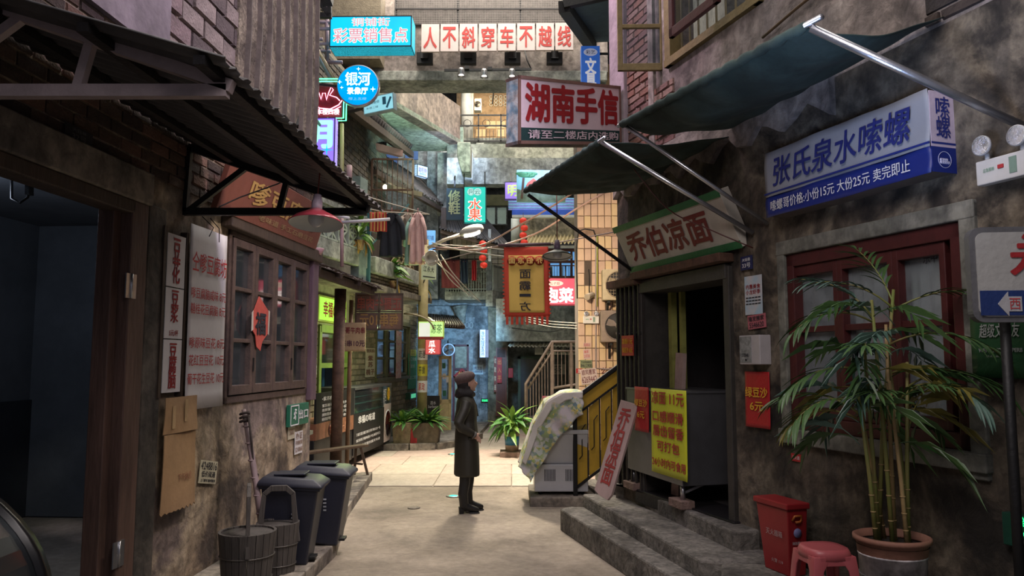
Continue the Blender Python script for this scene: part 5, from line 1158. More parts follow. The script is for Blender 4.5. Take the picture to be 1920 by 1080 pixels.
# shop building on the left, beyond the gap
brk2 = [mk('grey_brick_warm', (.22, .18, .13), .9, var=.35, scale=12, bump=.4), mk('grey_brick_olive', (.17, .15, .10), .9, var=.35, scale=12, bump=.4), mk('grey_brick_pale', (.30, .25, .18), .9, var=.3, scale=12, bump=.4)]
mort2 = mk('pale_mortar', (.30, .27, .21), .9, var=.4)
def UY(F, px, n=0): return F.uv(px, 600, n)[0]
w2 = (UY(B2, 704), UY(B2, 766), 1.38, 2.55); d2 = (UY(B2, 597), UY(B2, 652), .1, 2.30); e2 = UY(B2, 781)
wb = wall_box('wall_shop', B2, -4.0, e2, 0, 3.2, [w2, d2], .25, mort2)
pieces(wb, 'brick', B2, brick_cells([(d2[1] + .1, e2, .55, 3.1)], .24, .085, .02, holes=[(w2[0] - .05, w2[1] + .05, w2[2] - .08, w2[3] + .1)]), brk2, .02, 260, jit=.004)
pieces(wb, 'brick', B2, brick_cells([(-3.9, d2[0] - .06, .3, 3.1)], .24, .085, .02), brk2, .02, 30, jit=.004, rest='brick_field')
MB().fb(B2, w2[0] - .8, e2 + .05, 0, .55, 0, .12).build('stone_plinth', conc_g, wb, bevel=.01)
u_up = UY(B2, 719)
wb2 = wall_box('wall_shop_upper', B2, -4.0, u_up, 3.2, 7.0, [], .25, mort2)
pieces(wb2, 'brick', B2, brick_cells([(-.6, u_up, 4.1, 6.9)], .26, .085, .02), [mk('dusk_brick', (.10, .10, .095), .9, var=.4, scale=10, bump=.4), mk('dusk_brick_brown', (.14, .12, .10), .9, var=.4, scale=10, bump=.4)], .02, 290, jit=.004)
t = thing('window_3', None, None, tuple(B2.P(w2[0], w2[2], 0))); t['kind'] = 'structure'
olive = mk('olive_window_frame', (.13, .12, .06), .6, var=.4)
MB().fb(B2, w2[0], w2[1], w2[2] - .08, w2[2], -.1, .06).fb(B2, w2[0], w2[1], w2[3], w2[3] + .1, -.1, .05).fb(B2, w2[0] - .05, w2[0], w2[2], w2[3], -.1, .05).fb(B2, w2[1], w2[1] + .05, w2[2], w2[3], -.1, .05).build('frame', olive, t)
nW = 3; cw = (w2[1] - w2[0]) / nW
for k in range(nW):
    a, b = w2[0] + k * cw + .02, w2[0] + (k + 1) * cw - .02
    mb = MB().fb(B2, a, a + .08, w2[2], w2[3], -.06, 0).fb(B2, b - .08, b, w2[2], w2[3], -.06, 0)
    for z in (w2[2] + .02, w2[2] + .38, w2[2] + .76, w2[3] - .05): mb.fb(B2, a, b, z, z + .05, -.05, -.01)
    mb.build('casement', olive, t); MB().fb(B2, a + .08, b - .08, w2[2], w2[3], -.04, -.035).build('pane', glassm, t)
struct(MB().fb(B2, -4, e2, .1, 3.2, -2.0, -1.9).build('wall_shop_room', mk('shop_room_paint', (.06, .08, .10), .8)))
# green lit shop door
t = thing('door_3', None, None, tuple(B2.P(d2[0], .1, 0))); t['kind'] = 'structure'
gf = mk('lime_frame', (.22, .30, .08), .5, var=.3)
MB().fb(B2, d2[0] - .05, d2[0] + .06, .1, 2.3, -.2, .05).fb(B2, d2[1] - .06, d2[1] + .05, .1, 2.3, -.2, .05).fb(B2, d2[0], d2[1], 2.2, 2.32, -.2, .06).fb(B2, d2[0], d2[1], 1.62, 1.70, -.1, .04).build('frame', gf, t)
MB().fb(B2, d2[0] + .06, d2[1] - .06, 1.7, 2.2, -.08, -.07).build('fanlight_pane', glassm, t)
for k in range(9):
    a = d2[0] + .1 + k * (d2[1] - d2[0] - .2) / 9; MB().fb(B2, a, a + .12, .5, 1.62, -.35 + .03 * (k % 2), -.34 + .03 * (k % 2)).build('blue_strip', mk('blue_strip' if k % 3 == 1 else 'navy_strip', (.03, .09, .30) if k % 3 == 1 else (.012, .018, .04), .6), t)
# lime sign over the door
Fg = B2.off(.12); q = Fg.q((597, 546), (650, 552), (650, 588), (597, 584))
t = thing('lime_shop_sign', 'glowing lime green box sign with red characters above the shop door', 'sign', tuple(Fg.P(q[0], q[2], 0)))
MB().fb(B2, q[0], q[1], 2.36, 2.78, .0, .12).build('box_frame', mk('lime_box', (.3, .35, .05), .5), t)
MB().fb(B2, q[0] + .05, q[1] - .05, 2.39, 2.75, .12, .125).build('lit_face', glow('lime_glow', (.42, .85, .08), .9), t)
T(t, B2, '幸福の味道', q[0] + (q[1] - q[0]) * .55, 2.57, (q[1] - q[0]) * .8, .25, .13, redpaint, .03)
# display counters
DC = Fr((-2.62, 12.7, 0), (.077, 1, 0))
def UD(px): return DC.uv(px, 760)[0]
a0, a1, a2 = UD(593), UD(664), UD(733)
blk = mk('black_vinyl', (.015, .015, .016), .5, bump=0); teal = mk('teal_glass', (.03, .22, .18), .25, bump=0, var=.4, scale=2)
t = thing('display_counter', 'black display counter with a peach soup menu, nearer of the two by the brown post', 'counter', tuple(DC.P(a0, .1, 0)))
MB().fb(DC, a0, a1 - .02, .12, .62, -.7, -.02).build('cabinet', blk, t, bevel=.01)
MB().fb(DC, a0, a1 - .02, .85, 1.28, -.03, 0).build('menu_board', blk, t)
MB().fb(DC, a0, a1 - .02, .62, .85, -.7, 0).build('picture_panel', mk('orange_brown_print', (.35, .15, .08), .5, var=.5, scale=4), t)
MB().lathe([(.001, .004), (.17, .004), (.19, .0)], DC.P(a0 + .75, .72, .006), 24, DC.N.to_track_quat('Z', 'Y').to_matrix() @ Matrix.Diagonal(V((1, .62, 1)))).build('printed_bowl', mk('bowl_brown', (.10, .04, .03), .5), t)
for k in range(7): MB().lathe([(.001, .007), (.05, .006)], DC.P(a0 + .64 + (k % 4) * .08, .70 + (k // 4) * .05, .006), 12, DC.N.to_track_quat('Z', 'Y').to_matrix()).build('printed_peach', mk('peach_red', (.5, .14, .08), .5, var=.5), t)
T(t, DC, '•紫苏桃子• 简介', a0 + .75, 1.19, 1.0, .06, .004, whiteink, .01)
for k, s_ in enumerate(('紫苏桃子是用新鲜桃子', '新鲜紫苏和生姜一起', '腌制而成的湖南特色小吃', '粉甜可口!开胃消食!')): T(t, DC, s_, a0 + .85, 1.09 - k * .065, 1.2, .045, .004, whiteink, .005)
T(t, DC, '尝一颗', a0 + 1.3, .72, .35, .12, .004, mk('peach_ink', (.6, .3, .18), .6), .02)
t = thing('display_counter', 'teal glass display counter with a bowl picture, farther of the two near the planters', 'counter', tuple(DC.P(a1, .1, 0)))
MB().fb(DC, a1, a2, .14, .86, -.7, -.02).build('cabinet', blk, t, bevel=.01)
MB().fb(DC, a1 + .02, a2 - .02, .86, 1.24, -.65, -.63).fb(DC, a1 + .02, a2 - .02, .86, .87, -.65, -.02).build('back_panel', teal, t)
MB().fb(DC, a1, a2, .86, 1.25, -.012, -.006).build('glass_front', glassm, t); MB().fb(DC, a1, a2, 1.25, 1.29, -.7, .01).build('top_edge', stainless, t)
MB().fb(DC, a2 - .03, a2, .86, 1.25, -.7, 0).fb(DC, a1, a1 + .03, .86, 1.25, -.7, 0).build('side_post', stainless, t)
for z in (1.0, 1.12): MB().fb(DC, a1 + .04, a2 - .04, z, z + .01, -.6, -.05).build('glass_shelf', mk('teal_shelf', (.10, .35, .30), .3), t)
for k in range(7): MB().fb(DC, a1 + .3 + k * .3, a1 + .5 + k * .3, .87, .93, -.4, -.1).build('tray', stainless, t)
MB().fb(DC, a1, a2 - .55, .18, .85, -.02, 0).build('black_poster', blk, t)
T(t, DC, '幸福の味道', a1 + .8, .74, 1.1, .13, .004, whiteink, .03)
for k, s_ in enumerate(('又香又甜又酸又辣又开胃 再加点冰一吃', '紫苏桃子酸梅甜小吃,鲜甜可口', '爽口又开胃的夏天味道')): T(t, DC, s_, a1 + .95, .50 - k * .1, 1.6, .05, .004, whiteink, .005)
MB().fb(DC, a2 - .55, a2, .18, .90, -.02, .002).build('bowl_poster', mk('pale_print', (.48, .40, .38), .5, var=.1), t)
Mr = DC.N.to_track_quat('Z', 'Y').to_matrix()
MB().lathe([(.001, .0), (.25, .0), (.27, .003)], DC.P(a2 - .27, .52, .004), 28, Mr).build('printed_bowl', white, t)
MB().lathe([(.001, .0), (.215, .0)], DC.P(a2 - .27, .55, .009), 28, Mr).build('printed_soup', mk('soup_red', (.42, .10, .08), .5, var=.7, scale=9), t)
MB().lathe([(.001, .0), (.12, .0)], DC.P(a2 - .30, .40, .011), 20, Mr).build('printed_dark', mk('soup_dark', (.04, .02, .03), .5), t)
star = [(a2 - .22 + (.11 if k % 2 else .085) * math.sin(k * math.pi / 12), 1.09 + (.13 if k % 2 else .10) * math.cos(k * math.pi / 12)) for k in range(24)][::-1]
MB().fprism(DC, star, .002, .006).build('star_badge', mk('badge_yellow', (.75, .5, .02), .5, var=.05), t); T(t, DC, '新鲜\n好吃', a2 - .22, 1.09, .11, .13, .008, redink, 0)
T(t, DC, '紫苏\n桃子', a2 - .52, 1.05, .22, .3, .002, whiteink, 0)
# pasted things on the shop wall
sticker(B2, ((685, 652), (703, 653), (703, 706), (685, 708)), .03, 'cream handwritten plum sign hung on the brick wall left of the far shop window', [('张妈妈', .04, .16, .8, None), ('紫', .26, .44, .5, None), ('苏', .48, .66, .5, None), ('桃子', .72, .92, .85, None)], mk('brush_brown', (.16, .05, .03), .7), cream, 'sign', 'paper_sign', boldn=.02)
t = sticker(B2, ((742, 620), (753, 622), (752, 708), (743, 710)), .10, 'long red food photo banner hanging in front of the far shop window', [('香', .1, .25, .8, None), ('辣', .3, .45, .8, None), ('虾', .5, .65, .8, None)], mk('cream_ink', (.6, .5, .35), .6), mk('red_food_print', (.42, .12, .09), .6, var=.8, scale=14, c2=(.55, .45, .4)), 'banner', 'food_banner')
sticker(B2, ((765, 665), (781, 662), (781, 728), (765, 730)), .03, 'tall green poster with pale print at the end of the brick wall', [('二〇微醺', .1, .2, .85, None), ('酒馆', .3, .4, .5, None), ('请上二楼', .62, .72, .8, None)], mk('pale_green_ink', (.5, .6, .45), .6), mk('green_print', (.03, .20, .06), .6, var=.2), 'poster', 'wall_poster')
sticker(B2, ((770, 656), (780, 655), (780, 667), (770, 668)), .04, 'small yellow notice above the tall green poster', [('小心', .1, .45, .8, None), ('台阶', .55, .9, .8, None)], darkink, mk('notice_yellow', (.55, .50, .05), .6), boldn=0)
t = thing('exit_light', 'tiny lit green exit light at the foot of the far brick wall', 'sign', tuple(B2.P(UY(B2, 766), .8, .13)))
q = (UY(B2, 761), UY(B2, 773), .80, .96); MB().fb(B2, *q, 0, .13).build('housing', mk('exit_housing', (.01, .06, .04)), t); MB().fb(B2, q[0] + .1, q[1] - .1, .83, .93, .13, .134).build('lit_face', glow('dim_exit_glow', (.08, .5, .25), .8), t)
sticker(B2, ((588, 640), (594, 640), (594, 680), (588, 680)), .03, 'white paper sheet on the brick strip left of the lime shop door', [('招租', .2, .7, .8, None)], darkink, paper)
sticker(B2, ((588, 672), (594, 672), (594, 702), (588, 702)), .02, 'lower white paper sheet on the brick strip left of the lime shop door', [('营业', .2, .7, .8, None)], darkink, paper)
# second awning: ragged corrugated roof over the shop front
t = thing('ragged_awning', 'dark ragged corrugated roof over the lime shop front', 'awning', (-2.6, 10, 2.8))
E0, E1 = at(584, 489, 8.75), at(716, 541, 11.8)
corr(t, 'roof_sheet', E0, E1, (-3.3, 12.0, 3.25), (-3.4, 8.9, 3.25), 30, .02, mk('old_roof_sheet', (.11, .085, .08), .7, .2, var=.5), 4, rag=.05)
MB().bar(E0 + V((-.12, 0, -.07)), E1 + V((-.12, -.1, -.06)), .06, .1).build('eave_beam', woodd, t); MB().bar((-3.3, 8.9, 3.15), (-3.2, 11.9, 3.15), .06, .1).build('wall_beam', woodd, t)
for k in range(4): a = E0.lerp(E1, .1 + k * .27); MB().bar(a + V((0, 0, -.05)), V((-3.3, a.y, 3.2)), .05, .06).build('rafter', woodd, t)
# framed mirror-like sign
Fm = Fr((0, 12.35, 0), (1, .12, 0)); q = Fm.q((666, 556), (755, 543), (757, 617), (665, 622))
t = thing('old_window_sign', 'old wooden window frame sign with brown reversed characters hanging above the brown post', 'sign', tuple(Fm.P(q[0], q[2])))
fm2 = mk('rust_brown_frame', (.07, .045, .035), .7)
for k, c in enumerate(((q[0], (q[0] + q[1]) / 2, (q[2] + q[3]) / 2, q[3]), ((q[0] + q[1]) / 2, q[1], (q[2] + q[3]) / 2, q[3]), (q[0], (q[0] + q[1]) / 2, q[2], (q[2] + q[3]) / 2), ((q[0] + q[1]) / 2, q[1], q[2], (q[2] + q[3]) / 2))):
    MB().fb(Fm, c[0] + .02, c[1] - .02, c[2] + .02, c[3] - .02, -.01, .0).build('panel', mk('panel_brown' + str(k % 2), ((.14, .07, .05), (.20, .10, .06))[k % 2], .4, var=.5, scale=3), t)
MB().fb(Fm, q[0], q[1], q[2], q[2] + .025, -.02, .015).fb(Fm, q[0], q[1], q[3] - .025, q[3], -.02, .015).fb(Fm, q[0], q[0] + .025, q[2], q[3], -.02, .015).fb(Fm, q[1] - .025, q[1], q[2], q[3], -.02, .015).fb(Fm, (q[0] + q[1]) / 2 - .012, (q[0] + q[1]) / 2 + .012, q[2], q[3], -.02, .015).fb(Fm, q[0], q[1], (q[2] + q[3]) / 2 - .012, (q[2] + q[3]) / 2 + .012, -.02, .015).build('sash', fm2, t)
T(t, Fm, '正哥牛肉串', (q[0] + q[1]) / 2, q[3] - .17, (q[1] - q[0]) * .9, .2, .004, mk('brown_red_dim', (.26, .06, .04), .6), .03, mirror=True)
T(t, Fm, '每串10元', (q[0] + q[1]) / 2, q[2] + .17, (q[1] - q[0]) * .8, .2, .004, mk('amber_dim', (.35, .20, .06), .6), .02, mirror=True)
MB().bar(Fm.P(q[0] + .1, q[3], 0), Fm.P(q[0] + .1, q[3] + .25, -.1), .02).bar(Fm.P(q[1] - .1, q[3], 0), Fm.P(q[1] - .1, q[3] + .25, -.1), .02).build('hanger', black, t)
# balcony over the shop
BB = Fr((-2.9, 11.5, 0), (.2, 1, 0))
def UB(px, y=480): return BB.uv(px, y)[0]
bx = thing('shop_balcony', 'old concrete balcony with openwork blocks above the shop', 'balcony', tuple(BB.P(0, 3, 0)))
b0, b1, b2 = -1.5, UB(688), UB(806)
conc_m = grime('mint_grey_concrete', [(.16, .17, .15), (.32, .33, .29), (.42, .42, .37)], 2, .4, .35)
MB().fb(BB, b0, b1 + .2, 3.34, 3.62, -.15, 0).build('parapet', conc_m, bx, bevel=.015); MB().fb(BB, b1 + .3, UB(782), 3.30, 3.60, -.12, .05).build('parapet', conc_m, bx, bevel=.02)
MB().fb(BB, b0, b2, 2.98, 3.10, -.9, .06).build('floor_slab', concrete, bx, bevel=.015)
pieces(bx, 'brick', BB, brick_cells([(b1 + .3, b2 - .2, 3.11, 3.30)], .22, .05, .012), brk2, .06, 60, n0=-.1)
MB().fb(BB, b1, b2 - .2, 3.1, 3.32, -.2, -.1).build('upstand', concrete, bx)
mint = mk('mint_block', (.34, .38, .33), .8, var=.3)
cwid = .40; u = b0 + .1
while u < b1 - .25:
    if proj(BB.P(u + .2, 3.9, 0))[0] > 560:
        mb = MB().fb(BB, u, u + cwid, 3.62, 3.65, -.08, 0).fb(BB, u, u + cwid, 4.10, 4.14, -.08, 0).fb(BB, u, u + .03, 3.62, 4.14, -.08, 0)
        for a, b in (((.05, .03), (.35, .24)), ((.35, .03), (.05, .24)), ((.05, .27), (.35, .48)), ((.35, .27), (.05, .48)), ((.03, .25), (.37, .25)), ((.2, .02), (.2, .5))):
            mb.bar(BB.P(u + a[0], 3.62 + a[1], -.03), BB.P(u + b[0], 3.62 + b[1], -.03), .03, .05, up=BB.N)
        mb.build('openwork_block', mint, bx)
    u += cwid + .01
MB().fb(BB, b0, b1, 4.14, 4.22, -.12, .03).build('coping', conc_m, bx); MB().fb(BB, b1 - .35, b1 - .02, 3.1, 4.9, -.15, .0).build('pier', mk('teal_pier', (.20, .26, .24), .8, var=.4), bx)
MB().fb(BB, b1 + .02, b1 + .08, 3.1, 4.6, -.02, .04).build('iron_upright', mk('teal_iron', (.05, .14, .16), .5), bx)
MB().bar(BB.P(b1 + .05, 3.75, .05), BB.P(b1 + .45, 4.55, .6), .03).build('stay', mk('teal_iron', (.05, .14, .16)), bx)
MB().fb(BB, b1 + .4, b2 - .3, 3.6, 4.05, -.10, -.07).build('lattice_back', woodd, bx)
# balcony openwork near clothes
for k in range(5):
    u = b1 + 1.3 + k * .26; mb = MB().fb(BB, u, u + .24, 3.61, 3.63, -.05, 0).fb(BB, u, u + .24, 3.83, 3.85, -.05, 0)
    mb.bar(BB.P(u, 3.62, -.02), BB.P(u + .24, 3.84, -.02), .02, .03, up=BB.N).bar(BB.P(u + .24, 3.62, -.02), BB.P(u, 3.84, -.02), .02, .03, up=BB.N).build('openwork_block', mk('tan_block', (.35, .27, .16), .8), bx)
# upper wall behind the balcony
MB().fb(B2, 1.0, e2, 3.2, 5.4, -1.2, -1.0).build('wall_shop_balcony', conc_g)['kind'] = 'structure'
# column with paper slips, stone base
cx = thing('round_column', 'ochre round column with pasted slips standing on a stone block', 'column', (-1.88, 16.2, .1))
och = mk('ochre_column_paint', (.42, .34, .17), .7, var=.35, scale=4)
MB().tube([(-1.88, 16.2, .62), (-1.88, 16.2, 4.3)], .105, 18).build('shaft', och, cx); MB().hexa([(-2.0, 15.9, .1), (-1.55, 15.95, .1), (-1.55, 16.5, .1), (-2.1, 16.5, .1)], [(-2.0, 16.0, .62), (-1.60, 16.02, .60), (-1.62, 16.4, .60), (-2.05, 16.4, .62)]).build('base_block', conc_g, cx, bevel=.03)
for k, (z, m_) in enumerate(((1.75, paper), (1.42, mk('notice_yellow', (.55, .5, .05))), (1.08, paper))):
    MB().tube([(-1.88, 16.2, z), (-1.88, 16.2, z + .24)], .108, 18, caps=False).build('paper_slip', m_, cx)
    Fc = FY(16.09); T(cx, Fc, ('疏通', '开锁', '家政')[k], -1.88, z + .12, .13, .16, 0, darkink if k < 2 else redink, .01)
# planters
leafg = [mk('pot_leaf_green', (.05, .16, .03), .45, var=.3, bump=.05), mk('pot_leaf_light', (.16, .30, .05), .45, var=.3, bump=.05), mk('pot_leaf_dry', (.42, .25, .05), .6, var=.3, bump=.05)]
def leafmesh(m, L_, W_, droop):
    k = (m.name, L_, W_, droop, 'p')
    if k not in lfm:
        rows = []; n = 5
        for i in range(n + 1):
            q_ = i / n; w2 = W_ / 2 * math.sin(math.pi * min(1, q_ + .04)) ** .8 + .001; rows += [(L_ * q_, -w2, -droop * L_ * q_ ** 2 + w2 * .3), (L_ * q_, 0, -droop * L_ * q_ ** 2), (L_ * q_, w2, -droop * L_ * q_ ** 2 + w2 * .3)]
        fs = []
        for i in range(n): fs += [(3 * i, 3 * i + 1, 3 * i + 4, 3 * i + 3), (3 * i + 1, 3 * i + 2, 3 * i + 5, 3 * i + 4)]
        me = bpy.data.meshes.new('leaf'); me.from_pydata(rows, [], fs); me.materials.append(m); lfm[k] = me
    return lfm[k]
def leafy(t, c, n, L_, W_, mats, droop=.5, el=(0, 1.3), spread=.05, hgt=.0):
    for k in range(n):
        az = random.uniform(0, 6.283); e = random.uniform(*el); o = bpy.data.objects.new('leaf', leafmesh(random.choice(mats), L_ * random.choice((.75, 1, 1.15)), W_, droop))
        COL.objects.link(o); o.parent = t; p = V(c) + V((math.cos(az) * spread * random.random(), math.sin(az) * spread * random.random(), hgt * random.random()))
        o.matrix_local = Matrix.Translation(p) @ Matrix.Rotation(az, 4, 'Z') @ Matrix.Rotation(-e, 4, 'Y') @ Matrix.Rotation(random.uniform(-.4, .4), 4, 'X')
def planter(name, label, loc, w_, h_, n, L_, mats, potm, leafw=.07, **k):
    t = thing(name, label, 'plant', loc)
    MB().hexa([(-w_ * .42, -w_ * .42, 0), (w_ * .42, -w_ * .42, 0), (w_ * .42, w_ * .42, 0), (-w_ * .42, w_ * .42, 0)], [(-w_ / 2, -w_ / 2, h_), (w_ / 2, -w_ / 2, h_), (w_ / 2, w_ / 2, h_), (-w_ / 2, w_ / 2, h_)]).build('pot', potm, t, local=True, bevel=.02)
    leafy(t, (0, 0, h_), n, L_, leafw, mats, spread=w_ * .35, **k); return t
potm = mk('brown_stone_pot', (.13, .10, .07), .85, var=.5, scale=8)
planter('leafy_planter', 'green leafy plant in a squared pot nearest the teal counter', (-2.17, 15.5, .1), .40, .42, 60, .34, leafg[:2], mk('tan_stone_pot', (.24, .18, .11), .85, var=.5), droop=.5)
planter('leafy_planter', 'green leafy plant in a wide dark pot right of the small red box', (-1.70, 15.55, .1), .55, .42, 80, .36, leafg[:2], potm, droop=.5)
o = MB().hexa([(-2.0, 15.3, .1), (-1.87, 15.3, .1), (-1.87, 15.4, .1), (-2.0, 15.4, .1)], [(-1.99, 15.32, .52), (-1.85, 15.32, .52), (-1.85, 15.42, .52), (-1.99, 15.42, .52)]).build('extinguisher_box', redpaint, bevel=.01); tag(o, 'small red extinguisher box between the two leafy planters', 'box')
t = thing('leafy_planter', 'pothos like plant in a blue banded bucket on a brick slab left of the freezer', 'plant', (.01, 14.1, 0)); q0 = gz(938, 853, 0); q1 = gz(990, 853, 0)
t.location = (0, 14.3, 0)
MB().box((-.22, -.25, 0), (.30, .25, .09)).build('brick_slab', brk, t, local=True, bevel=.01)
MB().lathe([(.12, .09), (.14, .42), (.001, .42)], seg=24).build('pot', mk('beige_bucket', (.32, .24, .17), .6, var=.4), t, local=True); MB().lathe([(.127, .2), (.137, .36)], seg=24).build('blue_band', mk('band_of_blue', (.03, .16, .28), .5), t, local=True)
leafy(t, (0, 0, .45), 70, .32, .10, leafg[:2], droop=.7, el=(-.4, 1.4), spread=.14, hgt=.25)
for k, (px, n) in enumerate(((672, 26), (738, 40), (796, 40))):
    u = UB(px, 545 if k == 1 else 520); zz = (3.62, 3.3, 3.10)[k]
    p = BB.P(u, zz, .0) if k == 0 else BB.P(u, 3.10, -.05)
    t = thing('balcony_plant', ('small drooping plant on the balcony parapet left of the teal post', 'drooping plant with dry orange leaves on the middle of the balcony slab', 'drooping plant with orange leaves at the right end of the balcony slab')[k], 'plant', tuple(p))
    MB().lathe([(.07, 0), (.10, .16), (.105, .16), (.001, .15)], seg=16).build('pot', mk('clay_pot', (.30, .18, .12), .8), t, local=True)
    leafy(t, (0, 0, .18), n, .26, .09, leafg[:2], droop=.9, el=(.1, 1.5), spread=.1, hgt=.28); leafy(t, (0, 0, .16), n // 2, .24, .06, [leafg[2]], droop=.4, el=(-1.4, -.5), spread=.12)
# clothes on the balcony line
def garment(name, label, quad_px, Y, mats, sleeves=True, kind='coat', n=1):
    F = FY(Y); (x0, y0, x1, y1) = quad_px; q = F.r(x0, y0, x1, y1); cu = (q[0] + q[1]) / 2; w_ = (q[1] - q[0]); h_ = q[3] - q[2]
    t = thing(name, label, 'clothing', (cu, Y, q[2]))
    def body(i, j):
        hw = w_ * (.30 + .08 * (1 - j)) * (1 if j < .9 else 1 - (j - .9) * 7.5)
        u = cu + (i - .5) * 2 * hw; return F.P(u, q[2] + h_ * j, .03 * math.sin(i * 14 + j * 2) * (1 - j * .7))
    if kind == 'coat':
        mb = MB(); mb.smooth = True; mb.grid(body, 24, 16).build('body', mats, t, solid=.03)
        for s in (-1, 1):
            MB().tube([F.P(cu + s * w_ * .20, q[3] - h_ * .10, 0), F.P(cu + s * w_ * .36, q[3] - h_ * .3, .02), F.P(cu + s * w_ * .41, q[3] - h_ * .62, .03)], [w_ * .10, w_ * .095, w_ * .075], 12).build('sleeve', mats, t)
        for s in (-1, 1): MB().fprism(F, [(cu, q[3] - h_ * .32), (cu + s * w_ * .12, q[3] - h_ * .12), (cu + s * w_ * .06, q[3] - h_ * .0), (cu, q[3] - h_ * .06)][::s], .03, .045).build('lapel', mats, t)
    else:
        mb = MB(); mb.smooth = True; mb.grid(lambda i, j: F.P(q[0] + w_ * i, q[2] + h_ * j, .04 * math.sin(i * 12 + j * 2)), 20, 10).build('cloth', mats, t, solid=.01)
    MB().tube([F.P(cu - w_ * .18, q[3] - h_ * .09, 0), F.P(cu, q[3] + .0, 0), F.P(cu + w_ * .18, q[3] - h_ * .09, 0)], .008, 6).tube([F.P(cu, q[3], 0), F.P(cu, q[3] + .08, 0)], .006, 6).build('hanger', mk('pink_hanger', (.45, .14, .16), .5), t)
    return t
garment('dark_jacket', 'dark navy jacket hanging on the balcony clothes line', (706, 398, 762, 482), 12.6, mk('navy_cloth', (.018, .022, .032), .9, var=.3, bump=.3))
garment('tan_shirt', 'tan and grey shirt hanging behind the dark navy jacket', (744, 401, 784, 460), 12.9, mk('tan_cloth', (.38, .30, .25), .9, var=.35, bump=.3))
garment('mint_robe', 'pale mint robe hanging next to the pink coat', (756, 408, 790, 497), 12.85, mk('mint_cloth', (.24, .40, .36), .9, var=.25, bump=.3))
garment('pink_coat', 'long pale pink coat, rightmost on the balcony clothes line', (764, 399, 802, 496), 12.7, mk('pink_cloth', (.60, .38, .36), .9, var=.2, bump=.3))
t = garment('striped_cloth', 'red and orange striped cloth hanging at the left end of the clothes line', (694, 398, 725, 434), 12.3, mk('red_cloth', (.50, .05, .05), .9), kind='flat')
Fq = FY(12.3); q = Fq.r(694, 398, 725, 434)
for k in range(5): u = q[0] + (q[1] - q[0]) * (.06 + k * .2); MB().fb(Fq, u, u + .022, q[2], q[3], .045, .055).build('stripe', mk('orange_stripe', (.62, .32, .10), .9), t)
o = MB().tube([at(655, 385, 11.4), at(720, 397, 12.2), at(805, 402, 13.2)], .008, 6).build('clothes_line', mk('pale_rope', (.5, .42, .36), .7)); tag(o, 'pale clothes line strung along the balcony', 'line')
for (a, b, r_, lb) in (((640, 417), (731, 411), .022, 'long white pipe sticking out beside the balcony, lower of two'), ((600, 398), (655, 409), .02, 'short white pipe behind the red pendant lamp')):
    o = MB().tube([at(*a, 10.2), at(*b, 10.2)], r_, 10).build('white_pipe', white); tag(o, lb, 'pipe')
o = MB().tube([at(641, 500, 10.3), at(641, 398, 10.3)], .025, 10).build('pink_pipe', mk('pink_pipe_paint', (.45, .30, .29), .6)); tag(o, 'upright pale pink pipe in front of the openwork balcony', 'pipe')
# lean-to roofs and cage
t = thing('upper_eave', 'dark tiled eave sloping above the grey brick wall', 'roof', (-2.8, 14, 6))
tilem = mk('roof_tile_dark', (.06, .05, .05), .8, var=.4); A0, A1 = V((-2.65, 12.3, 5.95)), at(772, 284, 17.4)
for k in range(26):
    a = A0.lerp(A1, k / 26); b = V((-3.35 + .09 * (a.y - 12.7), a.y, a.z + .42)); MB().tube([a + V((0, 0, .05)), b + V((0, 0, .05))], .10, 8).build('roof_tile', tilem, t)
for k in (.0, .5): MB().bar(A0.lerp(V((-3.2, 12.3, 6.3)), k) + V((0, 0, -.08)), A1.lerp(V((-2.9, 17.4, 6.9)), k) + V((0, 0, -.08)), .1, .13).build('eave_beam', woodd, t)
MB().bar(at(690, 272, 15.5), at(752, 288, 16.2), .12, .14).build('bracket_beam', mk('red_brown_timber', (.12, .05, .045), .7), t)
t = thing('lean_to_roof', 'rusty corrugated lean-to roof behind the iron cage', 'roof', (-2.2, 17, 5.4))
corr(t, 'roof_sheet', at(700, 313, 15.0), at(832, 385, 19), at(790, 372, 20.2) + V((0, 0, .5)), at(690, 300, 15.6) + V((-.3, 0, .5)), 28, .03, mk('rusty_roof_sheet', (.10, .08, .07), .8, .2, var=.5), 4, rag=.05)
MB().bar(at(702, 322, 15.0), at(830, 395, 19), .10, .10).build('eave_beam', woodd, t); MB().bar(at(770, 370, 17), at(772, 420, 17), .10).build('roof_post', wood, t); MB().bar(at(700, 345, 15.6), at(790, 365, 16.5), .07, .1).build('roof_rafter', wood, t)
MB().bar(at(832, 390, 18.5), at(833, 470, 18.5), .12).build('roof_post', woodd, t)
t = thing('iron_cage', 'rusty iron bar balcony cage in front of the lean-to roof', 'railing', tuple(at(736, 395, 14.5)))
F = FY(14.5); q = F.q((697, 301), (774, 296), (774, 392), (697, 398))
for a, b in (((q[0], q[3]), (q[1], q[3])), ((q[0], q[2]), (q[1], q[2])), ((q[0], (q[2] + q[3]) / 2 - .1), (q[1], (q[2] + q[3]) / 2 - .1))): MB().bar(F.P(*a), F.P(*b), .035).build('rail', rust, t)
for k in range(9): u = q[0] + (q[1] - q[0]) * k / 8; MB().bar(F.P(u, q[2]), F.P(u, q[3]), .035 if k in (0, 8) else .014).build('bar', rust, t)
t = thing('bare_bulb', 'small glowing bare bulb under the lean-to roof', 'lamp', tuple(at(722, 351, 15.2))); MB().ell((0, 0, 0), (.045, .045, .055)).build('bulb', glow('bulb_glow', (1, .82, .5), 14), t, local=True); MB().tube([(0, 0, .05), (0, 0, .3)], .01).build('cord', black, t, local=True)
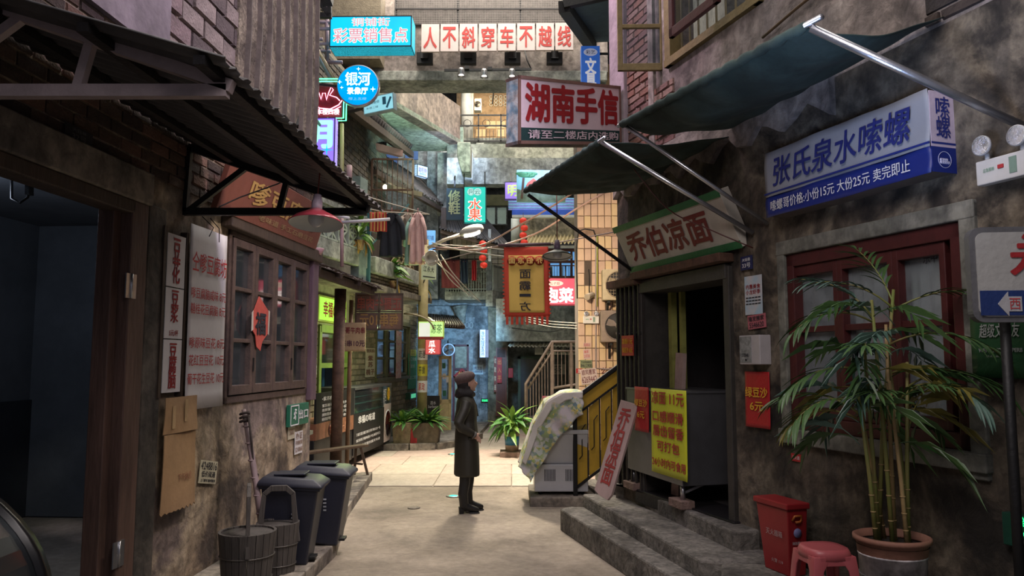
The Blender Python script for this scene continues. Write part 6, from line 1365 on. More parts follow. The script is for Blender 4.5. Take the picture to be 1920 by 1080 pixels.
# ---------------- concrete frame of the upper floors
def PB(name, F, px, d, mat, parent=None, **k): r = F.r(*px); return MB().fb(F, *r, -d, 0).build(name, mat, parent, **k)
F14, F18, F20, F21, F22 = FY(14), FY(18), FY(19.9), FY(21), FY(22.4)
PB('wall_bridge', F14, (560, 0, 1139, 135), .5, conc_p)['kind'] = 'structure'
struct(MB().fb(FY(13.9), *FY(13.9).r(620, 132, 1139, 151), -.7, 0).build('trim_5', conc_m, bevel=.02))
struct(MB().fb(F14, -4.2, -2.4, 7.2, 12, .02, .5).build('wall_bridge_return', brk2[0]))
# mesh balcony above the slogan
t = thing('wire_netting', 'rusty wire netting stretched above the slogan boards', 'netting', tuple(at(920, 60, 13.6))); Fn2 = FY(13.6); q = Fn2.r(742, -20, 1092, 47)
mb = MB()
for k in range(110): u = q[0] + (q[1] - q[0]) * k / 110; mb.bar(Fn2.P(u, q[2] + .01 * math.sin(k)), Fn2.P(u, q[3]), .006)
for k in range(16): z = q[2] + (q[3] - q[2]) * k / 16; mb.bar(Fn2.P(q[0], z), Fn2.P(q[1], z), .005)
tag(mb.build('netting_wires', mk('netting_grey', (.20, .18, .17), .7), t), kind='stuff')
for k in range(3): MB().bar(Fn2.P(q[0], q[2] + k * .3, .02), Fn2.P(q[1], q[2] + k * .3, .02), .02).build('edge_bar', dkmetal, t)
for k in range(4): u = q[0] + (q[1] - q[0]) * k / 3; MB().bar(Fn2.P(u, q[2], -.03), Fn2.P(u, q[3], -.03), .04).build('upright', dkmetal, t)
PB('wall_netting_back', FY(13.95), (742, -10, 1100, 47), .02, mk('netting_back', (.10, .085, .08), .9, var=.6, scale=9))['kind'] = 'structure'
for k, s in enumerate('人不斜穿车不越线'):
    x0 = 790 + k * 35.9; F = FY(13.55); q = F.r(x0, 45 - .3 * k, x0 + 33.5, 97 - .5 * k)
    t = thing('slogan_board', 'white board with a red character, number %s from the left in the overhead slogan row' % ('one two three four five six seven eight'.split()[k]), 'sign', tuple(F.P(q[0], q[2])), group=None)
    MB().fb(F, *q, -.05, 0).build('board', mk('pinkish_white_board', (.56, .47, .45), .7, var=.12, scale=3), t, bevel=.004); MB().bar(F.P((q[0] + q[1]) / 2, q[3], -.1), F.P((q[0] + q[1]) / 2, q[2] + .1, -.3), .03).build('bracket', dkmetal, t)
    T(t, F, s, (q[0] + q[1]) / 2, (q[2] + q[3]) / 2, (q[1] - q[0]) * .72, (q[3] - q[2]) * .74, .004, mk('coral_red', (.42, .035, .03), .7, var=.1), .03)
for k, x in enumerate((796, 878, 961, 1040)):
    F = FY(13.8); q = F.r(x - 15, 97, x + 15, 119); t = thing('floodlight_box', 'black box light under the slogan row, %s from the left' % ('first', 'second', 'third', 'fourth')[k], 'lamp', tuple(F.P(q[0], q[2])), group=None)
    MB().fb(F, *q, -.12, 0).build('housing', black, t, bevel=.01); MB().fb(F, q[0] + .08, q[1] - .08, q[2] + .08, q[3] + .08, 0, .06).build('yoke', blackpl, t)
t = thing('light_track', 'black light track with three silver spot heads under the bridge', 'lamp', tuple(at(915, 131, 13.7)))
MB().bar(at(833, 132, 13.5), at(996, 130, 13.5), .04).build('track', black, t); MB().tube([at(996, 130, 13.5), at(988, 112, 13.5), at(984, 95, 13.5)], .012).build('cable', black, t)
for x, y in ((865, 137), (908, 139), (960, 139)):
    c = at(x, y, 13.45); h = MB().lathe([(.03, .10), (.05, .08), (.075, -.06), (.07, -.07)], c, 16, Matrix.Rotation(.5, 3, 'X')).build('spot_head', mk('silver_head', (.5, .5, .5), .3, .8), t); MB().ell(c + V((0, -.02, -.05)), (.05, .05, .02)).build('lens', glow('spot_lens', (1, .92, .8), 3.5), h)
    MB().bar(c + V((.06, 0, .1)), c + V((.14, 0, .1)), .06).build('driver', black, h)
# slab going back on the left, with green lit underside
struct(MB().prism([(-4.6, 11.8), (-3.9, 12.4), (-2.72, 15), (-1.28, 18.5), (-1.28, 19.2), (-5.6, 19.2), (-5.6, 11.8)][::1], 7.06, 7.16).build('ceiling_slab', grime('mint_lit_soffit', [(.28, .32, .26), (.42, .48, .38), (.50, .55, .46)], .8, .2, .3)))  # mint light on the underside is partly put into this colour
sd = MB()
for a, b in (((-3.9, 12.4), (-2.72, 15)), ((-2.72, 15), (-1.28, 18.5))):
    d = (V((*b, 0)) - V((*a, 0))).normalized(); s = V((d.y, -d.x, 0)) * .02; sd.hexa([V((*a, 7.05)), V((*b, 7.05)), V((*b, 7.05)) + V((-.25, .1, 0)), V((*a, 7.05)) + V((-.25, .1, 0))], [V((*a, 8.0)), V((*b, 8.0)), V((*b, 8.0)) + V((-.25, .1, 0)), V((*a, 8.0)) + V((-.25, .1, 0))])
struct(sd.build('trim_6', grime('brown_edge_beam', [(.12, .09, .075), (.24, .18, .15)], 1.5, .4, .5)))
struct(MB().fb(FY(18.8), *FY(18.8).r(660, 238, 868, 271), -.3, 0).build('trim_7', grime('mint_beam', [(.22, .30, .25), (.34, .44, .37)], 1.5, .2, .3)))
# upper gallery
gx = thing('upper_gallery', 'brightly lit upper gallery with a black iron railing above the street', 'balcony', tuple(at(905, 272, 19.8)))
q = F20.r(852, 262, 1150, 275); MB().fb(F20, q[0], q[1], q[2], q[3] + .05, -2.6, 0).build('floor_slab', conc_g, gx)
warm = mk('warm_brick_wall', (.34, .24, .15), .9, var=.5, scale=6, bump=.5)
q = F22.r(856, 120, 1150, 272); MB().fb(F22, *q, -.1, 0).build('back_wall', warm, gx)
q2 = F22.r(893, 220, 952, 272); pieces(gx, 'wall_panel', F22, [(q2[0] + k * .3, q2[0] + k * .3 + .28, q2[2] + j * .25, q2[2] + j * .25 + .23) for k in range(3) for j in range(3)], [mk('cream_panel', (.55, .43, .28), .8, var=.2), warm], .02, 20)
MB().tube([at(876, 262, 20.6), at(876, 150, 20.6)], .17, 18).build('column', mk('white_stucco', (.5, .48, .44), .8, var=.3, scale=6), gx)
MB().fb(FY(20.1), *FY(20.1).r(855, 145, 1000, 152), -.4, 0).build('head_beam', darkwall, gx)
F = FY(19.85); q = F.r(855, 216, 960, 268)
for z in (q[3], (q[3] * .62 + q[2] * .38), q[2] + .05): MB().bar(F.P(q[0], z), F.P(q[1] + .4, z), .035).build('rail', black, gx)
for k in range(19): u = q[0] + k * (q[1] - q[0] + .3) / 18; MB().bar(F.P(u, q[2] + .02), F.P(u, q[2] + .02 + (q[3] - q[2]) * (.45 if k % 6 else 1)), .014 if k % 6 else .035).build('bar', black, gx)
for k in range(3): u = q[0] + .3 + k * .5; MB().tube([F.P(u + .1 * math.cos(a * .5236), q[3] - .22 + .1 * math.sin(a * .5236)) for a in range(12)], .008, 6, closed=True).build('ring', black, gx)
MB().bar(at(923, 195, 22.3), at(925, 175, 22.3), .03).build('bracket', black, gx)
for k in range(4):
    for j in range(3): u0_ = 921 + k * 9; MB().tube([F22.P(F22.uv(u0_, 190)[0] + .05 * math.cos(a), F22.uv(900, 183 + j * 7)[1] + .05 * math.sin(a), .05) for a in range(6)], .012, 5, closed=True).build('window_lattice', mk('lattice_white', (.5, .5, .45), .7), gx)
for k, (x, y) in enumerate(((883, 163), (923, 162), (944, 151))):
    t = thing('gallery_spot', ('left', 'middle', 'right')[k] + ' small ceiling spot lamp in the lit upper gallery', 'lamp', tuple(at(x, y, 20.4))); MB().lathe([(.03, .08), (.05, .04), (.06, -.03)], seg=12).build('spot_head', mk('silver_head', (.5, .5, .5)), t, local=True); MB().ell((0, 0, -.03), (.045, .045, .03)).build('bulb', glow('gallery_glow', (1, .88, .65), 9), t, local=True); MB().tube([(0, 0, .07), (0, 0, .35)], .01).build('stem', black, t, local=True)
F = FY(20.2); q = F.r(855, 151, 863, 170); t = thing('vertical_light_sign', 'small upright glowing sign at the left end of the upper gallery', 'sign', tuple(F.P(q[0], q[2]))); MB().fb(F, *q, -.06, 0).build('box_frame', black, t); MB().fb(F, q[0] + .01, q[1] - .01, q[2] + .01, q[3] - .01, 0, .01).build('lit_face', glow('warm_sign', (1, .85, .7), 2), t); T(t, F, '饭店', (q[0] + q[1]) / 2, (q[2] + q[3]) / 2, .06, .18, .013, redpaint, 0, vert=True)
def acunit(name, label, F, q, d, mat, fanm, lattice=False, n=0):
    t = thing(name, label, 'air conditioner', tuple(F.P(q[0], q[2], n))); w_, h_ = q[1] - q[0], q[3] - q[2]
    MB().fb(F, *q, n, n + d).build('casing', mat, t, bevel=.01); cu, cv, r_ = q[0] + w_ * (.42 if w_ > h_ else .5), (q[2] + q[3]) / 2, min(h_, w_) * .42
    Mr = F.N.to_track_quat('Z', 'Y').to_matrix()
    MB().lathe([(.001, 0), (r_, 0), (r_ * 1.02, .004)], F.P(cu, cv, n + d + .002), 28, Mr).build('fan_shade_disc', mk('fan_shadow', (.03, .028, .028), .8), t)  # flat dark disc stands in for the shade inside the fan opening
    MB().tube([F.P(cu + r_ * 1.03 * math.cos(a * .2244), cv + r_ * 1.03 * math.sin(a * .2244), n + d + .006) for a in range(28)], .009, 6, closed=True).build('fan_ring', fanm, t)
    for k in range(3):
        a = k * 2.094 + .5; G = lambda rr, aa: F.P(cu + rr * math.cos(aa), cv + rr * math.sin(aa), n + d + .010)
        MB().add([G(r_ * .15, a - .3), G(r_ * .55, a - .35), G(r_ * .93, a - .1), G(r_ * .93, a + .45), G(r_ * .6, a + .55), G(r_ * .2, a + .5)], [(0, 1, 2, 3, 4, 5)]).build('fan_blade', fanm, t, solid=.004)
    MB().lathe([(.001, .02), (r_ * .2, .016), (r_ * .22, 0)], F.P(cu, cv, n + d + .006), 16, Mr).build('fan_hub', fanm, t)
    if lattice:
        for k in range(9):
            o_ = (k - 4) * r_ * .23; l = math.sqrt(max(0, 1 - (o_ / r_) ** 2)) * r_
            MB().bar(F.P(cu - l, cv + o_, n + d + .03), F.P(cu + l, cv + o_, n + d + .03), .004).bar(F.P(cu + o_, cv - l, n + d + .03), F.P(cu + o_, cv + l, n + d + .03), .004).build('grille_wire', fanm, t)
    return t
acunit('air_conditioner', 'small pale air conditioner on the lit upper gallery wall', FY(21.4), FY(21.4).r(890, 190, 903, 212), .25, mk('ac_pale', (.5, .48, .42), .6), dkmetal)
# concrete beam, bracket and columns at second level
struct(MB().fb(F18, *F18.r(838, 296, 1200, 345), -.4, 0).build('trim_8', conc_g))
struct(MB().fb(FY(18.6), *FY(18.6).r(838, 270, 1200, 298), -1.4, 0).build('trim_9', grime('soffit_olive', [(.16, .17, .13), (.32, .32, .26)], 1.2, .3, .4)))
q = FY(16.8).r(857, 266, 882, 322); F = FY(16.8)
struct(MB().fprism(F, [(q[0], q[3]), (q[0], q[2] + .35), (q[0] + .1, q[2]), (q[1], q[2]), (q[1], q[3])][::1], -1.6, 0).build('trim_10', conc_m, bevel=.02))
struct(MB().fb(FY(20.6), *FY(20.6).r(700, 268, 842, 560), -.3, 0).build('wall_blue_back', conc_b))
struct(MB().fb(FY(19.6), *FY(19.6).r(800, 262, 822, 560), -.5, 0).build('trim_11', conc_b)); struct(MB().fb(FY(19.0), *FY(19.0).r(820, 286, 842, 400), -.4, 0).build('trim_12', conc_m))
bluep = mk('blue_panel_paint', (.03, .09, .28), .6, var=.3); F = FY(20.5)
for k, px in enumerate(((719, 285, 747, 315), (760, 284, 784, 300))):
    o = MB().fb(F, *F.r(*px), 0, .04).build('blue_panel', bluep, bpy.data.objects['wall_blue_back']); o.location = (0, 0, 0)
# backdrop of second level
struct(MB().fb(F22, *F22.r(820, 345, 1200, 600), -.2, 0).build('wall_back_upper', darkwall))
F = FY(21.8)
for k, px in enumerate(((911, 388, 930, 422), (931, 388, 951, 422))):
    q = F.r(*px); t = thing('window_%d' % (4 + k), None, None, tuple(F.P(q[0], q[2]))); t['kind'] = 'structure'
    MB().fb(F, q[0], q[1], q[2], q[3], 0, .03).build('frame', conc_g, t); MB().fb(F, q[0] + .03, q[1] - .03, q[2] + .03, q[3] - .03, .03, .04).build('pane', mk('frosted_lit_pane', (.30, .38, .30), .3, em=.25), t)
MB().fb(FY(21.6), *FY(21.6).r(905, 365, 955, 385), -.1, 0).build('wall_olive_panel', mk('olive_panel', (.20, .20, .10), .7, var=.3))['kind'] = 'structure'
# ---- signs on the left, glowing
def lightbox(name, label, F, q, d, face, lines, frame=None, side=None, em=None):
    t = thing(name, label, 'sign', tuple(F.P(q[0], q[2]))); 
    MB().fb(F, q[0], q[1], q[2], q[3], -d, 0).build('lit_box', side or face, t, bevel=.004)
    MB().fb(F, q[0] + .012, q[1] - .012, q[2] + .012, q[3] - .012, 0, .004).build('lit_face', face, t)
    if frame: MB().fb(F, q[0], q[1], q[2], q[2] + .014, -d - .002, .008).fb(F, q[0], q[1], q[3] - .014, q[3], -d - .002, .008).fb(F, q[0], q[0] + .014, q[2], q[3], -d, .008).fb(F, q[1] - .014, q[1], q[2], q[3], -d, .008).build('edge_frame', frame, t)
    w_, h_ = q[1] - q[0], q[3] - q[2]
    for (s_, cx, cy, ww, hh, m_, bd, vt) in lines: T(t, F, s_, q[0] + w_ * cx, q[2] + h_ * cy, w_ * ww, h_ * hh, .008, m_, bd, vert=vt)
    return t
cyan = glow('cyan_glow', (.0, .52, .95), 1.15); cyanb = glow('cyan_side_glow', (.05, .75, .95), 1.25); pinkw_ = mk('rose_sign_letter', (.68, .30, .36), .5, em=.75); outw = glow('letter_outline_glow', (.80, .95, 1), 1.1)
F = Fr((0, 10.2, 0), (1, -.02, 0)); q = F.q((618, 30), (772, 30), (772, 97), (618, 97)); q = (q[0], q[1], q[2] + .07, q[3])
ls = lightbox('lottery_sign', 'bright cyan box sign with two rows of pale red characters hung at the upper left', F, q, .32, cyan, [('铜铺街', .5, .80, .46, .27, outw, .045, False), ('彩票销售点', .5, .37, .90, .46, outw, .06, False)], dkmetal, cyanb)
T(ls, F, '铜铺街', (q[0] + q[1]) / 2, q[2] + (q[3] - q[2]) * .80, (q[1] - q[0]) * .46, (q[3] - q[2]) * .27, .012, pinkw_, .0); T(ls, F, '彩票销售点', (q[0] + q[1]) / 2, q[2] + (q[3] - q[2]) * .37, (q[1] - q[0]) * .9, (q[3] - q[2]) * .46, .012, pinkw_, .015)
for z in (.25, .75): MB().bar(F.P(q[0], q[2] + (q[3] - q[2]) * z, -.15), F.P(q[0] - .6, q[2] + (q[3] - q[2]) * z, -.15), .035).build('support_arm', mk('mauve_pipe', (.30, .22, .28), .5, .3), ls)
# round sign
F = FY(9.7); cc = F.uv(671, 160); rr = 41 / F0 * 9.7 * 1.0
t = thing('round_light_sign', 'round glowing blue video hall sign with white neon characters', 'sign', tuple(F.P(cc[0], cc[1] - rr)))
Mr = F.N.to_track_quat('Z', 'Y').to_matrix()
MB().lathe([(.001, -.08), (rr, -.08), (rr, 0), (rr - .012, .006)], F.P(*cc), 48, Mr).build('drum', mk('grey_drum', (.4, .4, .45), .4, .5), t)
MB().lathe([(.001, .008), (rr - .012, .008)], F.P(*cc), 48, Mr).build('lit_face', glow('sky_blue_glow', (.0, .36, .80), 1.1), t)
whg = glow('white_neon', (.85, 1, 1), 2.2)
T(t, F, '银河', cc[0], cc[1] + rr * .30, rr * 1.15, rr * .62, .012, whg, .045); T(t, F, '银河', cc[0], cc[1] + rr * .30, rr * 1.03, rr * .50, .016, mk('neon_core_blue', (.05, .45, .75), .5, em=.6), .0)
T(t, F, '录像厅', cc[0], cc[1] - rr * .28, rr * .95, rr * .32, .012, whg, .05); T(t, F, '楼上五楼', cc[0], cc[1] - rr * .66, rr * .85, rr * .13, .012, mk('pale_blue_letter', (.3, .65, .8), .5, em=.5), .0)
for (sx, sy, s_) in ((.02, .78, .1), (-.85, .15, .11), (-.75, -.12, .08), (.72, -.2, .13)):
    MB().fprism(F, [(cc[0] + rr * sx + rr * s_ * (1 if k % 2 == 0 else .25) * math.cos(k * math.pi / 4), cc[1] + rr * sy + rr * s_ * (1 if k % 2 == 0 else .25) * math.sin(k * math.pi / 4)) for k in range(8)], .01, .014).build('sparkle', whg, t)
MB().bar(F.P(cc[0] - rr, cc[1], -.05), F.P(cc[0] - rr - .45, cc[1] + .05, -.05), .03).build('support_arm', dkmetal, t)
# neon sign (red bowl, green outline)
F = FY(9.95); q = F.r(560, 158, 640, 226)
t = thing('neon_food_sign', 'red neon food sign with a glowing green tube outline at the upper left corner', 'sign', tuple(F.P(q[0], q[2])))
MB().fb(F, q[0], q[1], q[2], q[3], -.06, 0).build('back_plate', mk('dark_red_plate', (.16, .01, .02), .4), t)
ng = glow('green_neon', (.08, 1, .35), 4.5); nr = glow('red_neon', (1, .30, .42), 3.6); npk = glow('pink_neon_letters', (1, .55, .62), 2.6)
x0, y0 = F.uv(560, 150); x1, y1 = F.uv(650, 228)
for o_ in (0, .035): MB().tube([F.P(x0, y0 - o_, .04), F.P(x1 - o_, y0 - o_, .04), F.P(x1 - o_, y1 + o_, .04), F.P(x1 - .25, y1 + o_, .04)], .009, 8).build('green_tube', ng, t)
def pxp(*pts): return [F.P(*F.uv(x, y), .03) for x, y in pts]
MB().tube(pxp((585, 194), (600, 204), (620, 206), (636, 198), (642, 190)), .008, 8).build('red_tube', nr, t); MB().tube(pxp((585, 199), (602, 209), (622, 210), (640, 201)), .006, 8).build('red_tube', nr, t)
MB().tube(pxp((588, 190), (592, 178), (599, 175), (603, 188), (606, 176), (611, 176), (613, 189), (617, 176), (622, 164), (626, 170), (619, 180), (632, 184), (638, 190)), .007, 8).build('red_tube', nr, t)
MB().tube(pxp((587, 182), (592, 176), (597, 180), (593, 188)), .006, 8).build('red_tube', nr, t)
T(t, F, '本楼四楼', *F.uv(616, 211), .30, .075, .03, npk, .04); MB().tube(pxp((584, 211), (592, 210)), .007).build('pink_tube', npk, t)
# purple light sign
F = Fr((0, 9.35, 0), (1, -.05, 0)); q = F.q((556, 221), (628, 221), (628, 330), (556, 325)); q = (q[0], q[1], q[2] - .1, q[3])
t = lightbox('purple_light_sign', 'tall violet light box with mint green characters beside the brick corner', F, q, .12, glow('violet_glow', (.22, .14, .85), 1.5), [], mk('violet_edge', (.10, .06, .3), .5), glow('violet_side_glow', (.45, .35, .95), 1.1))
mg = glow('mint_letter_glow', (.30, .95, .62), 1.5); wg2 = glow('white_letter_glow', (.85, .95, 1), 2.2)
T(t, F, '明', q[0] + (q[1] - q[0]) * .50, q[3] - .22, .40, .34, .012, mg, .05); T(t, F, '珠', q[0] + (q[1] - q[0]) * .46, q[3] - .60, .36, .30, .012, wg2, .05)
Fs2 = Fr(F.P(q[1], 0, 0), -F.N); T(t, Fs2, '楼上娱乐城欢迎', .07, (q[2] + q[3]) / 2 + .05, .05, .62, .008, mk('pale_violet_ink', (.6, .55, .9), .5, em=.6), 0, vert=True)
MB().fprism(F, [(q[1] - .1 + (.09 if k % 2 == 0 else .012) * math.cos(k * math.pi / 4), q[3] - .42 + (.09 if k % 2 == 0 else .012) * math.sin(k * math.pi / 4)) for k in range(8)], .012, .015).build('sparkle', cyan, t)
# yellow lit pole and pipes above
o = MB().tube([at(641, 365, 10.2), at(641, 232, 10.2)], .028, 10).build('striped_pipe', mk('lit_yellow_pipe', (.42, .44, .16), .5)); tag(o, 'upright yellow green pipe right of the violet light box', 'pipe')
o = MB().tube([at(655, 340, 10.6), at(655, 310, 10.6)], .04, 10).build('pipe_stub', mk('pink_pipe_paint', (.45, .3, .29))); tag(o, 'short pale pink pipe stub on the brick wall', 'pipe')
for k, (a, b, m_, lb) in enumerate((((566, 45), (640, 172), (.45, .35, .22), 'sloping orange lit pipe above the neon sign'), ((556, 30), (622, 150), (.30, .38, .42), 'sloping blue lit pipe above the neon sign, upper of the pair'))):
    o = MB().tube([at(*a, 10.6), at(*b, 10.6)], .035, 10).build('sloping_pipe', mk('pipe_tint%d' % k, m_, .4, .3)); tag(o, lb, 'pipe')
F = FY(10.7)
t = thing('pipe_scaffold', 'mauve pipe scaffold behind the cyan box sign', 'scaffold', tuple(at(615, 120, 10.7)))
for a, b in (((613, 10), (613, 128)), ((575, 42), (620, 42)), ((572, 74), (605, 74)), ((610, 117), (642, 117)), ((575, 95), (620, 97))): MB().tube([at(*a, 10.65), at(*b, 10.65)], .03, 8).build('pipe', mk('mauve_pipe', (.30, .22, .28)), t)
t = thing('hanging_iron_balcony', 'black iron mesh balcony with a diagonal brace at the top left', 'balcony', tuple(at(560, 33, 9.5)))
F = FY(9.4)
MB().bar(at(500, 28, 9.4), at(622, 30, 9.4), .06).build('edge_beam', black, t); MB().bar(at(618, -10, 9.4), at(618, 32, 9.4), .05).bar(at(590, -10, 9.4), at(618, 30, 9.4), .06).build('post', black, t)
for k in range(6): MB().bar(at(500, 4 + k * 5, 9.4 + k * .1), at(618, 4 + k * 5, 9.4 + k * .1), .012).build('mesh_bar', black, t)
for k in range(24): MB().bar(at(500 + k * 5, -8, 9.45), at(500 + k * 5, 28, 9.4), .008).build('mesh_bar', black, t)
MB().bar(L.P(3.0, L.uv(458, 160)[1], .05), at(552, -5, 9.2), .05).build('brace', black, t)
# light blue tilted sign
F = Fr(at(680, 205, 11.8).xy.to_3d(), (1, -.35, 0)); q = F.q((682, 185), (738, 172), (738, 206), (680, 214))
q = (q[0], q[1], q[2], q[3])
t = thing('pale_blue_sign', 'pale blue glowing sign with a phone picture, tilted behind the round sign', 'sign', tuple(F.P(q[0], q[2])))
G = Fr(F.P((q[0] + q[1]) / 2, (q[2] + q[3]) / 2), F.U + V((0, 0, .08)), (0, 0, 1)); G = Fr(G.O, G.U, (0, 0, 1) if 0 else G.N.cross(G.U), G.N); w_, h_ = (q[1] - q[0]) / 2, (q[3] - q[2]) / 2
MB().fb(G, -w_, w_, -h_, h_, -.1, 0).build('lit_box', mk('steel_edge', (.35, .45, .5), .4, .4), t); MB().fb(G, -w_ + .015, w_ - .015, -h_ + .015, h_ - .015, 0, .004).build('lit_face', glow('pale_blue_glow', (.28, .62, .72), .85), t)
dk = mk('petrol_ink', (.02, .12, .2), .6); T(t, G, '手机维修', -w_ * .35, h_ * .25, w_ * .9, h_ * .35, .008, dk, .01); T(t, G, '本楼二楼', -w_ * .4, -h_ * .35, w_ * .8, h_ * .25, .008, dk, 0)
MB().fb(G, w_ * .30, w_ * .52, -h_ * .25, h_ * .65, .005, .012).build('printed_phone', dk, t); MB().bar(G.P(w_ * .55, -h_ * .7, .01), G.P(w_ * .85, h_ * .5, .01), .03, .01, up=G.N).build('printed_tool', dk, t)
# small blue sign on back
F = Fr(at(791, 320, 17).xy.to_3d(), (.8, 1, 0)); q = F.q((782, 304), (802, 316), (802, 337), (782, 327))
lightbox('small_light_sign', 'small white blue light box on the blue column above the clothes', F, q, .08, glow('ice_glow', (.45, .68, 1), 1.3), [('盒旺财', .5, .6, .8, .4, mk('violet_ink', (.25, .15, .5), .6), .02, False), ('酒楼旅馆', .5, .25, .6, .2, blueink, 0, False)], dkmetal)
# repair and fruit signs
F = FY(17.2); q = F.r(837, 353, 868, 412); navy = mk('navy_sign', (.02, .05, .10), .6, var=.2)
t = thing('shoe_repair_sign', 'navy vertical sign with pale brush characters left of the teal fruit sign', 'sign', tuple(F.P(q[0], q[2]))); MB().fb(F, *q, -.08, 0).build('board', navy, t); T(t, F, '修鞋', (q[0] + q[1]) / 2 - .01, (q[2] + q[3]) / 2 + .04, .27, .55, .005, mk('sage_ink', (.42, .48, .34), .7), .025, vert=True); MB().bar(F.P((q[0] + q[1]) / 2, q[3], -.04), F.P((q[0] + q[1]) / 2, q[3] + .3, -.04), .03).build('hanger', black, t)
F = FY(16.9); q = F.r(870, 350, 911, 418)
t = lightbox('fruit_sign', 'glowing teal vertical sign with large red and white fruit characters', F, q, .12, glow('teal_glow', (.02, .55, .45), .95), [('水果', .5, .37, .62, .62, glow('white_outline', (.9, .95, .95), 1.1), .055, True)], mk('teal_edge', (.02, .2, .18), .5), glow('teal_side', (.05, .6, .6), .7))
T(t, F, '水果', (q[0] + q[1]) / 2, q[2] + (q[3] - q[2]) * .37, (q[1] - q[0]) * .55, (q[3] - q[2]) * .59, .012, mk('fruit_red', (.70, .12, .06), .5, em=.7), .02, vert=True)
for s in (-.27, .18): MB().lathe([(.001, 0), (.085, 0)], F.P((q[0] + q[1]) / 2 + s * .33, q[3] - .12, .008), 20, F.N.to_track_quat('Z', 'Y').to_matrix()).build('oval_badge', glow('pale_oval', (.55, .85, .8), .8), t)
T(t, F, '阿云', (q[0] + q[1]) / 2 - .01, q[3] - .12, .25, .11, .012, mk('teal_ink', (.02, .2, .2), .5), 0)
for x in (870, 909): MB().bar(F.P(F.uv(x, 350)[0], q[3], -.05), F.P(F.uv(x, 350)[0], q[3] + .35, -.05), .025).build('hanger', black, t)
F = FY(16.6); q = F.r(946, 341, 972, 374)
lightbox('small_purple_sign', 'small violet light box with a yellow green character beside the landscape billboard', F, q, .1, glow('violet_glow2', (.32, .20, .75), .9), [('明', .58, .5, .68, .62, mk('lime_letter', (.55, .8, .15), .5, em=.5), .03, False)], dkmetal)
# landscape billboard
F = Fr(at(968, 350, 15.8).xy.to_3d(), (1, .05, 0)); q = F.q((969, 323), (1060, 315), (1060, 376), (969, 382))
t = thing('landscape_billboard', 'painted billboard with a pine tree, red roof and blue sky behind the dark tarp', 'sign', tuple(F.P(q[0], q[2]))); w_, h_ = q[1] - q[0], q[3] - q[2]
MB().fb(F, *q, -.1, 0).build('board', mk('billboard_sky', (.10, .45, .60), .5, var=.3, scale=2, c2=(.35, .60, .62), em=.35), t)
MB().fprism(F, [(q[0], q[2]), (q[1], q[2]), (q[1], q[2] + h_ * .35), (q[0] + w_ * .6, q[2] + h_ * .42), (q[0] + w_ * .3, q[2] + h_ * .30), (q[0], q[2] + h_ * .4)], .002, .006).build('painted_field', mk('painted_green', (.20, .32, .22), .6, var=.6, scale=8), t)
MB().bar(F.P(q[0] + w_ * .1, q[2] + h_ * .1, .008), F.P(q[0] + w_ * .14, q[3] - h_ * .25, .008), .05, .006, up=F.N).build('painted_trunk', wood, t)
for k in range(5): MB().ell(F.P(q[0] + w_ * (.10 + k * .05), q[3] - h_ * (.12 + .06 * (k % 2)), .008), (.13, .004, .04), seg=12, rings=6).build('painted_foliage', mk('painted_pine', (.03, .22, .07), .6), t)
MB().fprism(F, [(q[0] + w_ * .18, q[2] + h_ * .48), (q[0] + w_ * .5, q[2] + h_ * .5), (q[0] + w_ * .45, q[2] + h_ * .62), (q[0] + w_ * .34, q[2] + h_ * .74), (q[0] + w_ * .22, q[2] + h_ * .6)], .007, .012).build('painted_roof', mk('painted_red', (.5, .12, .07), .6), t)
# blue lit shop front: roller shutter slats and fascia
F = FY(17.3); q = F.r(953, 371, 1150, 394); t = thing('blue_roller_shutter', 'lit blue violet roller shutter with a blue fascia below the billboard', 'shutter', tuple(F.P(q[0], q[2])))
for k in range(8): z = q[2] + (q[3] - q[2]) * k / 8; MB().fb(F, q[0], q[1], z + .004, z + (q[3] - q[2]) / 8 - .004, -.03, .01 + .008 * (k % 2)).build('slat', mk('ice_violet_slat%d' % (k % 2), ((.30, .34, .75), (.22, .50, .75))[k % 2], .4), t)
q = F.r(960, 394, 1150, 405); MB().fb(F, q[0], q[1], q[2], q[3], -.05, .06).build('fascia', mk('royal_blue', (.02, .09, .50), .5), t); q = F.r(960, 404, 1150, 409); MB().fb(F, q[0], q[1], q[2], q[3], -.05, .08).build('fascia_edge', mk('pale_edge', (.45, .5, .5), .5), t)
# lower: soffit, pale corrugated awning
struct(MB().fb(FY(19.0), *FY(19.0).r(960, 409, 1150, 444), -.2, 0).build('wall_gold', grime('gold_soffit', [(.10, .09, .05), (.30, .26, .15), (.42, .36, .2)], 1.3, .3, .3)))
struct(MB().tube([at(966, 410, 18.0), at(966, 462, 18.0)], .10, 16).build('trim_13', mk('pale_column', (.35, .38, .36), .6, var=.3)))
t = thing('pale_corrugated_awning', 'pale yellow corrugated awning behind the hanging banner', 'awning', tuple(at(1030, 455, 17.5)))
corr(t, 'roof_sheet', at(985, 458, 17.2), at(1150, 453, 17.2), at(1150, 440, 18.9), at(992, 442, 18.9), 26, .03, mk('straw_sheet', (.50, .42, .24), .6, var=.3), 3)
MB().bar(at(985, 463, 17.3), at(1150, 463, 17.3), .06).build('front_rail', mk('pale_edge', (.45, .5, .5)), t)
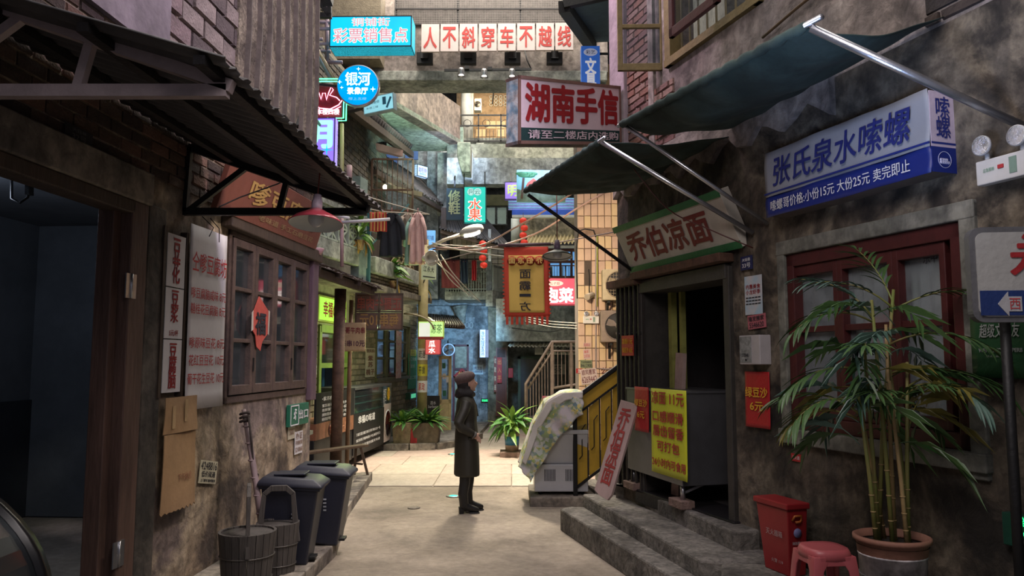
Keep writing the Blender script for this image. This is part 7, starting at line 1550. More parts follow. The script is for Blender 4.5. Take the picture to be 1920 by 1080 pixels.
# barred window with blue light
F = FY(18.4); q = F.r(1028, 466, 1150, 522); t = thing('window_6', None, None, tuple(F.P(q[0], q[2]))); t['kind'] = 'structure'
MB().fb(F, *q, -.15, -.12).build('blue_interior', glow('blue_interior', (.14, .38, .75), .8), t)
for k in range(6): u = q[0] + k * .27; MB().fb(F, u, u + .05, q[2], q[3], -.1, 0).build('mullion', redwood, t)
for z in (q[2], q[2] + .38, q[3] - .07): MB().fb(F, q[0], q[1], z, z + .06, -.1, .01).build('transom', redwood, t)
for k in range(12): MB().fb(F, q[0] + .05 + k * .12, q[0] + .05 + k * .12 + .06, q[2] + .06 + .38 * (k % 2), q[2] + .3 + .2 * (k % 2), -.11, -.105).build('printed_pane', mk('ice_print', (.35, .55, .7), .5), t)
for k in range(22): MB().bar(F.P(q[0] + k * .07, q[2] - .02, .08), F.P(q[0] + k * .07, q[2] + .30, .08), .012).build('guard_bar', dkmetal, t)
MB().bar(F.P(q[0], q[2] + .30, .08), F.P(q[1], q[2] + .30, .08), .025).bar(F.P(q[0], q[2], .08), F.P(q[1], q[2], .08), .04).build('guard_rail', redwood, t)
# pickles sign
F = FY(15.0); q = F.r(1016, 521, 1083, 572)
t = lightbox('pickle_sign', 'glowing pink light box with white pickle characters left of the tiled wall', F, q, .14, glow('pink_glow', (.85, .10, .16), .85), [('泡菜', .47, .36, .80, .52, glow('white_sign_letters', (1, .97, .92), 1.6), .045, False)], mk('dark_pink_edge', (.35, .02, .05), .5))
MB().ell(F.P(q[0] + (q[1] - q[0]) * .36, q[3] - .11, .008), (.17, .004, .055)).build('oval_badge', glow('cream_oval', (.95, .75, .6), .9), t); T(t, F, '坛子姐', q[0] + (q[1] - q[0]) * .36, q[3] - .11, .2, .06, .015, redink, 0)
struct(MB().fb(FY(19.2), *FY(19.2).r(930, 560, 1150, 640), -.3, 0).build('wall_recess_upper', conc_g)); struct(MB().fb(FY(22.0), *FY(22.0).r(940, 600, 1150, 800), -.2, 0).build('wall_recess', grime('dark_green_wall', [(.05, .055, .05), (.10, .11, .095)], 1.5, .3, .4)))
# ---- middle balcony with laundry
mbx = thing('rear_balcony', 'grey concrete balcony with iron railing and laundry above the blue lit house', 'balcony', tuple(at(880, 560, 19.4)))
F = FY(19.4)
MB().fb(F, *F.r(834, 546, 918, 562), -1.2, .0).build('floor_slab', conc_g, mbx, bevel=.01); MB().fb(F, *F.r(912, 487, 922, 562), -.3, .02).build('pier', conc_b, mbx)
q = F.r(836, 488, 912, 548)
for k in range(17): u = q[0] + (q[1] - q[0]) * k / 16; MB().bar(F.P(u, q[2]), F.P(u, q[3] - .05), .022).build('bar', mk('iron_grey_blue', (.16, .19, .18), .6), mbx)
for z in (q[2] + .08, q[3] - .3, q[3] - .05): MB().bar(F.P(q[0], z), F.P(q[1], z), .03).build('rail', mk('iron_grey_blue', (.16, .19, .18)), mbx)
for k in range(3): u = q[0] + .3 + k * .33; MB().tube([F.P(u + .1 * math.cos(a * .5236), q[3] - .45 + .16 * math.sin(a * .5236), .01) for a in range(12)], .010, 6, closed=True).build('scroll', mk('iron_grey_blue', (.16, .19, .18)), mbx)
MB().bar(F.P(q[0], q[3] + .03), F.P(q[1], q[3] + .03), .025).build('drying_rail', black, mbx)
F3 = Fr(at(926, 520, 19.2).xy.to_3d(), (.5, 1, 0)); q3 = F3.q((924, 494), (948, 508), (948, 548), (924, 545))
MB().fb(F3, q3[0], q3[1], q3[2] - .4, q3[2], -.2, 0).build('side_parapet', conc_g, mbx)
for k in range(10): u = q3[0] + (q3[1] - q3[0]) * k / 9; MB().bar(F3.P(u, q3[2]), F3.P(u, q3[3]), .03).build('side_bar', mk('iron_grey_blue', (.16, .19, .18)), mbx)
MB().bar(F3.P(q3[0], q3[3]), F3.P(q3[1], q3[3]), .05).build('side_rail', conc_g, mbx)
pieces(mbx, 'board', FY(21.9), [(-2.0 + k * .14, -1.87 + k * .14, 5.0, 5.95) for k in range(7)], [mk('cream_plank', (.42, .36, .22), .8, var=.3), mk('pale_plank2', (.50, .44, .30), .8, var=.3)], .03, 20)
q = FY(21.9).r(862, 455, 950, 540); pieces(mbx, 'wall_tile', FY(21.9), [(q[0] + k * .22, q[0] + k * .22 + .21, q[2] + j * .14, q[2] + j * .14 + .13) for k in range(6) for j in range(9)], [mk('cream_tile', (.38, .36, .27), .7, var=.2)], .02, 60)
garment('maroon_cloth', 'maroon cloth hanging on the rear balcony rail', (828, 487, 862, 540), 19.2, mk('maroon_cloth', (.14, .025, .025), .9, var=.2, bump=.2), kind='flat')
garment('blue_trousers', 'dark blue trousers hanging beside the maroon cloth', (864, 487, 877, 532), 19.2, mk('denim_cloth', (.02, .035, .06), .9, bump=.2), kind='flat')
garment('red_scarf', 'narrow red cloth hanging at the middle of the rear balcony', (885, 488, 893, 526), 19.2, mk('scarlet_cloth', (.45, .02, .03), .9, bump=.2), kind='flat')
# lean-to sheet above it and street lamp
t = thing('rear_lean_to', 'grey sagging sheet roof above the rear balcony', 'roof', tuple(at(890, 430, 18.5)))
corr(t, 'roof_sheet', at(824, 428, 18.3), at(958, 462, 18.6), at(905, 402, 20.4), at(828, 408, 20.4), 24, .02, mk('old_sheet', (.13, .12, .115), .7, .2, var=.4), 3, rag=.04)
MB().bar(at(826, 434, 18.4), at(950, 468, 18.7), .08).build('eave_beam', wood, t); MB().bar(at(918, 430, 18.8), at(918, 490, 18.8), .07).build('roof_post', mk('pale_edge', (.45, .5, .5)), t)
t = thing('street_lamp', 'bright street lamp with a grey shade on a curved arm over the alley', 'lamp', tuple(at(880, 436, 12.6)))
A_, Bq_ = at(802, 465, 12.6), at(862, 440, 12.6); MB().tube([A_, A_.lerp(Bq_, .5) + V((0, 0, .02)), Bq_], .028, 10).build('arm', mk('cream_arm', (.5, .45, .36), .5), t)
c = at(880, 436, 12.6); shp = [[c + V((x, s_y * w_, z)) for (s_y, z) in ((-1, zb), (-.6, zt), (.6, zt), (1, zb), (.7, zb - .03), (-.7, zb - .03))] for (x, w_, zt, zb) in ((-.17, .04, .02, -.03), (-.08, .11, .10, -.04), (.06, .14, .15, -.02), (.18, .12, .15, .03), (.24, .05, .12, .06))]
MB().loft(shp).build('lamp_shade', mk('grey_lamp_shade', (.30, .29, .27), .5), t, subd=1); MB().loft([[V((p.x, (p.y - c.y) * .6 + c.y - .03, p.z - .012)) for p in r_[3:] + r_[:1]] for r_ in shp[1:4]]).build('lamp_lens', glow('lamp_lens_glow', (1, .95, .82), 14), t)
t = thing('horn_speaker', 'pale horn loudspeaker below the street lamp arm', 'speaker', tuple(at(806, 484, 12.5)))
Mh = V((.55, -.8, -.1)).to_track_quat('Z', 'Y').to_matrix(); MB().lathe([(.02, -.14), (.03, -.1), (.06, -.02), (.13, .05), (.125, .055), (.05, -.01), (.001, -.05)], at(806, 484, 12.5), 24, Mh, caps=False).build('horn', mk('cream_horn', (.48, .46, .38), .5), t); MB().lathe([(.001, -.2), (.05, -.2), (.05, -.13), (.02, -.12)], at(806, 484, 12.5), 16, Mh).build('driver_unit', mk('cream_horn', (.48, .46, .38)), t)
F = FY(14.0); q = F.r(790, 492, 818, 524); t = thing('tilted_paper_sign', 'pale board with black characters behind the ochre column', 'sign', tuple(F.P(q[0], q[2]))); MB().fb(F, *q, -.03, 0).build('board', mk('grey_white_board', (.42, .43, .38), .6), t); T(t, F, '江永大', (q[0] + q[1]) / 2, (q[2] + q[3]) / 2 + .03, .2, .1, .004, darkink, .01, rot=-.15); MB().bar(F.P(q[0] + .03, q[2] + .06, .003), F.P(q[1] - .02, q[2] + .03, .003), .02, .004, up=F.N).build('printed_rule', darkink, t)
F = FY(17.8); q = F.r(797, 432, 816, 480); lightbox('blue_poster_light', 'small blue lit poster behind the clothes and lamp arm', F, q, .06, glow('azure_glow', (.2, .5, .9), .8), [('旺铺', .5, .7, .7, .2, blueink, 0, False), ('招租', .5, .35, .7, .2, blueink, 0, False)])
# lanterns
redl = mk('lantern_red', (.62, .035, .02), .6, em=.35)
def lanterns(x, y0, n, Y, r, lab, gp):
    for k in range(n):
        p = at(x + (k % 2) * 2, y0 + k * (r * 2 * F0 / Y) * .93, Y); t = thing('red_lantern', lab % ('topmost', 'second', 'third', 'lowest')[k if k < 3 else 3], 'lantern', tuple(p))
        MB().lathe([(r * .3, -r * .8), (r * .8, -r * .55), (r, 0), (r * .8, r * .55), (r * .3, r * .8)], seg=16).build('lantern_body', redl, t, local=True)
        MB().lathe([(.001, -r * .9), (r * .32, -r * .9), (r * .32, -r * .78)], seg=12).lathe([(r * .32, r * .78), (r * .32, r * .9), (.001, r * .9)], seg=12).build('lantern_cap', mk('gold_cap', (.4, .25, .05), .5), t, local=True)
lanterns(905, 457, 4, 17.0, .085, '%s small red lantern of the string beside the rear balcony', 'left')
lanterns(981, 414, 4, 16.8, .085, '%s small red lantern of the string under the blue fascia', 'right')
# ---- blue lit house at street level
struct(MB().fb(F21, *F21.r(780, 562, 916, 800), -.3, 0).build('wall_blue_house', conc_b)); struct(MB().fb(F21, *F21.r(780, 562, 920, 574), 0, .25).build('trim_14', conc_b, bevel=.02))
MB().tube([at(862, 574, 20.8), at(864, 590, 20.8), at(866, 606, 20.85)], [.22, .13, .10], 12).build('trim_15', conc_m)['kind'] = 'structure'
q = F21.r(856, 595, 890, 618); struct(MB().fb(F21, q[0], q[1], q[2], q[3], 0, .06).build('trim_16', conc_b)); bv = thing('vent_block', 'pale scroll vent block above the blue house door', 'vent', tuple(F21.P(q[0], q[2], .06)))
for k in range(4): MB().tube([F21.P(q[0] + .07 + k * .11 + .045 * math.cos(a * .5236), q[2] + .12 + .08 * math.sin(a * .5236), .08) for a in range(12)], .014, 6, closed=True).build('scroll', mk('pale_scroll', (.4, .45, .48), .7), bv)
# corrugated porch roof
t = thing('striped_porch_roof', 'brown corrugated porch roof right of the ochre column', 'awning', tuple(at(840, 600, 17.5)))
corr(t, 'roof_sheet', at(800, 610, 16.6), at(872, 611, 17.6), at(858, 594, 20.8), at(802, 590, 20.8), 16, .03, mk('brown_grey_sheet', (.20, .175, .14), .7, var=.3), 2, rag=.03)
MB().bar(at(835, 612, 17.3), at(870, 614, 17.6), .07).build('eave_beam', woodd, t)
t = thing('curved_canopy', 'small cream curved canopy over the far brick wall', 'awning', tuple(at(770, 610, 16.5)))
mb = MB(); mb.smooth = True; A_, Bq_ = at(757, 588, 15.7), at(770, 588, 18.0)
mb.grid(lambda i, j: A_.lerp(Bq_, i) + V((.62 * math.sin(j * 1.45) , -.1 * j, -.36 * (1 - math.cos(j * 1.45)) + .008 * math.sin(i * 60))), 50, 10).build('curved_sheet', mk('cream_striped_sheet', (.42, .36, .24), .6, var=.3), t, solid=.02)
for k in range(7): MB().tube([A_.lerp(Bq_, k / 6) + V((.64 * math.sin(j * .145), -.01 * j, -.36 * (1 - math.cos(j * .145)) - .005)) for j in range(11)], .012, 6).build('rib', mk('canopy_rib', (.18, .13, .08), .6), t)
F = FY(15.9); q = F.r(784, 602, 832, 634)
t = lightbox('lime_cafe_sign', 'lime and white glowing sign with brush drawing behind the ochre column', F, q, .12, glow('lime_white_glow', (.55, .85, .30), .85), [('凉茶', .72, .55, .42, .55, mk('leaf_ink', (.08, .25, .1), .6), .01, False)], mk('yellow_edge', (.5, .5, .05), .5)); MB().fb(F, q[0] + .02, (q[0] + q[1]) / 2 - .02, q[2] + .03, q[3] - .04, .005, .008).build('white_patch', glow('white_patch_glow', (.9, .9, .85), .7), t)
MB().fb(F, q[0], q[1], q[2] - .02, q[2] + .03, .005, .012).build('red_stripe', redpaint, t)
q = F.r(797, 636, 826, 665); lightbox('red_cafe_sign', 'red glowing sign with white characters under the lime sign', F, q, .12, glow('crimson_glow', (.60, .04, .07), .8), [('瓜', .45, .7, .4, .4, glow('white_sign_letters', (1, .97, .92), 1.6), .03, False), ('水', .45, .28, .4, .35, glow('white_sign_letters', (1, .97, .92), 1.6), .03, False)], mk('dark_pink_edge', (.35, .02, .05)))
# round fan sign
F = FY(19.8); c = F.uv(841, 656); t = thing('round_fan', 'small pale round fan beside the red sign', 'fan', tuple(F.P(*c))); MB().tube([F.P(c[0] + .15 * math.cos(a * .3142), c[1] + .15 * math.sin(a * .3142)) for a in range(20)], .018, 8, closed=True).build('ring', mk('pale_ring', (.5, .55, .7), .5), t)
for k in range(3): a = k * 2.094; MB().add([F.P(c[0] + r_ * math.cos(a + d_), c[1] + r_ * math.sin(a + d_)) for r_, d_ in ((.02, -.3), (.13, -.3), (.13, .4), (.02, .5))], [(0, 1, 2, 3)]).build('fan_blade', rust, t, solid=.006)
# cream door leaf, red window door
F = Fr(at(846, 730, 19.0).xy.to_3d(), (1, .5, 0)); crm = mk('cream_door_paint', (.52, .42, .22), .6, var=.25)
t = thing('cream_door', 'open cream glazed door leaf behind the leafy planters', 'door', tuple(at(846, 797, 18.4)))
F = Fr(at(846, 797, 18.4).xy.to_3d(), (1, .25, 0)); z0_ = .1; wL = F.uv(846, 797)[0] - F.uv(822, 797)[0]; u1_ = 0; u0_ = -wL
zt_ = F.uv(834, 667)[1]
MB().fb(F, u0_, u0_ + .07, z0_, zt_, -.04, 0).fb(F, u1_ - .07, u1_, z0_, zt_, -.04, 0).fb(F, u0_, u1_, zt_ - .08, zt_, -.04, 0).fb(F, u0_, u1_, .72, .82, -.04, 0).build('door_frame', crm, t, bevel=.005); MB().fb(F, u0_ + .06, u1_ - .06, z0_, .73, -.03, -.01).build('lower_panel', crm, t)
MB().fb(F, u0_ + .06, u1_ - .06, .8, zt_ - .07, -.022, -.018).build('pane', glassm, t); MB().fb(F, u0_ + .06, u1_ - .06, 1.35, 1.38, -.03, 0).build('glazing_bar', crm, t)
for k, (a, z, m_) in enumerate(((.02, 1.55, green), (.03, 1.3, paper), (.12, 1.22, paper), (.04, .9, green))): MB().fb(F, u0_ + .06 + a, u0_ + .14 + a, z, z + .13, -.017, -.012).build('door_notice', m_, t)
o = MB().bar(at(800, 770, 18.2), at(825, 765, 18.2), .03, .0).build('x', blk); bpy.data.objects.remove(o)
F = FY(18.0); q = F.r(800, 742, 824, 795); t = thing('black_menu_board', 'black menu board leaning beside the ochre column', 'sign', tuple(F.P(q[0], q[2]))); MB().fb(F, *q, -.05, 0).build('board', blk, t); T(t, F, '酒水\nbarbeer', (q[0] + q[1]) / 2, q[3] - .2, .22, .16, .004, whiteink, 0)
def wdoor(num, F, q, fm_, lab=None):
    t = thing('window_%d' % num, None, None, tuple(F.P(q[0], q[2]))); t['kind'] = 'structure'; w_, h_ = q[1] - q[0], q[3] - q[2]
    MB().fb(F, q[0], q[0] + .05, q[2], q[3], 0, .06).fb(F, q[1] - .05, q[1], q[2], q[3], 0, .06).fb(F, q[0], q[1], q[3] - .05, q[3], 0, .06).build('frame', fm_, t)
    for k in range(3):
        z = q[2] + h_ * (k / 3); MB().fb(F, q[0], q[1], z, z + .05, 0, .055).build('transom', fm_, t); MB().fb(F, q[0] + .06, q[1] - .06, z + .06, z + h_ / 3 - .03, .01, .02).build('pane', mk('curtained_pane', (.30, .33, .28), .4, var=.6, scale=9), t)
    return t
q = F21.r(849, 646, 879, 790); t7 = wdoor(7, F21, q, mk('purple_red_frame', (.10, .025, .04), .5))
MB().fb(F21, q[0] - .12, q[0], q[2], q[3] + .1, 0, .08).fb(F21, q[1], q[1] + .12, q[2], q[3] + .1, 0, .08).fb(F21, q[0] - .12, q[1] + .12, q[3], q[3] + .13, 0, .09).build('surround', conc_b, t7)
G = FY(20.85); cu, cv = G.uv(866, 704); t = thing('fortune_diamond', 'red diamond paper with a gold character on the far red framed door', 'decoration', tuple(G.P(cu, cv - .2))); MB().fprism(G, [(cu + .22 * math.cos(a), cv + .2 * math.sin(a)) for a in [k * math.pi / 2 for k in range(4)]], -.005, 0).build('paper_diamond', redpaint, t); T(t, G, '福', cu, cv, .2, .2, .004, yellowink, .02)
# vertical lit sign
F = Fr(at(905, 640, 19.9).xy.to_3d(), (1, -.3, 0)); q = F.q((899, 618), (911, 617), (911, 671), (900, 670)); t = lightbox('vertical_white_sign', 'narrow upright glowing white sign with blue characters on the blue house', F, q, .22, glow('cold_white_glow', (.6, .85, 1), 1.1), [('洗头理发店', .5, .5, .6, .86, blueink, .01, True)], mk('violet_grey_edge', (.3, .3, .4), .5), glow('ice_side_glow', (.45, .55, .8), .7))
sticker(F21, ((882, 684), (906, 684), (906, 702), (882, 702)), .02, 'small blue and white notice on the blue house wall', [('公共卫生', .2, .5, .85, None), ('请勿随地吐痰', .6, .85, .85, None)], blueink, mk('ice_paper', (.45, .6, .7), .6), boldn=.01)
t = thing('wall_writing', 'vertical black painted characters on the blue house wall', 'writing', tuple(F21.P(F21.uv(897, 740)[0], .9, 0))); T(t, F21, '如意街由此入内', F21.uv(897, 725)[0], F21.uv(897, 726)[1], .09, .62, .006, mk('faded_black', (.05, .06, .07), .8), .0, vert=True)
t = thing('wall_writing', 'two outlined grey elevator characters low on the blue house wall', 'writing', tuple(F21.P(F21.uv(908, 762)[0], .5, 0))); T(t, F21, '电梯', F21.uv(908, 762)[0], F21.uv(908, 762)[1], .26, .17, .006, mk('dark_teal_ink', (.06, .09, .10), .8), .0)
G = F21; q = G.r(902, 747, 918, 754); t = thing('exit_light', 'lit green exit light beside the elevator characters on the blue house', 'sign', tuple(G.P(q[0], q[2]))); MB().fb(G, *q, 0, .05).build('housing', black, t); T(t, G, '安全出口', (q[0] + q[1]) / 2, (q[2] + q[3]) / 2, .18, .06, .054, gl, .03)
# pier and red door
F = FY(20.7); struct(MB().fb(F, *F.r(915, 560, 952, 800), -.6, 0).build('wall_pier_centre', grime('khaki_pier', [(.09, .085, .06), (.19, .18, .13), (.24, .22, .17)], 2, .3, .4)))
G = FY(20.68); q = G.r(930, 652, 950, 780); t = thing('door_4', None, None, tuple(G.P(q[0], q[2]))); t['kind'] = 'structure'
MB().fb(G, *q, 0, .04).build('leaf', redwood, t); MB().fb(G, q[0], q[1], q[3] - .30, q[3] - .26, .04, .06).fb(G, q[0], q[0] + .03, q[2], q[3], .04, .07).fb(G, q[1] - .03, q[1], q[2], q[3], .04, .07).build('frame', mk('red_frame2', (.12, .03, .025), .5), t); MB().fb(G, q[0] + .03, q[1] - .03, q[3] - .26, q[3] - .03, .04, .045).build('pane', glassm, t)
sticker(G, ((926, 668), (931, 668), (931, 735), (926, 735)), .09, 'dark red vertical couplet board left of the far red door', [('欢', .05, .2, .7, None), ('歌', .3, .45, .7, None), ('笑', .55, .7, .7, None), ('语', .8, .95, .7, None)], mk('cream_ink', (.6, .5, .35)), mk('couplet_board', (.16, .03, .02), .6), 'sign', 'couplet')
sticker(G, ((932, 670), (941, 670), (941, 718), (932, 718)), .09, 'bright red paper couplet on the far red door', [('出', .08, .28, .7, None), ('入', .4, .6, .7, None), ('平', .72, .92, .7, None)], mk('orange_ink', (.6, .2, .05), .6), redpaint, 'sign', 'couplet')
o = MB().fb(F21, *F21.r(953, 690, 962, 708), .1, .25).build('letter_box', redpaint, bevel=.01); tag(o, 'small red letter box right of the far red door', 'box')
q = F.r(928, 580, 948, 618); t = thing('window_8', None, None, tuple(F.P(q[0], q[2]))); t['kind'] = 'structure'; MB().fb(F, q[0], q[1], q[2], q[3], 0, .03).build('frame', olive, t)
for k in range(3): MB().fb(F, q[0] + .03 + k * .09, q[0] + .09 + k * .09, q[2] + .05, q[3] - .1, .03, .04).build('lit_pane', mk('straw_lit_pane', (.6, .5, .28), .5, em=.3), t)
for k in range(4): MB().tube([F.P(q[0] + .04 + k * .08 + .03 * math.cos(a * .7854), q[3] - .05 + .03 * math.sin(a * .7854), .035) for a in range(8)], .006, 5, closed=True).build('scroll', conc_b, t)
# dark shop with grey sheet awning
t = thing('grey_sheet_awning', 'pale grey sheet awning over the dark shop at the end of the alley', 'awning', tuple(at(1020, 648, 19.6)))
corr(t, 'roof_sheet', at(952, 650, 19.2), at(1150, 650, 19.2), at(1150, 622, 21.4), at(974, 622, 21.4), 30, .018, mk('pale_sheet', (.36, .36, .31), .7, var=.25), 4, rag=.03)
F = FY(20.5); q = F.r(1003, 648, 1150, 665); t = thing('fascia_board', 'pale fascia board with black characters under the grey sheet awning', 'sign', tuple(F.P(q[0], q[2]))); MB().fb(F, *q, -.04, 0).build('board', mk('grey_white_board', (.42, .43, .38)), t); T(t, F, '下午茶老面馆', q[0] + .75, (q[2] + q[3]) / 2, 1.2, .17, .004, darkink, .02)
struct(MB().fb(FY(21.9), *FY(21.9).r(975, 672, 1043, 790), 0, .06).build('door_5', mk('blue_black_shade', (.02, .03, .045), .5))); struct(MB().fb(FY(21.9), *FY(21.9).r(971, 668, 1047, 673), .05, .1).fb(FY(21.9), *FY(21.9).r(971, 668, 976, 790), .05, .1).build('trim_17', mk('green_grey_frame', (.08, .13, .10), .6)))  # flat dark panel stands in for the shade inside an open doorway
sticker(FY(21.8), ((1032, 684), (1060, 682), (1060, 700), (1033, 704)), .1, 'faint hanging white mask drawing at the back of the dark shop', [('茶', .1, .9, .5, None)], darkink, mk('dim_paper', (.22, .22, .2), .7))
# metal stair railing in the middle distance
t = thing('iron_stair_rail', 'pale iron stair rail with thin balusters in front of the dark shop', 'railing', tuple(at(985, 800, 14.5))); irn = mk('pale_brown_iron', (.22, .17, .15), .5, .4, var=.4)
F = FY(14.6); a = F.uv(986, 720); b = F.uv(1035, 641); c = F.uv(1120, 641); a2 = F.uv(990, 729); b2 = F.uv(1036, 658); c2 = F.uv(1120, 658)
MB().tube([F.P(*F.uv(986, 790)), F.P(*a), F.P(*b), F.P(*c)], .03, 10).build('handrail', irn, t); MB().tube([F.P(*a2), F.P(*b2), F.P(*c2)], .02, 8).build('mid_rail', irn, t)
e_ = F.uv(1035, 728); f_ = F.uv(1120, 715)
MB().bar(F.P(*b), F.P(b[0], -.0), .05).build('post', irn, t); MB().bar(F.P(F.uv(1071, 700)[0], b[1]), F.P(F.uv(1071, 700)[0], 0), .045).build('post', irn, t); MB().tube([F.P(*e_), F.P(*f_)], .025, 8).build('lower_rail', irn, t)
for k in range(9): x = a[0] + (b[0] - a[0]) * (k + .5) / 9; z = a[1] + (b[1] - a[1]) * (k + .5) / 9; MB().bar(F.P(x, z - .08), F.P(x, z - 1.0), .012).build('baluster', irn, t)
for k in range(12): x = b[0] + (c[0] - b[0]) * (k + .5) / 12; MB().bar(F.P(x, b2[1]), F.P(x, e_[1] + .03), .012).build('baluster', irn, t)
struct(MB().fb(FY(14.8), .35, 2.2, 0, .55, -2, 0).build('wall_stair_base', darkwall))
for k in range(12): pass
# ---- tiled wall with air conditioners
FT = FY(12.0); tx0 = FT.uv(1083, 500)[0]
wt = struct(MB().box((tx0, 12.0, 0), (2.9, 12.6, 5.3)).build('wall_tiled', mk('tile_grout', (.10, .075, .06), .9, var=.3)))
tl = [mk('cream_pink_tile', (.60, .42, .30), .35, var=.14, scale=3, bump=.03), mk('cream_yellow_tile', (.62, .46, .28), .35, var=.14, scale=3, bump=.03), mk('dull_pink_tile', (.55, .38, .29), .35, var=.2, scale=3, bump=.03)]
zA, zB = FT.uv(1100, 428)[1], FT.uv(1100, 443)[1]; cells = []
tw, th = .108, .196
z = zB - th; 
while z > .3:
    cells += [(tx0 + k * tw + .003, tx0 + (k + 1) * tw - .003, z + .003, z + th - .003) for k in range(8)]; z -= th
z = zA
while z < 5.1:
    cells += [(tx0 + k * tw + .003, tx0 + (k + 1) * tw - .003, z + .003, z + th - .003) for k in range(8)]; z += th
hole = FT.uv(1106, 505); cells = [c for c in cells if not (c[0] - .02 < hole[0] < c[1] and hole[1] - .2 < (c[2] + c[3]) / 2 < hole[1] + .2)]
pieces(wt, 'wall_tile', FT, cells, tl, .018, 300, jit=.0015, rest='tile_field'); MB().fb(FT, tx0, 2.0, zB, zA, 0, .015).build('render_band', mk('band_render', (.36, .24, .18), .9, var=.5, scale=6, bump=.5), wt)
F = FT; q = F.r(1127, 508, 1176, 565); q = (q[0], q[0] + .60, q[2], q[3]); acunit('air_conditioner', 'upper beige air conditioner unit on the tiled wall, with a wire grille', F, (q[0], q[1], q[2], q[3]), .22, mk('ac_beige', (.50, .42, .28), .6, var=.25), mk('ac_beige_dark', (.34, .27, .18), .6), True, n=.03)
q = F.r(1124, 584, 1180, 642); acunit('air_conditioner', 'lower brown-grey air conditioner unit on the tiled wall, with bare fan blades', F, (q[0], q[0] + .62, q[2], q[3]), .22, mk('ac_brown', (.26, .20, .16), .6, var=.3), mk('fan_brown', (.20, .16, .14), .5), False, n=.03)
for (x, y) in ((1138, 568), (1142, 646)):
    a = F.uv(x, y); o = MB().bar(F.P(a[0], a[1], .02), F.P(a[0], a[1] - .22, .02), .035).bar(F.P(a[0], a[1], .02), F.P(a[0], a[1], .26), .035).bar(F.P(a[0], a[1] - .2, .02), F.P(a[0], a[1], .2), .02).build('wall_bracket', black); tag(o, 'black bracket under the %s air conditioner on the tiled wall' % ('upper' if y < 600 else 'lower'), 'bracket')
q = F.r(1093, 593, 1122, 607); emlight('emergency_lamp', 'white twin headed emergency lamp on the tiled wall', F, q, .08, (0, 0), .036)
t = thing('security_camera', 'dirty white security camera on the tiled wall above the emergency lamp', 'camera', tuple(F.P(*F.uv(1103, 560)))); c = F.P(*F.uv(1104, 556), .12); Mr = V((-.45, -.8, -.25)).to_track_quat('Z', 'Y').to_matrix()
MB().lathe([(.001, -.12), (.04, -.12), (.045, -.1), (.045, .08), (.05, .1), (.04, .1)], c, 20, Mr).build('camera_body', mk('dirty_white', (.45, .38, .30), .5, var=.3), t); MB().lathe([(.04, .09), (.001, .085)], c, 20, Mr).build('camera_lens', blackpl, t); MB().tube([c + V((0, .02, .04)), F.P(*F.uv(1104, 545), .05), F.P(*F.uv(1105, 520), .01), F.P(*F.uv(1104, 505), .0)], .008, 6).build('camera_cable', black, t); MB().tube([c, F.P(*F.uv(1107, 562), 0)], .018).build('camera_mount', mk('dirty_white', (.45, .38, .30)), t)
o = MB().tube([F.P(*F.uv(1117, y), .03) for y in (445, 560, 690)] + [F.P(*F.uv(1135, 692), .03), F.P(*F.uv(1160, 692), .03)], .012, 8).build('conduit', mk('violet_grey_conduit', (.30, .25, .25), .5)); tag(o, 'grey conduit running down the tiled wall', 'pipe')
o = MB().tube([F.P(*F.uv(1119, 440), .05), F.P(*F.uv(1119, 575), .05)], .009, 8).build('yellow_conduit', mk('yellow_conduit', (.42, .44, .08), .5)); tag(o, 'thin yellow green conduit on the upper tiled wall', 'pipe')
o = MB().tube([F.P(*F.uv(x, y), .04) for x, y in ((1082, 560), (1080, 470), (1084, 434), (1096, 430), (1112, 433), (1117, 445))], .010, 6).build('black_cable', black); tag(o, 'black cable looping over the band of the tiled wall', 'cable')
sticker(F, ((1094, 643), (1107, 643), (1107, 650), (1094, 650)), .022, 'topmost pink slip on the tiled wall', [('疏通管道', .1, .9, .85, None)], redink, mk('pale_pink_slip', (.55, .40, .38), .7), boldn=0)
sticker(F, ((1094, 655), (1106, 655), (1106, 673), (1094, 673)), .022, 'middle pink slip on the tiled wall', [('搬家', .1, .4, .7, None), ('2157250', .55, .85, .9, None)], redink, mk('pale_pink_slip', (.55, .40, .38)), rot=.1, boldn=0)
sticker(F, ((1088, 675), (1110, 675), (1110, 690), (1088, 690)), .022, 'green slip with a black phone number on the tiled wall', [('专业安装维修', .1, .4, .85, None), ('84612908', .5, .9, .9, None)], darkink, mk('green_slip', (.20, .24, .13), .7), boldn=.01)
sticker(F, ((1080, 691), (1092, 691), (1092, 700), (1080, 700)), .024, 'small crimson slip at the tiled wall edge', [('急', .1, .9, .4, None)], whiteink, redpaint)
sticker(F, ((1089, 692), (1120, 690), (1120, 718), (1089, 722)), .03, 'large white slanted moving company slip low on the tiled wall', [('顺风搬家', .05, .4, .85, None), ('6269442', .5, .9, .9, None)], mk('dark_maroon_ink', (.14, .03, .04), .7), mk('pale_pink_paper', (.55, .45, .43), .7), rot=.12)
t = thing('wall_writing', 'red-brown painted characters beside the white slanted slip', 'writing', tuple(F.P(*F.uv(1138, 695)))); T(t, F, '公厕', F.uv(1140, 692)[0], F.uv(1140, 695)[1], .22, .1, .025, mk('maroon_paint', (.14, .03, .03), .7), .02)
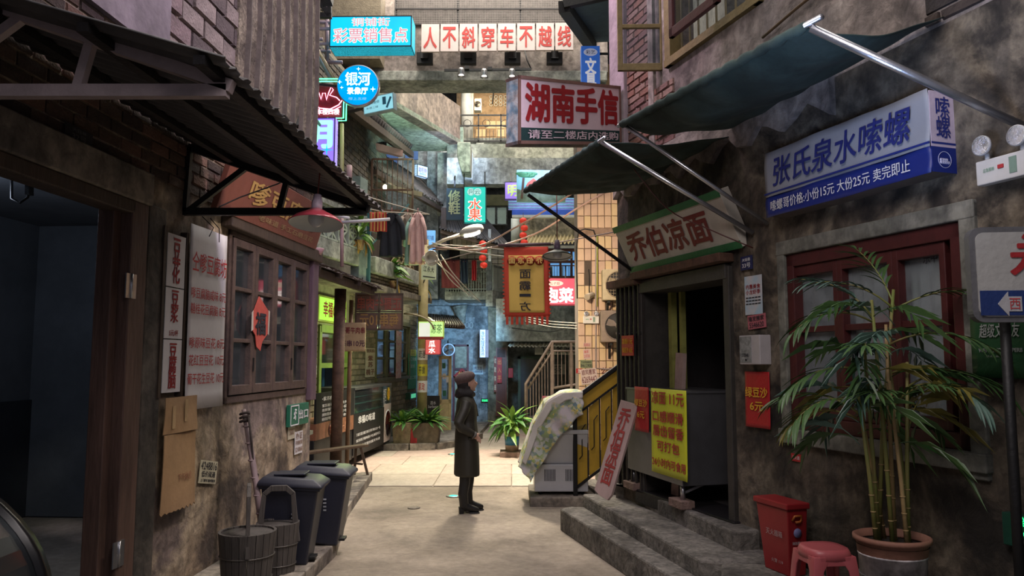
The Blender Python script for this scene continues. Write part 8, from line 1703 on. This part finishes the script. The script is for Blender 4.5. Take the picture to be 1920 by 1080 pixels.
# ---- hanging yellow banner
F = Fr(at(986, 470, 8.4).xy.to_3d(), (1, -.06, 0)); q = F.q((943, 465), (1026, 461), (1030, 592), (946, 596)); w_, h_ = q[1] - q[0], q[3] - q[2]
t = thing('hanging_banner', 'yellow cloth banner with a red border and reversed black characters over the alley', 'banner', tuple(F.P(q[0], q[2])))
redc = mk('banner_red', (.62, .07, .035), .8, var=.12, bump=.1); yelc = mk('banner_yellow', (.82, .56, .13), .8, var=.12, bump=.1, scale=3)
def bn(u0, u1, v0, v1, n): 
    return lambda i, j: F.P(u0 + (u1 - u0) * i + .015 * (1 - j) * 1, v0 + (v1 - v0) * j, n + .012 * math.sin(i * 5 + j * 4))
mb = MB(); mb.smooth = True; mb.grid(bn(q[0], q[1], q[2], q[3], 0), 20, 20).build('red_cloth', redc, t, solid=.004)
yi = (q[0] + w_ * .10, q[1] - w_ * .11, q[2] + h_ * .06, q[3] - h_ * .12)
mb = MB(); mb.smooth = True; mb.grid(lambda i, j: F.P(yi[0] + (yi[1] - yi[0]) * i + .015 * (1 - (yi[2] - q[2] + (yi[3] - yi[2]) * j) / h_), yi[2] + (yi[3] - yi[2]) * j, .006 + .012 * math.sin((.1 + .79 * i) * 5 + (.06 + .82 * j) * 4)), 20, 20).build('yellow_field', yelc, t, solid=.003)
for k in range(9): u = q[0] + w_ * (.02 + k * .112) + .015; MB().fb(F, u, u + w_ * .055, q[2] - .085, q[2] + .01, .0, .008).build('fringe_tab', redc, t)
for s in (0, 1):
    for k in range(15): z = q[2] + h_ * (.03 + k * .055); u = (q[0] + .012 * (1 - k / 15)) if s == 0 else q[1] + .012 * (1 - k / 15); MB().fprism(F, [(u, z), (u, z + .03), (u + (.022 if s else -.022), z + .015)][::(1 if s == 0 else -1)], .0, .008).build('edge_tooth', redc, t)
MB().tube([F.P(q[0] - .06, q[3] + .02), F.P(q[1] + .03, q[3] + .03)], .018, 10).build('hanging_rod', mk('mauve_rod', (.12, .08, .09), .6), t)
for k, s in enumerate('面凉伯乔'):
    c = (yi[0] + (yi[1] - yi[0]) * (.11 + k * .26), yi[3] - .062); MB().lathe([(.001, .002), (.052, .0)], F.P(*c, .028), 24, F.N.to_track_quat('Z', 'Y').to_matrix()).build('red_disc', redc, t); T(t, F, s, c[0], c[1], .07, .07, .036, mk('banner_gold', (.95, .70, .18), .6), .03, mirror=True)
for k, (s, sc) in enumerate((('面', 1), ('霸', 1), ('一', .25), ('方', 1))): T(t, F, s, (yi[0] + yi[1]) / 2 - .005, yi[3] - (.21, .34, .445, .565)[k], .12, .095 * sc, .028, darkink, .02, mirror=True)
o = MB().tube([F.P(q[0] - .05, q[3] + .02), F.P(q[0] - 1.2, q[3] + .10, -2.2)], .006, 6).tube([F.P(q[1] + .02, q[3] + .03), onR(1180, 430, .05)], .006, 6).build('banner_rope', mk('pale_rope', (.5, .42, .36))); o.parent = t; o.location = -t.location + o.location
# ---- big gift shop sign
F = Fr(at(972, 250, 6.95).xy.to_3d(), (1.62, 1.15, 0)); pR = at(1164, 250, 8.15); pL = at(971, 250, 6.95); pL, pR = at(971, 270, 6.6), at(1164, 272, 7.74); F = Fr(pL, pR - pL, (0, 0, 1)); F.N = Fr((0, 0, 0), (pR.x - pL.x, pR.y - pL.y, 0)).N; h_ = (at(971, 139, 6.6).z - pL.z + at(1164, 164, 7.74).z - pR.z) / 2; q = (0, (pR - pL).length, 0, h_); w_ = q[1]
t = thing('gift_shop_sign', 'large pale pink box sign with big red characters and a dark green lower band', 'sign', tuple(F.P(q[0], q[2])))
MB().fb(F, q[0], q[1], q[2], q[3], -.14, 0).build('box', grime('blue_white_side', [(.20, .32, .42), (.45, .48, .5), (.40, .30, .26)], 5, .2, .3), t); fr3 = mk('brown_sign_frame', (.20, .11, .09), .6)
MB().fb(F, q[0], q[1], q[2], q[2] + .03, -.15, .012).fb(F, q[0], q[1], q[3] - .03, q[3], -.15, .012).fb(F, q[0], q[0] + .03, q[2], q[3], 0, .012).fb(F, q[1] - .03, q[1], q[2], q[3], -.15, .012).build('edge_frame', fr3, t)
MB().fb(F, q[0] + .03, q[1] - .03, q[2] + h_ * .24, q[3] - .03, 0, .006).build('pale_face', mk('rose_white_face', (.62, .49, .54), .6, var=.06), t); MB().fb(F, q[0] + .03, q[1] - .03, q[2] + .03, q[2] + h_ * .24, 0, .006).build('green_band', mk('dark_green_band', (.01, .045, .045), .6), t)
T(t, F, '湖南手信', q[0] + w_ * .51, q[2] + h_ * .62, w_ * .90, h_ * .56, .010, redpaint, .045); T(t, F, '请至二楼店内选购', q[0] + w_ * .52, q[2] + h_ * .145, w_ * .88, h_ * .13, .010, mk('rose_white_face', (.62, .49, .54)), .02)
for z in (.35, .9): MB().bar(F.P(q[1], q[2] + h_ * z, -.07), F.P(q[1] + .3, q[2] + h_ * z, -.07), .035).build('wall_arm', black, t)
# stationery sign
F = FY(11.2); q = F.r(1090, 86, 1125, 165); blu = mk('cobalt_sign', (.04, .16, .62), .5, em=.35, var=.1)
t = thing('stationery_sign', 'upright cobalt blue sign with white stationery characters above the gift shop sign', 'sign', tuple(F.P(q[0], q[2]))); MB().fb(F, *q, -.12, 0).build('box', blu, t, bevel=.004); c = ((q[0] + q[1]) / 2, q[3] - .10)
MB().ell(F.P(c[0], c[1], .004), (.105, .004, .06)).build('oval_badge', mk('pale_badge', (.55, .58, .75), .5, em=.3), t); T(t, F, '彩艺', c[0], c[1], .14, .06, .010, blueink, .01); T(t, F, '文具店', c[0], q[2] + .12, .16, .68, .004, mk('white_letter_lit', (.75, .75, .8), .5, em=.4), .05, vert=True); MB().bar(F.P(q[1], q[3] - .1, -.06), F.P(q[1] + .4, q[3] - .1, -.06), .03).build('wall_arm', black, t)
# blue dark soffit slab right top
struct(MB().hexa([at(1056, 12, 10.2), at(1150, -8, 10.2), at(1150, 78, 12.6), at(1108, 80, 12.6)], [p + V((0, 0, .3)) for p in (at(1056, 12, 10.2), at(1150, -8, 10.2), at(1150, 78, 12.6), at(1108, 80, 12.6))]).build('ceiling_balcony', mk('blue_soffit', (.05, .10, .14), .7, var=.3)))
o = MB().bar(at(1058, 12, 10.1), at(1110, 88, 12.4), .16).bar(at(1056, 10, 10.1), at(1145, -10, 10.1), .1).build('trim_18', black); struct(o)
# ---- upper right window with open sashes
t = thing('window_9', None, None, tuple(R.P(uwin[0], uwin[2], 0))); t['kind'] = 'structure'; F = R
yw = mk('olive_yellow_timber', (.22, .16, .06), .6, var=.35, scale=8, bump=.2)
MB().fb(F, uwin[0], uwin[1], uwin[2], uwin[2] + .07, -.1, .05).fb(F, uwin[0], uwin[0] + .10, uwin[2], uwin[3], -.1, .04).fb(F, uwin[1] - .08, uwin[1], uwin[2], uwin[3], -.1, .04).build('frame', yw, t)
for k in range(9): MB().tube([F.P(uwin[0] + .15 + k * .14, uwin[2], -.06), F.P(uwin[0] + .15 + k * .14, uwin[3], -.06)], .010, 6).build('guard_bar', mk('olive_bar', (.30, .27, .17), .5), t)
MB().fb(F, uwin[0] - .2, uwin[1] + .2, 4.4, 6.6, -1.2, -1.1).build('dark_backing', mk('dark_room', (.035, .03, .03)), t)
# open olive casement, swung to the wall plane on the left
Fo = Fr(R.P(uwin[0] + .02, 0, .05), (-.92, .28, 0), (0, 0, 1)); Fo = Fr((at(1252, 60, 7.1).x, 7.1, 0), (-1, .03, 0)); q = Fo.q((1248, -60), (1157, -60), (1157, 136), (1248, 130)); q = (min(q[0], q[1]), max(q[0], q[1]), min(q[2], q[3]), max(q[2], q[3]))
mb = MB().fb(Fo, q[0], q[0] + .06, q[2], q[3], -.02, .02).fb(Fo, q[1] - .05, q[1], q[2], q[3], -.02, .02).fb(Fo, q[0], q[1], q[2], q[2] + .07, -.02, .02)
zz = Fo.uv(1200, 50)[1]; mb.fb(Fo, q[0], q[1], zz - .02, zz + .02, -.02, .02); c = mb.build('casement', yw, t, bevel=.005); MB().fb(Fo, q[0] + .05, q[1] - .05, q[2] + .06, q[3], -.003, .003).build('pane', glassm, c)
# oxblood sash in front of bars
A_ = R.off(.35); q = A_.q((1256, -60), (1348, -60), (1348, 42), (1256, 40)); mb = MB().fb(A_, q[0], q[0] + .06, q[2], q[3], -.02, .02).fb(A_, q[1] - .06, q[1], q[2] + .0, q[3], -.02, .02).fb(A_, q[0], q[1], q[2], q[2] + .08, -.02, .02); c = mb.build('casement', redwood, t, bevel=.005); MB().fb(A_, q[0] + .05, q[1] - .05, q[2] + .06, q[3], -.003, .003).build('pane', glassm, c)
# ---- overhead cables
def cable(lab, pts, r, m): o = MB().tube(smoothp(pts), r, 6).build('overhead_cable', m); tag(o, lab, 'cable')
def smoothp(p, n=5):
    p = [V(x) for x in p]; P_ = [p[0] * 2 - p[1]] + p + [p[-1] * 2 - p[-2]]; out = []
    for i in range(1, len(P_) - 2):
        for k in range(n):
            s = k / n; a, b, c, d = P_[i - 1:i + 3]; out.append(.5 * ((2 * b) + (c - a) * s + (2 * a - 5 * b + 4 * c - d) * s * s + (3 * b - a - 3 * c + d) * s ** 3))
    return out + [p[-1]]
ck = mk('dusty_pink_cable', (.34, .22, .19), .7); cw_ = mk('pale_cable', (.52, .47, .42), .6)
cable('pale brown twisted cable rising from the street lamp to the dark tarp', [at(812, 468, 12.4), at(900, 460, 12), at(960, 430, 11.5), at(1030, 390, 11), at(1085, 355, 10.5)], .014, ck)
cable('second brown twisted cable rising toward the tiled wall', [at(812, 463, 12.4), at(900, 468, 12), at(1000, 440, 11.5), at(1080, 392, 11), at(1140, 358, 10.5)], .014, ck)
cable('pale thin cable sagging to the banner rod', [at(810, 455, 12.4), at(860, 468, 11.5), at(910, 476, 10.5), at(945, 481, 9.5)], .008, cw_)
cable('pale thin cable just above the banner level', [at(820, 458, 12.4), at(880, 462, 12), at(945, 468, 10)], .007, cw_)
cable('pale cable drooping from the horn speaker toward the blue house', [at(818, 480, 12.4), at(850, 530, 15), at(900, 566, 19)], .010, cw_)
cable('pale cable drooping in front of the maroon cloth', [at(826, 478, 12.4), at(856, 520, 15), at(905, 570, 19)], .010, cw_)
cable('pale cable crossing in front of the rear balcony corner', [at(816, 490, 12.4), at(850, 520, 15), at(880, 556, 18)], .010, cw_)
cable('pale pink cable in front of the clothes line', [at(640, 345, 10.4), at(700, 372, 12), at(805, 402, 13)], .009, cw_)
cable('second pale cable left of the clothes', [at(640, 362, 10.4), at(690, 385, 12), at(730, 402, 13)], .009, cw_)
for k in range(3): cable('thin white wire behind the banner, %s of three' % ('upper', 'middle', 'lower')[k], [at(985, 594 + k * 4, 14), at(1030, 602 + k * 5, 13.5), at(1083, 606 + k * 5, 12.2)], .005, cw_)
cable('black cable sagging under the rear beams', [at(960, 615, 18), at(1030, 622, 16), at(1083, 606, 12.3)], .012, black)
for k, (a, b, c_) in enumerate((((1232, 262), (1282, 225), (1330, 195)), ((1282, 262), (1340, 218), (1395, 190)), ((1300, 258), (1350, 230), (1400, 195)), ((1205, 260), (1240, 240), (1290, 205)))):
    cable(('thin red wire', 'thin dark wire', 'thick dark wire', 'thin brown wire')[k] + ' on the right wall between the two tarps', [onR(*a, .03), onR(*b, .035), onR(*c_, .03)], .008, (redwood, black, black, redwood)[k])
cable('brown wire from the lower tarp tip to the noodle sign corner', [onR(1175, 300, .6), onR(1250, 390, .35), onR(1330, 430, .3), onR(1412, 465, .05)], .005, redwood)
cable('dark wire at the top right above the upper tarp', [onR(1430, 70, .05), onR(1500, 10, .08), onR(1540, -20, .05)], .012, mk('olive_wire', (.10, .06, .03), .6))
# ground lights
for k, (x, y) in enumerate(((850, 931), (849, 852))):
    p = gz(x, y, 0); t = thing('ground_light', ('nearer', 'farther')[k] + ' small glowing green light set in the alley floor', 'lamp', tuple(p)); MB().lathe([(.001, .002), (.09, .002), (.095, .008), (.06, .010)], seg=24).build('ring', mk('pale_ring_metal', (.4, .42, .4), .4, .6), t, local=True); MB().lathe([(.06, .009), (.04, .014), (.001, .015)], seg=20).build('lit_lens', glow('ground_green', (.02, .9, .45), 1.8), t, local=True)
p = gz(776, 953, 0); o = MB().lathe([(.001, .002), (.07, .002), (.075, .008), (.06, .011), (.001, .012)], p, 24).build('ground_light', concrete); tag(o, 'unlit dusty ground light left of the woman in the alley floor', 'lamp')
# brackets and hangers that carry signs and lanterns
def hang(nm, pts, w=.025, name='bracket', m=None):
    p = bpy.data.objects.get(nm)
    if p is None: return
    for a, b in pts: MB().bar(a, b, w).build(name, m or dkmetal, p)
hang('stationery_sign', [(at(1122, 100, 11.26), at(1118, 96, 14.05))]); hang('pickle_sign', [(at(1060, 522, 15.05), at(1060, 500, 18.3)), (at(1030, 522, 15.05), at(1030, 500, 18.3))])
hang('purple_light_sign', [(at(600, 235, 9.42), V((-2.38, 8.7, at(600, 235, 9.4).z)))]); hang('pale_blue_sign', [(at(690, 200, 11.9), V((-3.2, 12.6, at(690, 200, 11.9).z)))], .04)
hang('vertical_white_sign', [(at(905, 630, 20.0), at(905, 632, 21.1))]); hang('shoe_repair_sign', [(at(852, 352, 17.24), at(852, 330, 18.1))]); hang('small_purple_sign', [(at(958, 341, 16.65), at(958, 325, 18.05))])
hang('landscape_billboard', [(at(985, 322, 15.9), at(985, 320, 18.1)), (at(1040, 322, 15.9), at(1040, 320, 18.1))], .04); hang('fascia_board', [(at(1020, 657, 20.52), at(1020, 657, 22.1)), (at(1070, 657, 20.52), at(1070, 657, 22.1))])
hang('tilted_paper_sign', [(at(803, 508, 14.02), V((-1.88, 16.2, at(803, 508, 14).z)))]); hang('round_fan', [(at(841, 656, 19.85), at(841, 656, 21.1))]); hang('blue_poster_light', [(at(806, 450, 17.85), at(806, 450, 19.7))]); hang('black_menu_board', [(V((-1.95, 18.04, .1)), V((-1.95, 18.04, .6)))])
hang('fortune_diamond', [(at(866, 696, 20.86), at(866, 696, 21.0))], .01); hang('blue_roller_shutter', [(at(1000, 385, 17.35), at(1000, 385, 19.1)), (at(1070, 385, 17.35), at(1070, 385, 19.1))], .05); hang('upper_gallery', [(at(900, 274, 19.95), at(900, 290, 18.7))], .2, 'corbel', conc_g)
hang('red_lantern', [(at(905, 457, 17.0), at(905, 402, 20.45))], .01, 'string'); hang('red_lantern.004', [(at(981, 414, 16.8), at(981, 398, 17.28))], .01, 'string')
for nm in ('red_lantern', 'red_lantern.004'):
    i0 = int(nm[-1]) if '.' in nm else 0; P_ = [bpy.data.objects['red_lantern' + ('.%03d' % (i0 + k) if i0 + k else '')].location for k in range(4)]
    hang(nm, [(V(P_[0]) + V((0, -.0, .05)), V(P_[3]) - V((0, 0, .1)))], .008, 'string')
# ---------------------------------------------------------------- group phrases for things that come in several
GP = dict(pendant_lamp='enamel pendant lamps', wheelie_bin='wheelie bins by the left wall', wooden_bucket='wooden buckets by the left wall', slogan_board='slogan boards on the bridge', floodlight_box='box lights under the slogan row', red_lantern='strings of red lanterns', gallery_spot='spot lamps in the upper gallery', tarp_awning='tarp awnings on the right wall', air_conditioner='air conditioners', leafy_planter='leafy planters at street level', balcony_plant='plants on the shop balcony', overhead_cable='cables strung over the alley', wall_sticker='stickers and slips pasted on walls', price_sheet='red price sheets', display_counter='display counters of the sweet shop', house_number_plate='house number plates', emergency_lamp='twin headed emergency lamps', exit_light='lit exit lights', ground_light='lights set in the alley floor', loose_brick='bricks under the food counter', wall_bracket='air conditioner brackets', wall_writing='writing painted on walls', couplet='paper couplets at the far red door', white_pipe='white pipes by the balcony', sloping_pipe='lit pipes above the neon sign', menu_poster='menu posters', extinguisher_box='extinguisher boxes')
for o in bpy.data.objects:
    b_ = o.name.split('.')[0]
    if o.parent is None and 'label' in o and b_ in GP and b_ + '.001' in bpy.data.objects: o['group'] = GP[b_]
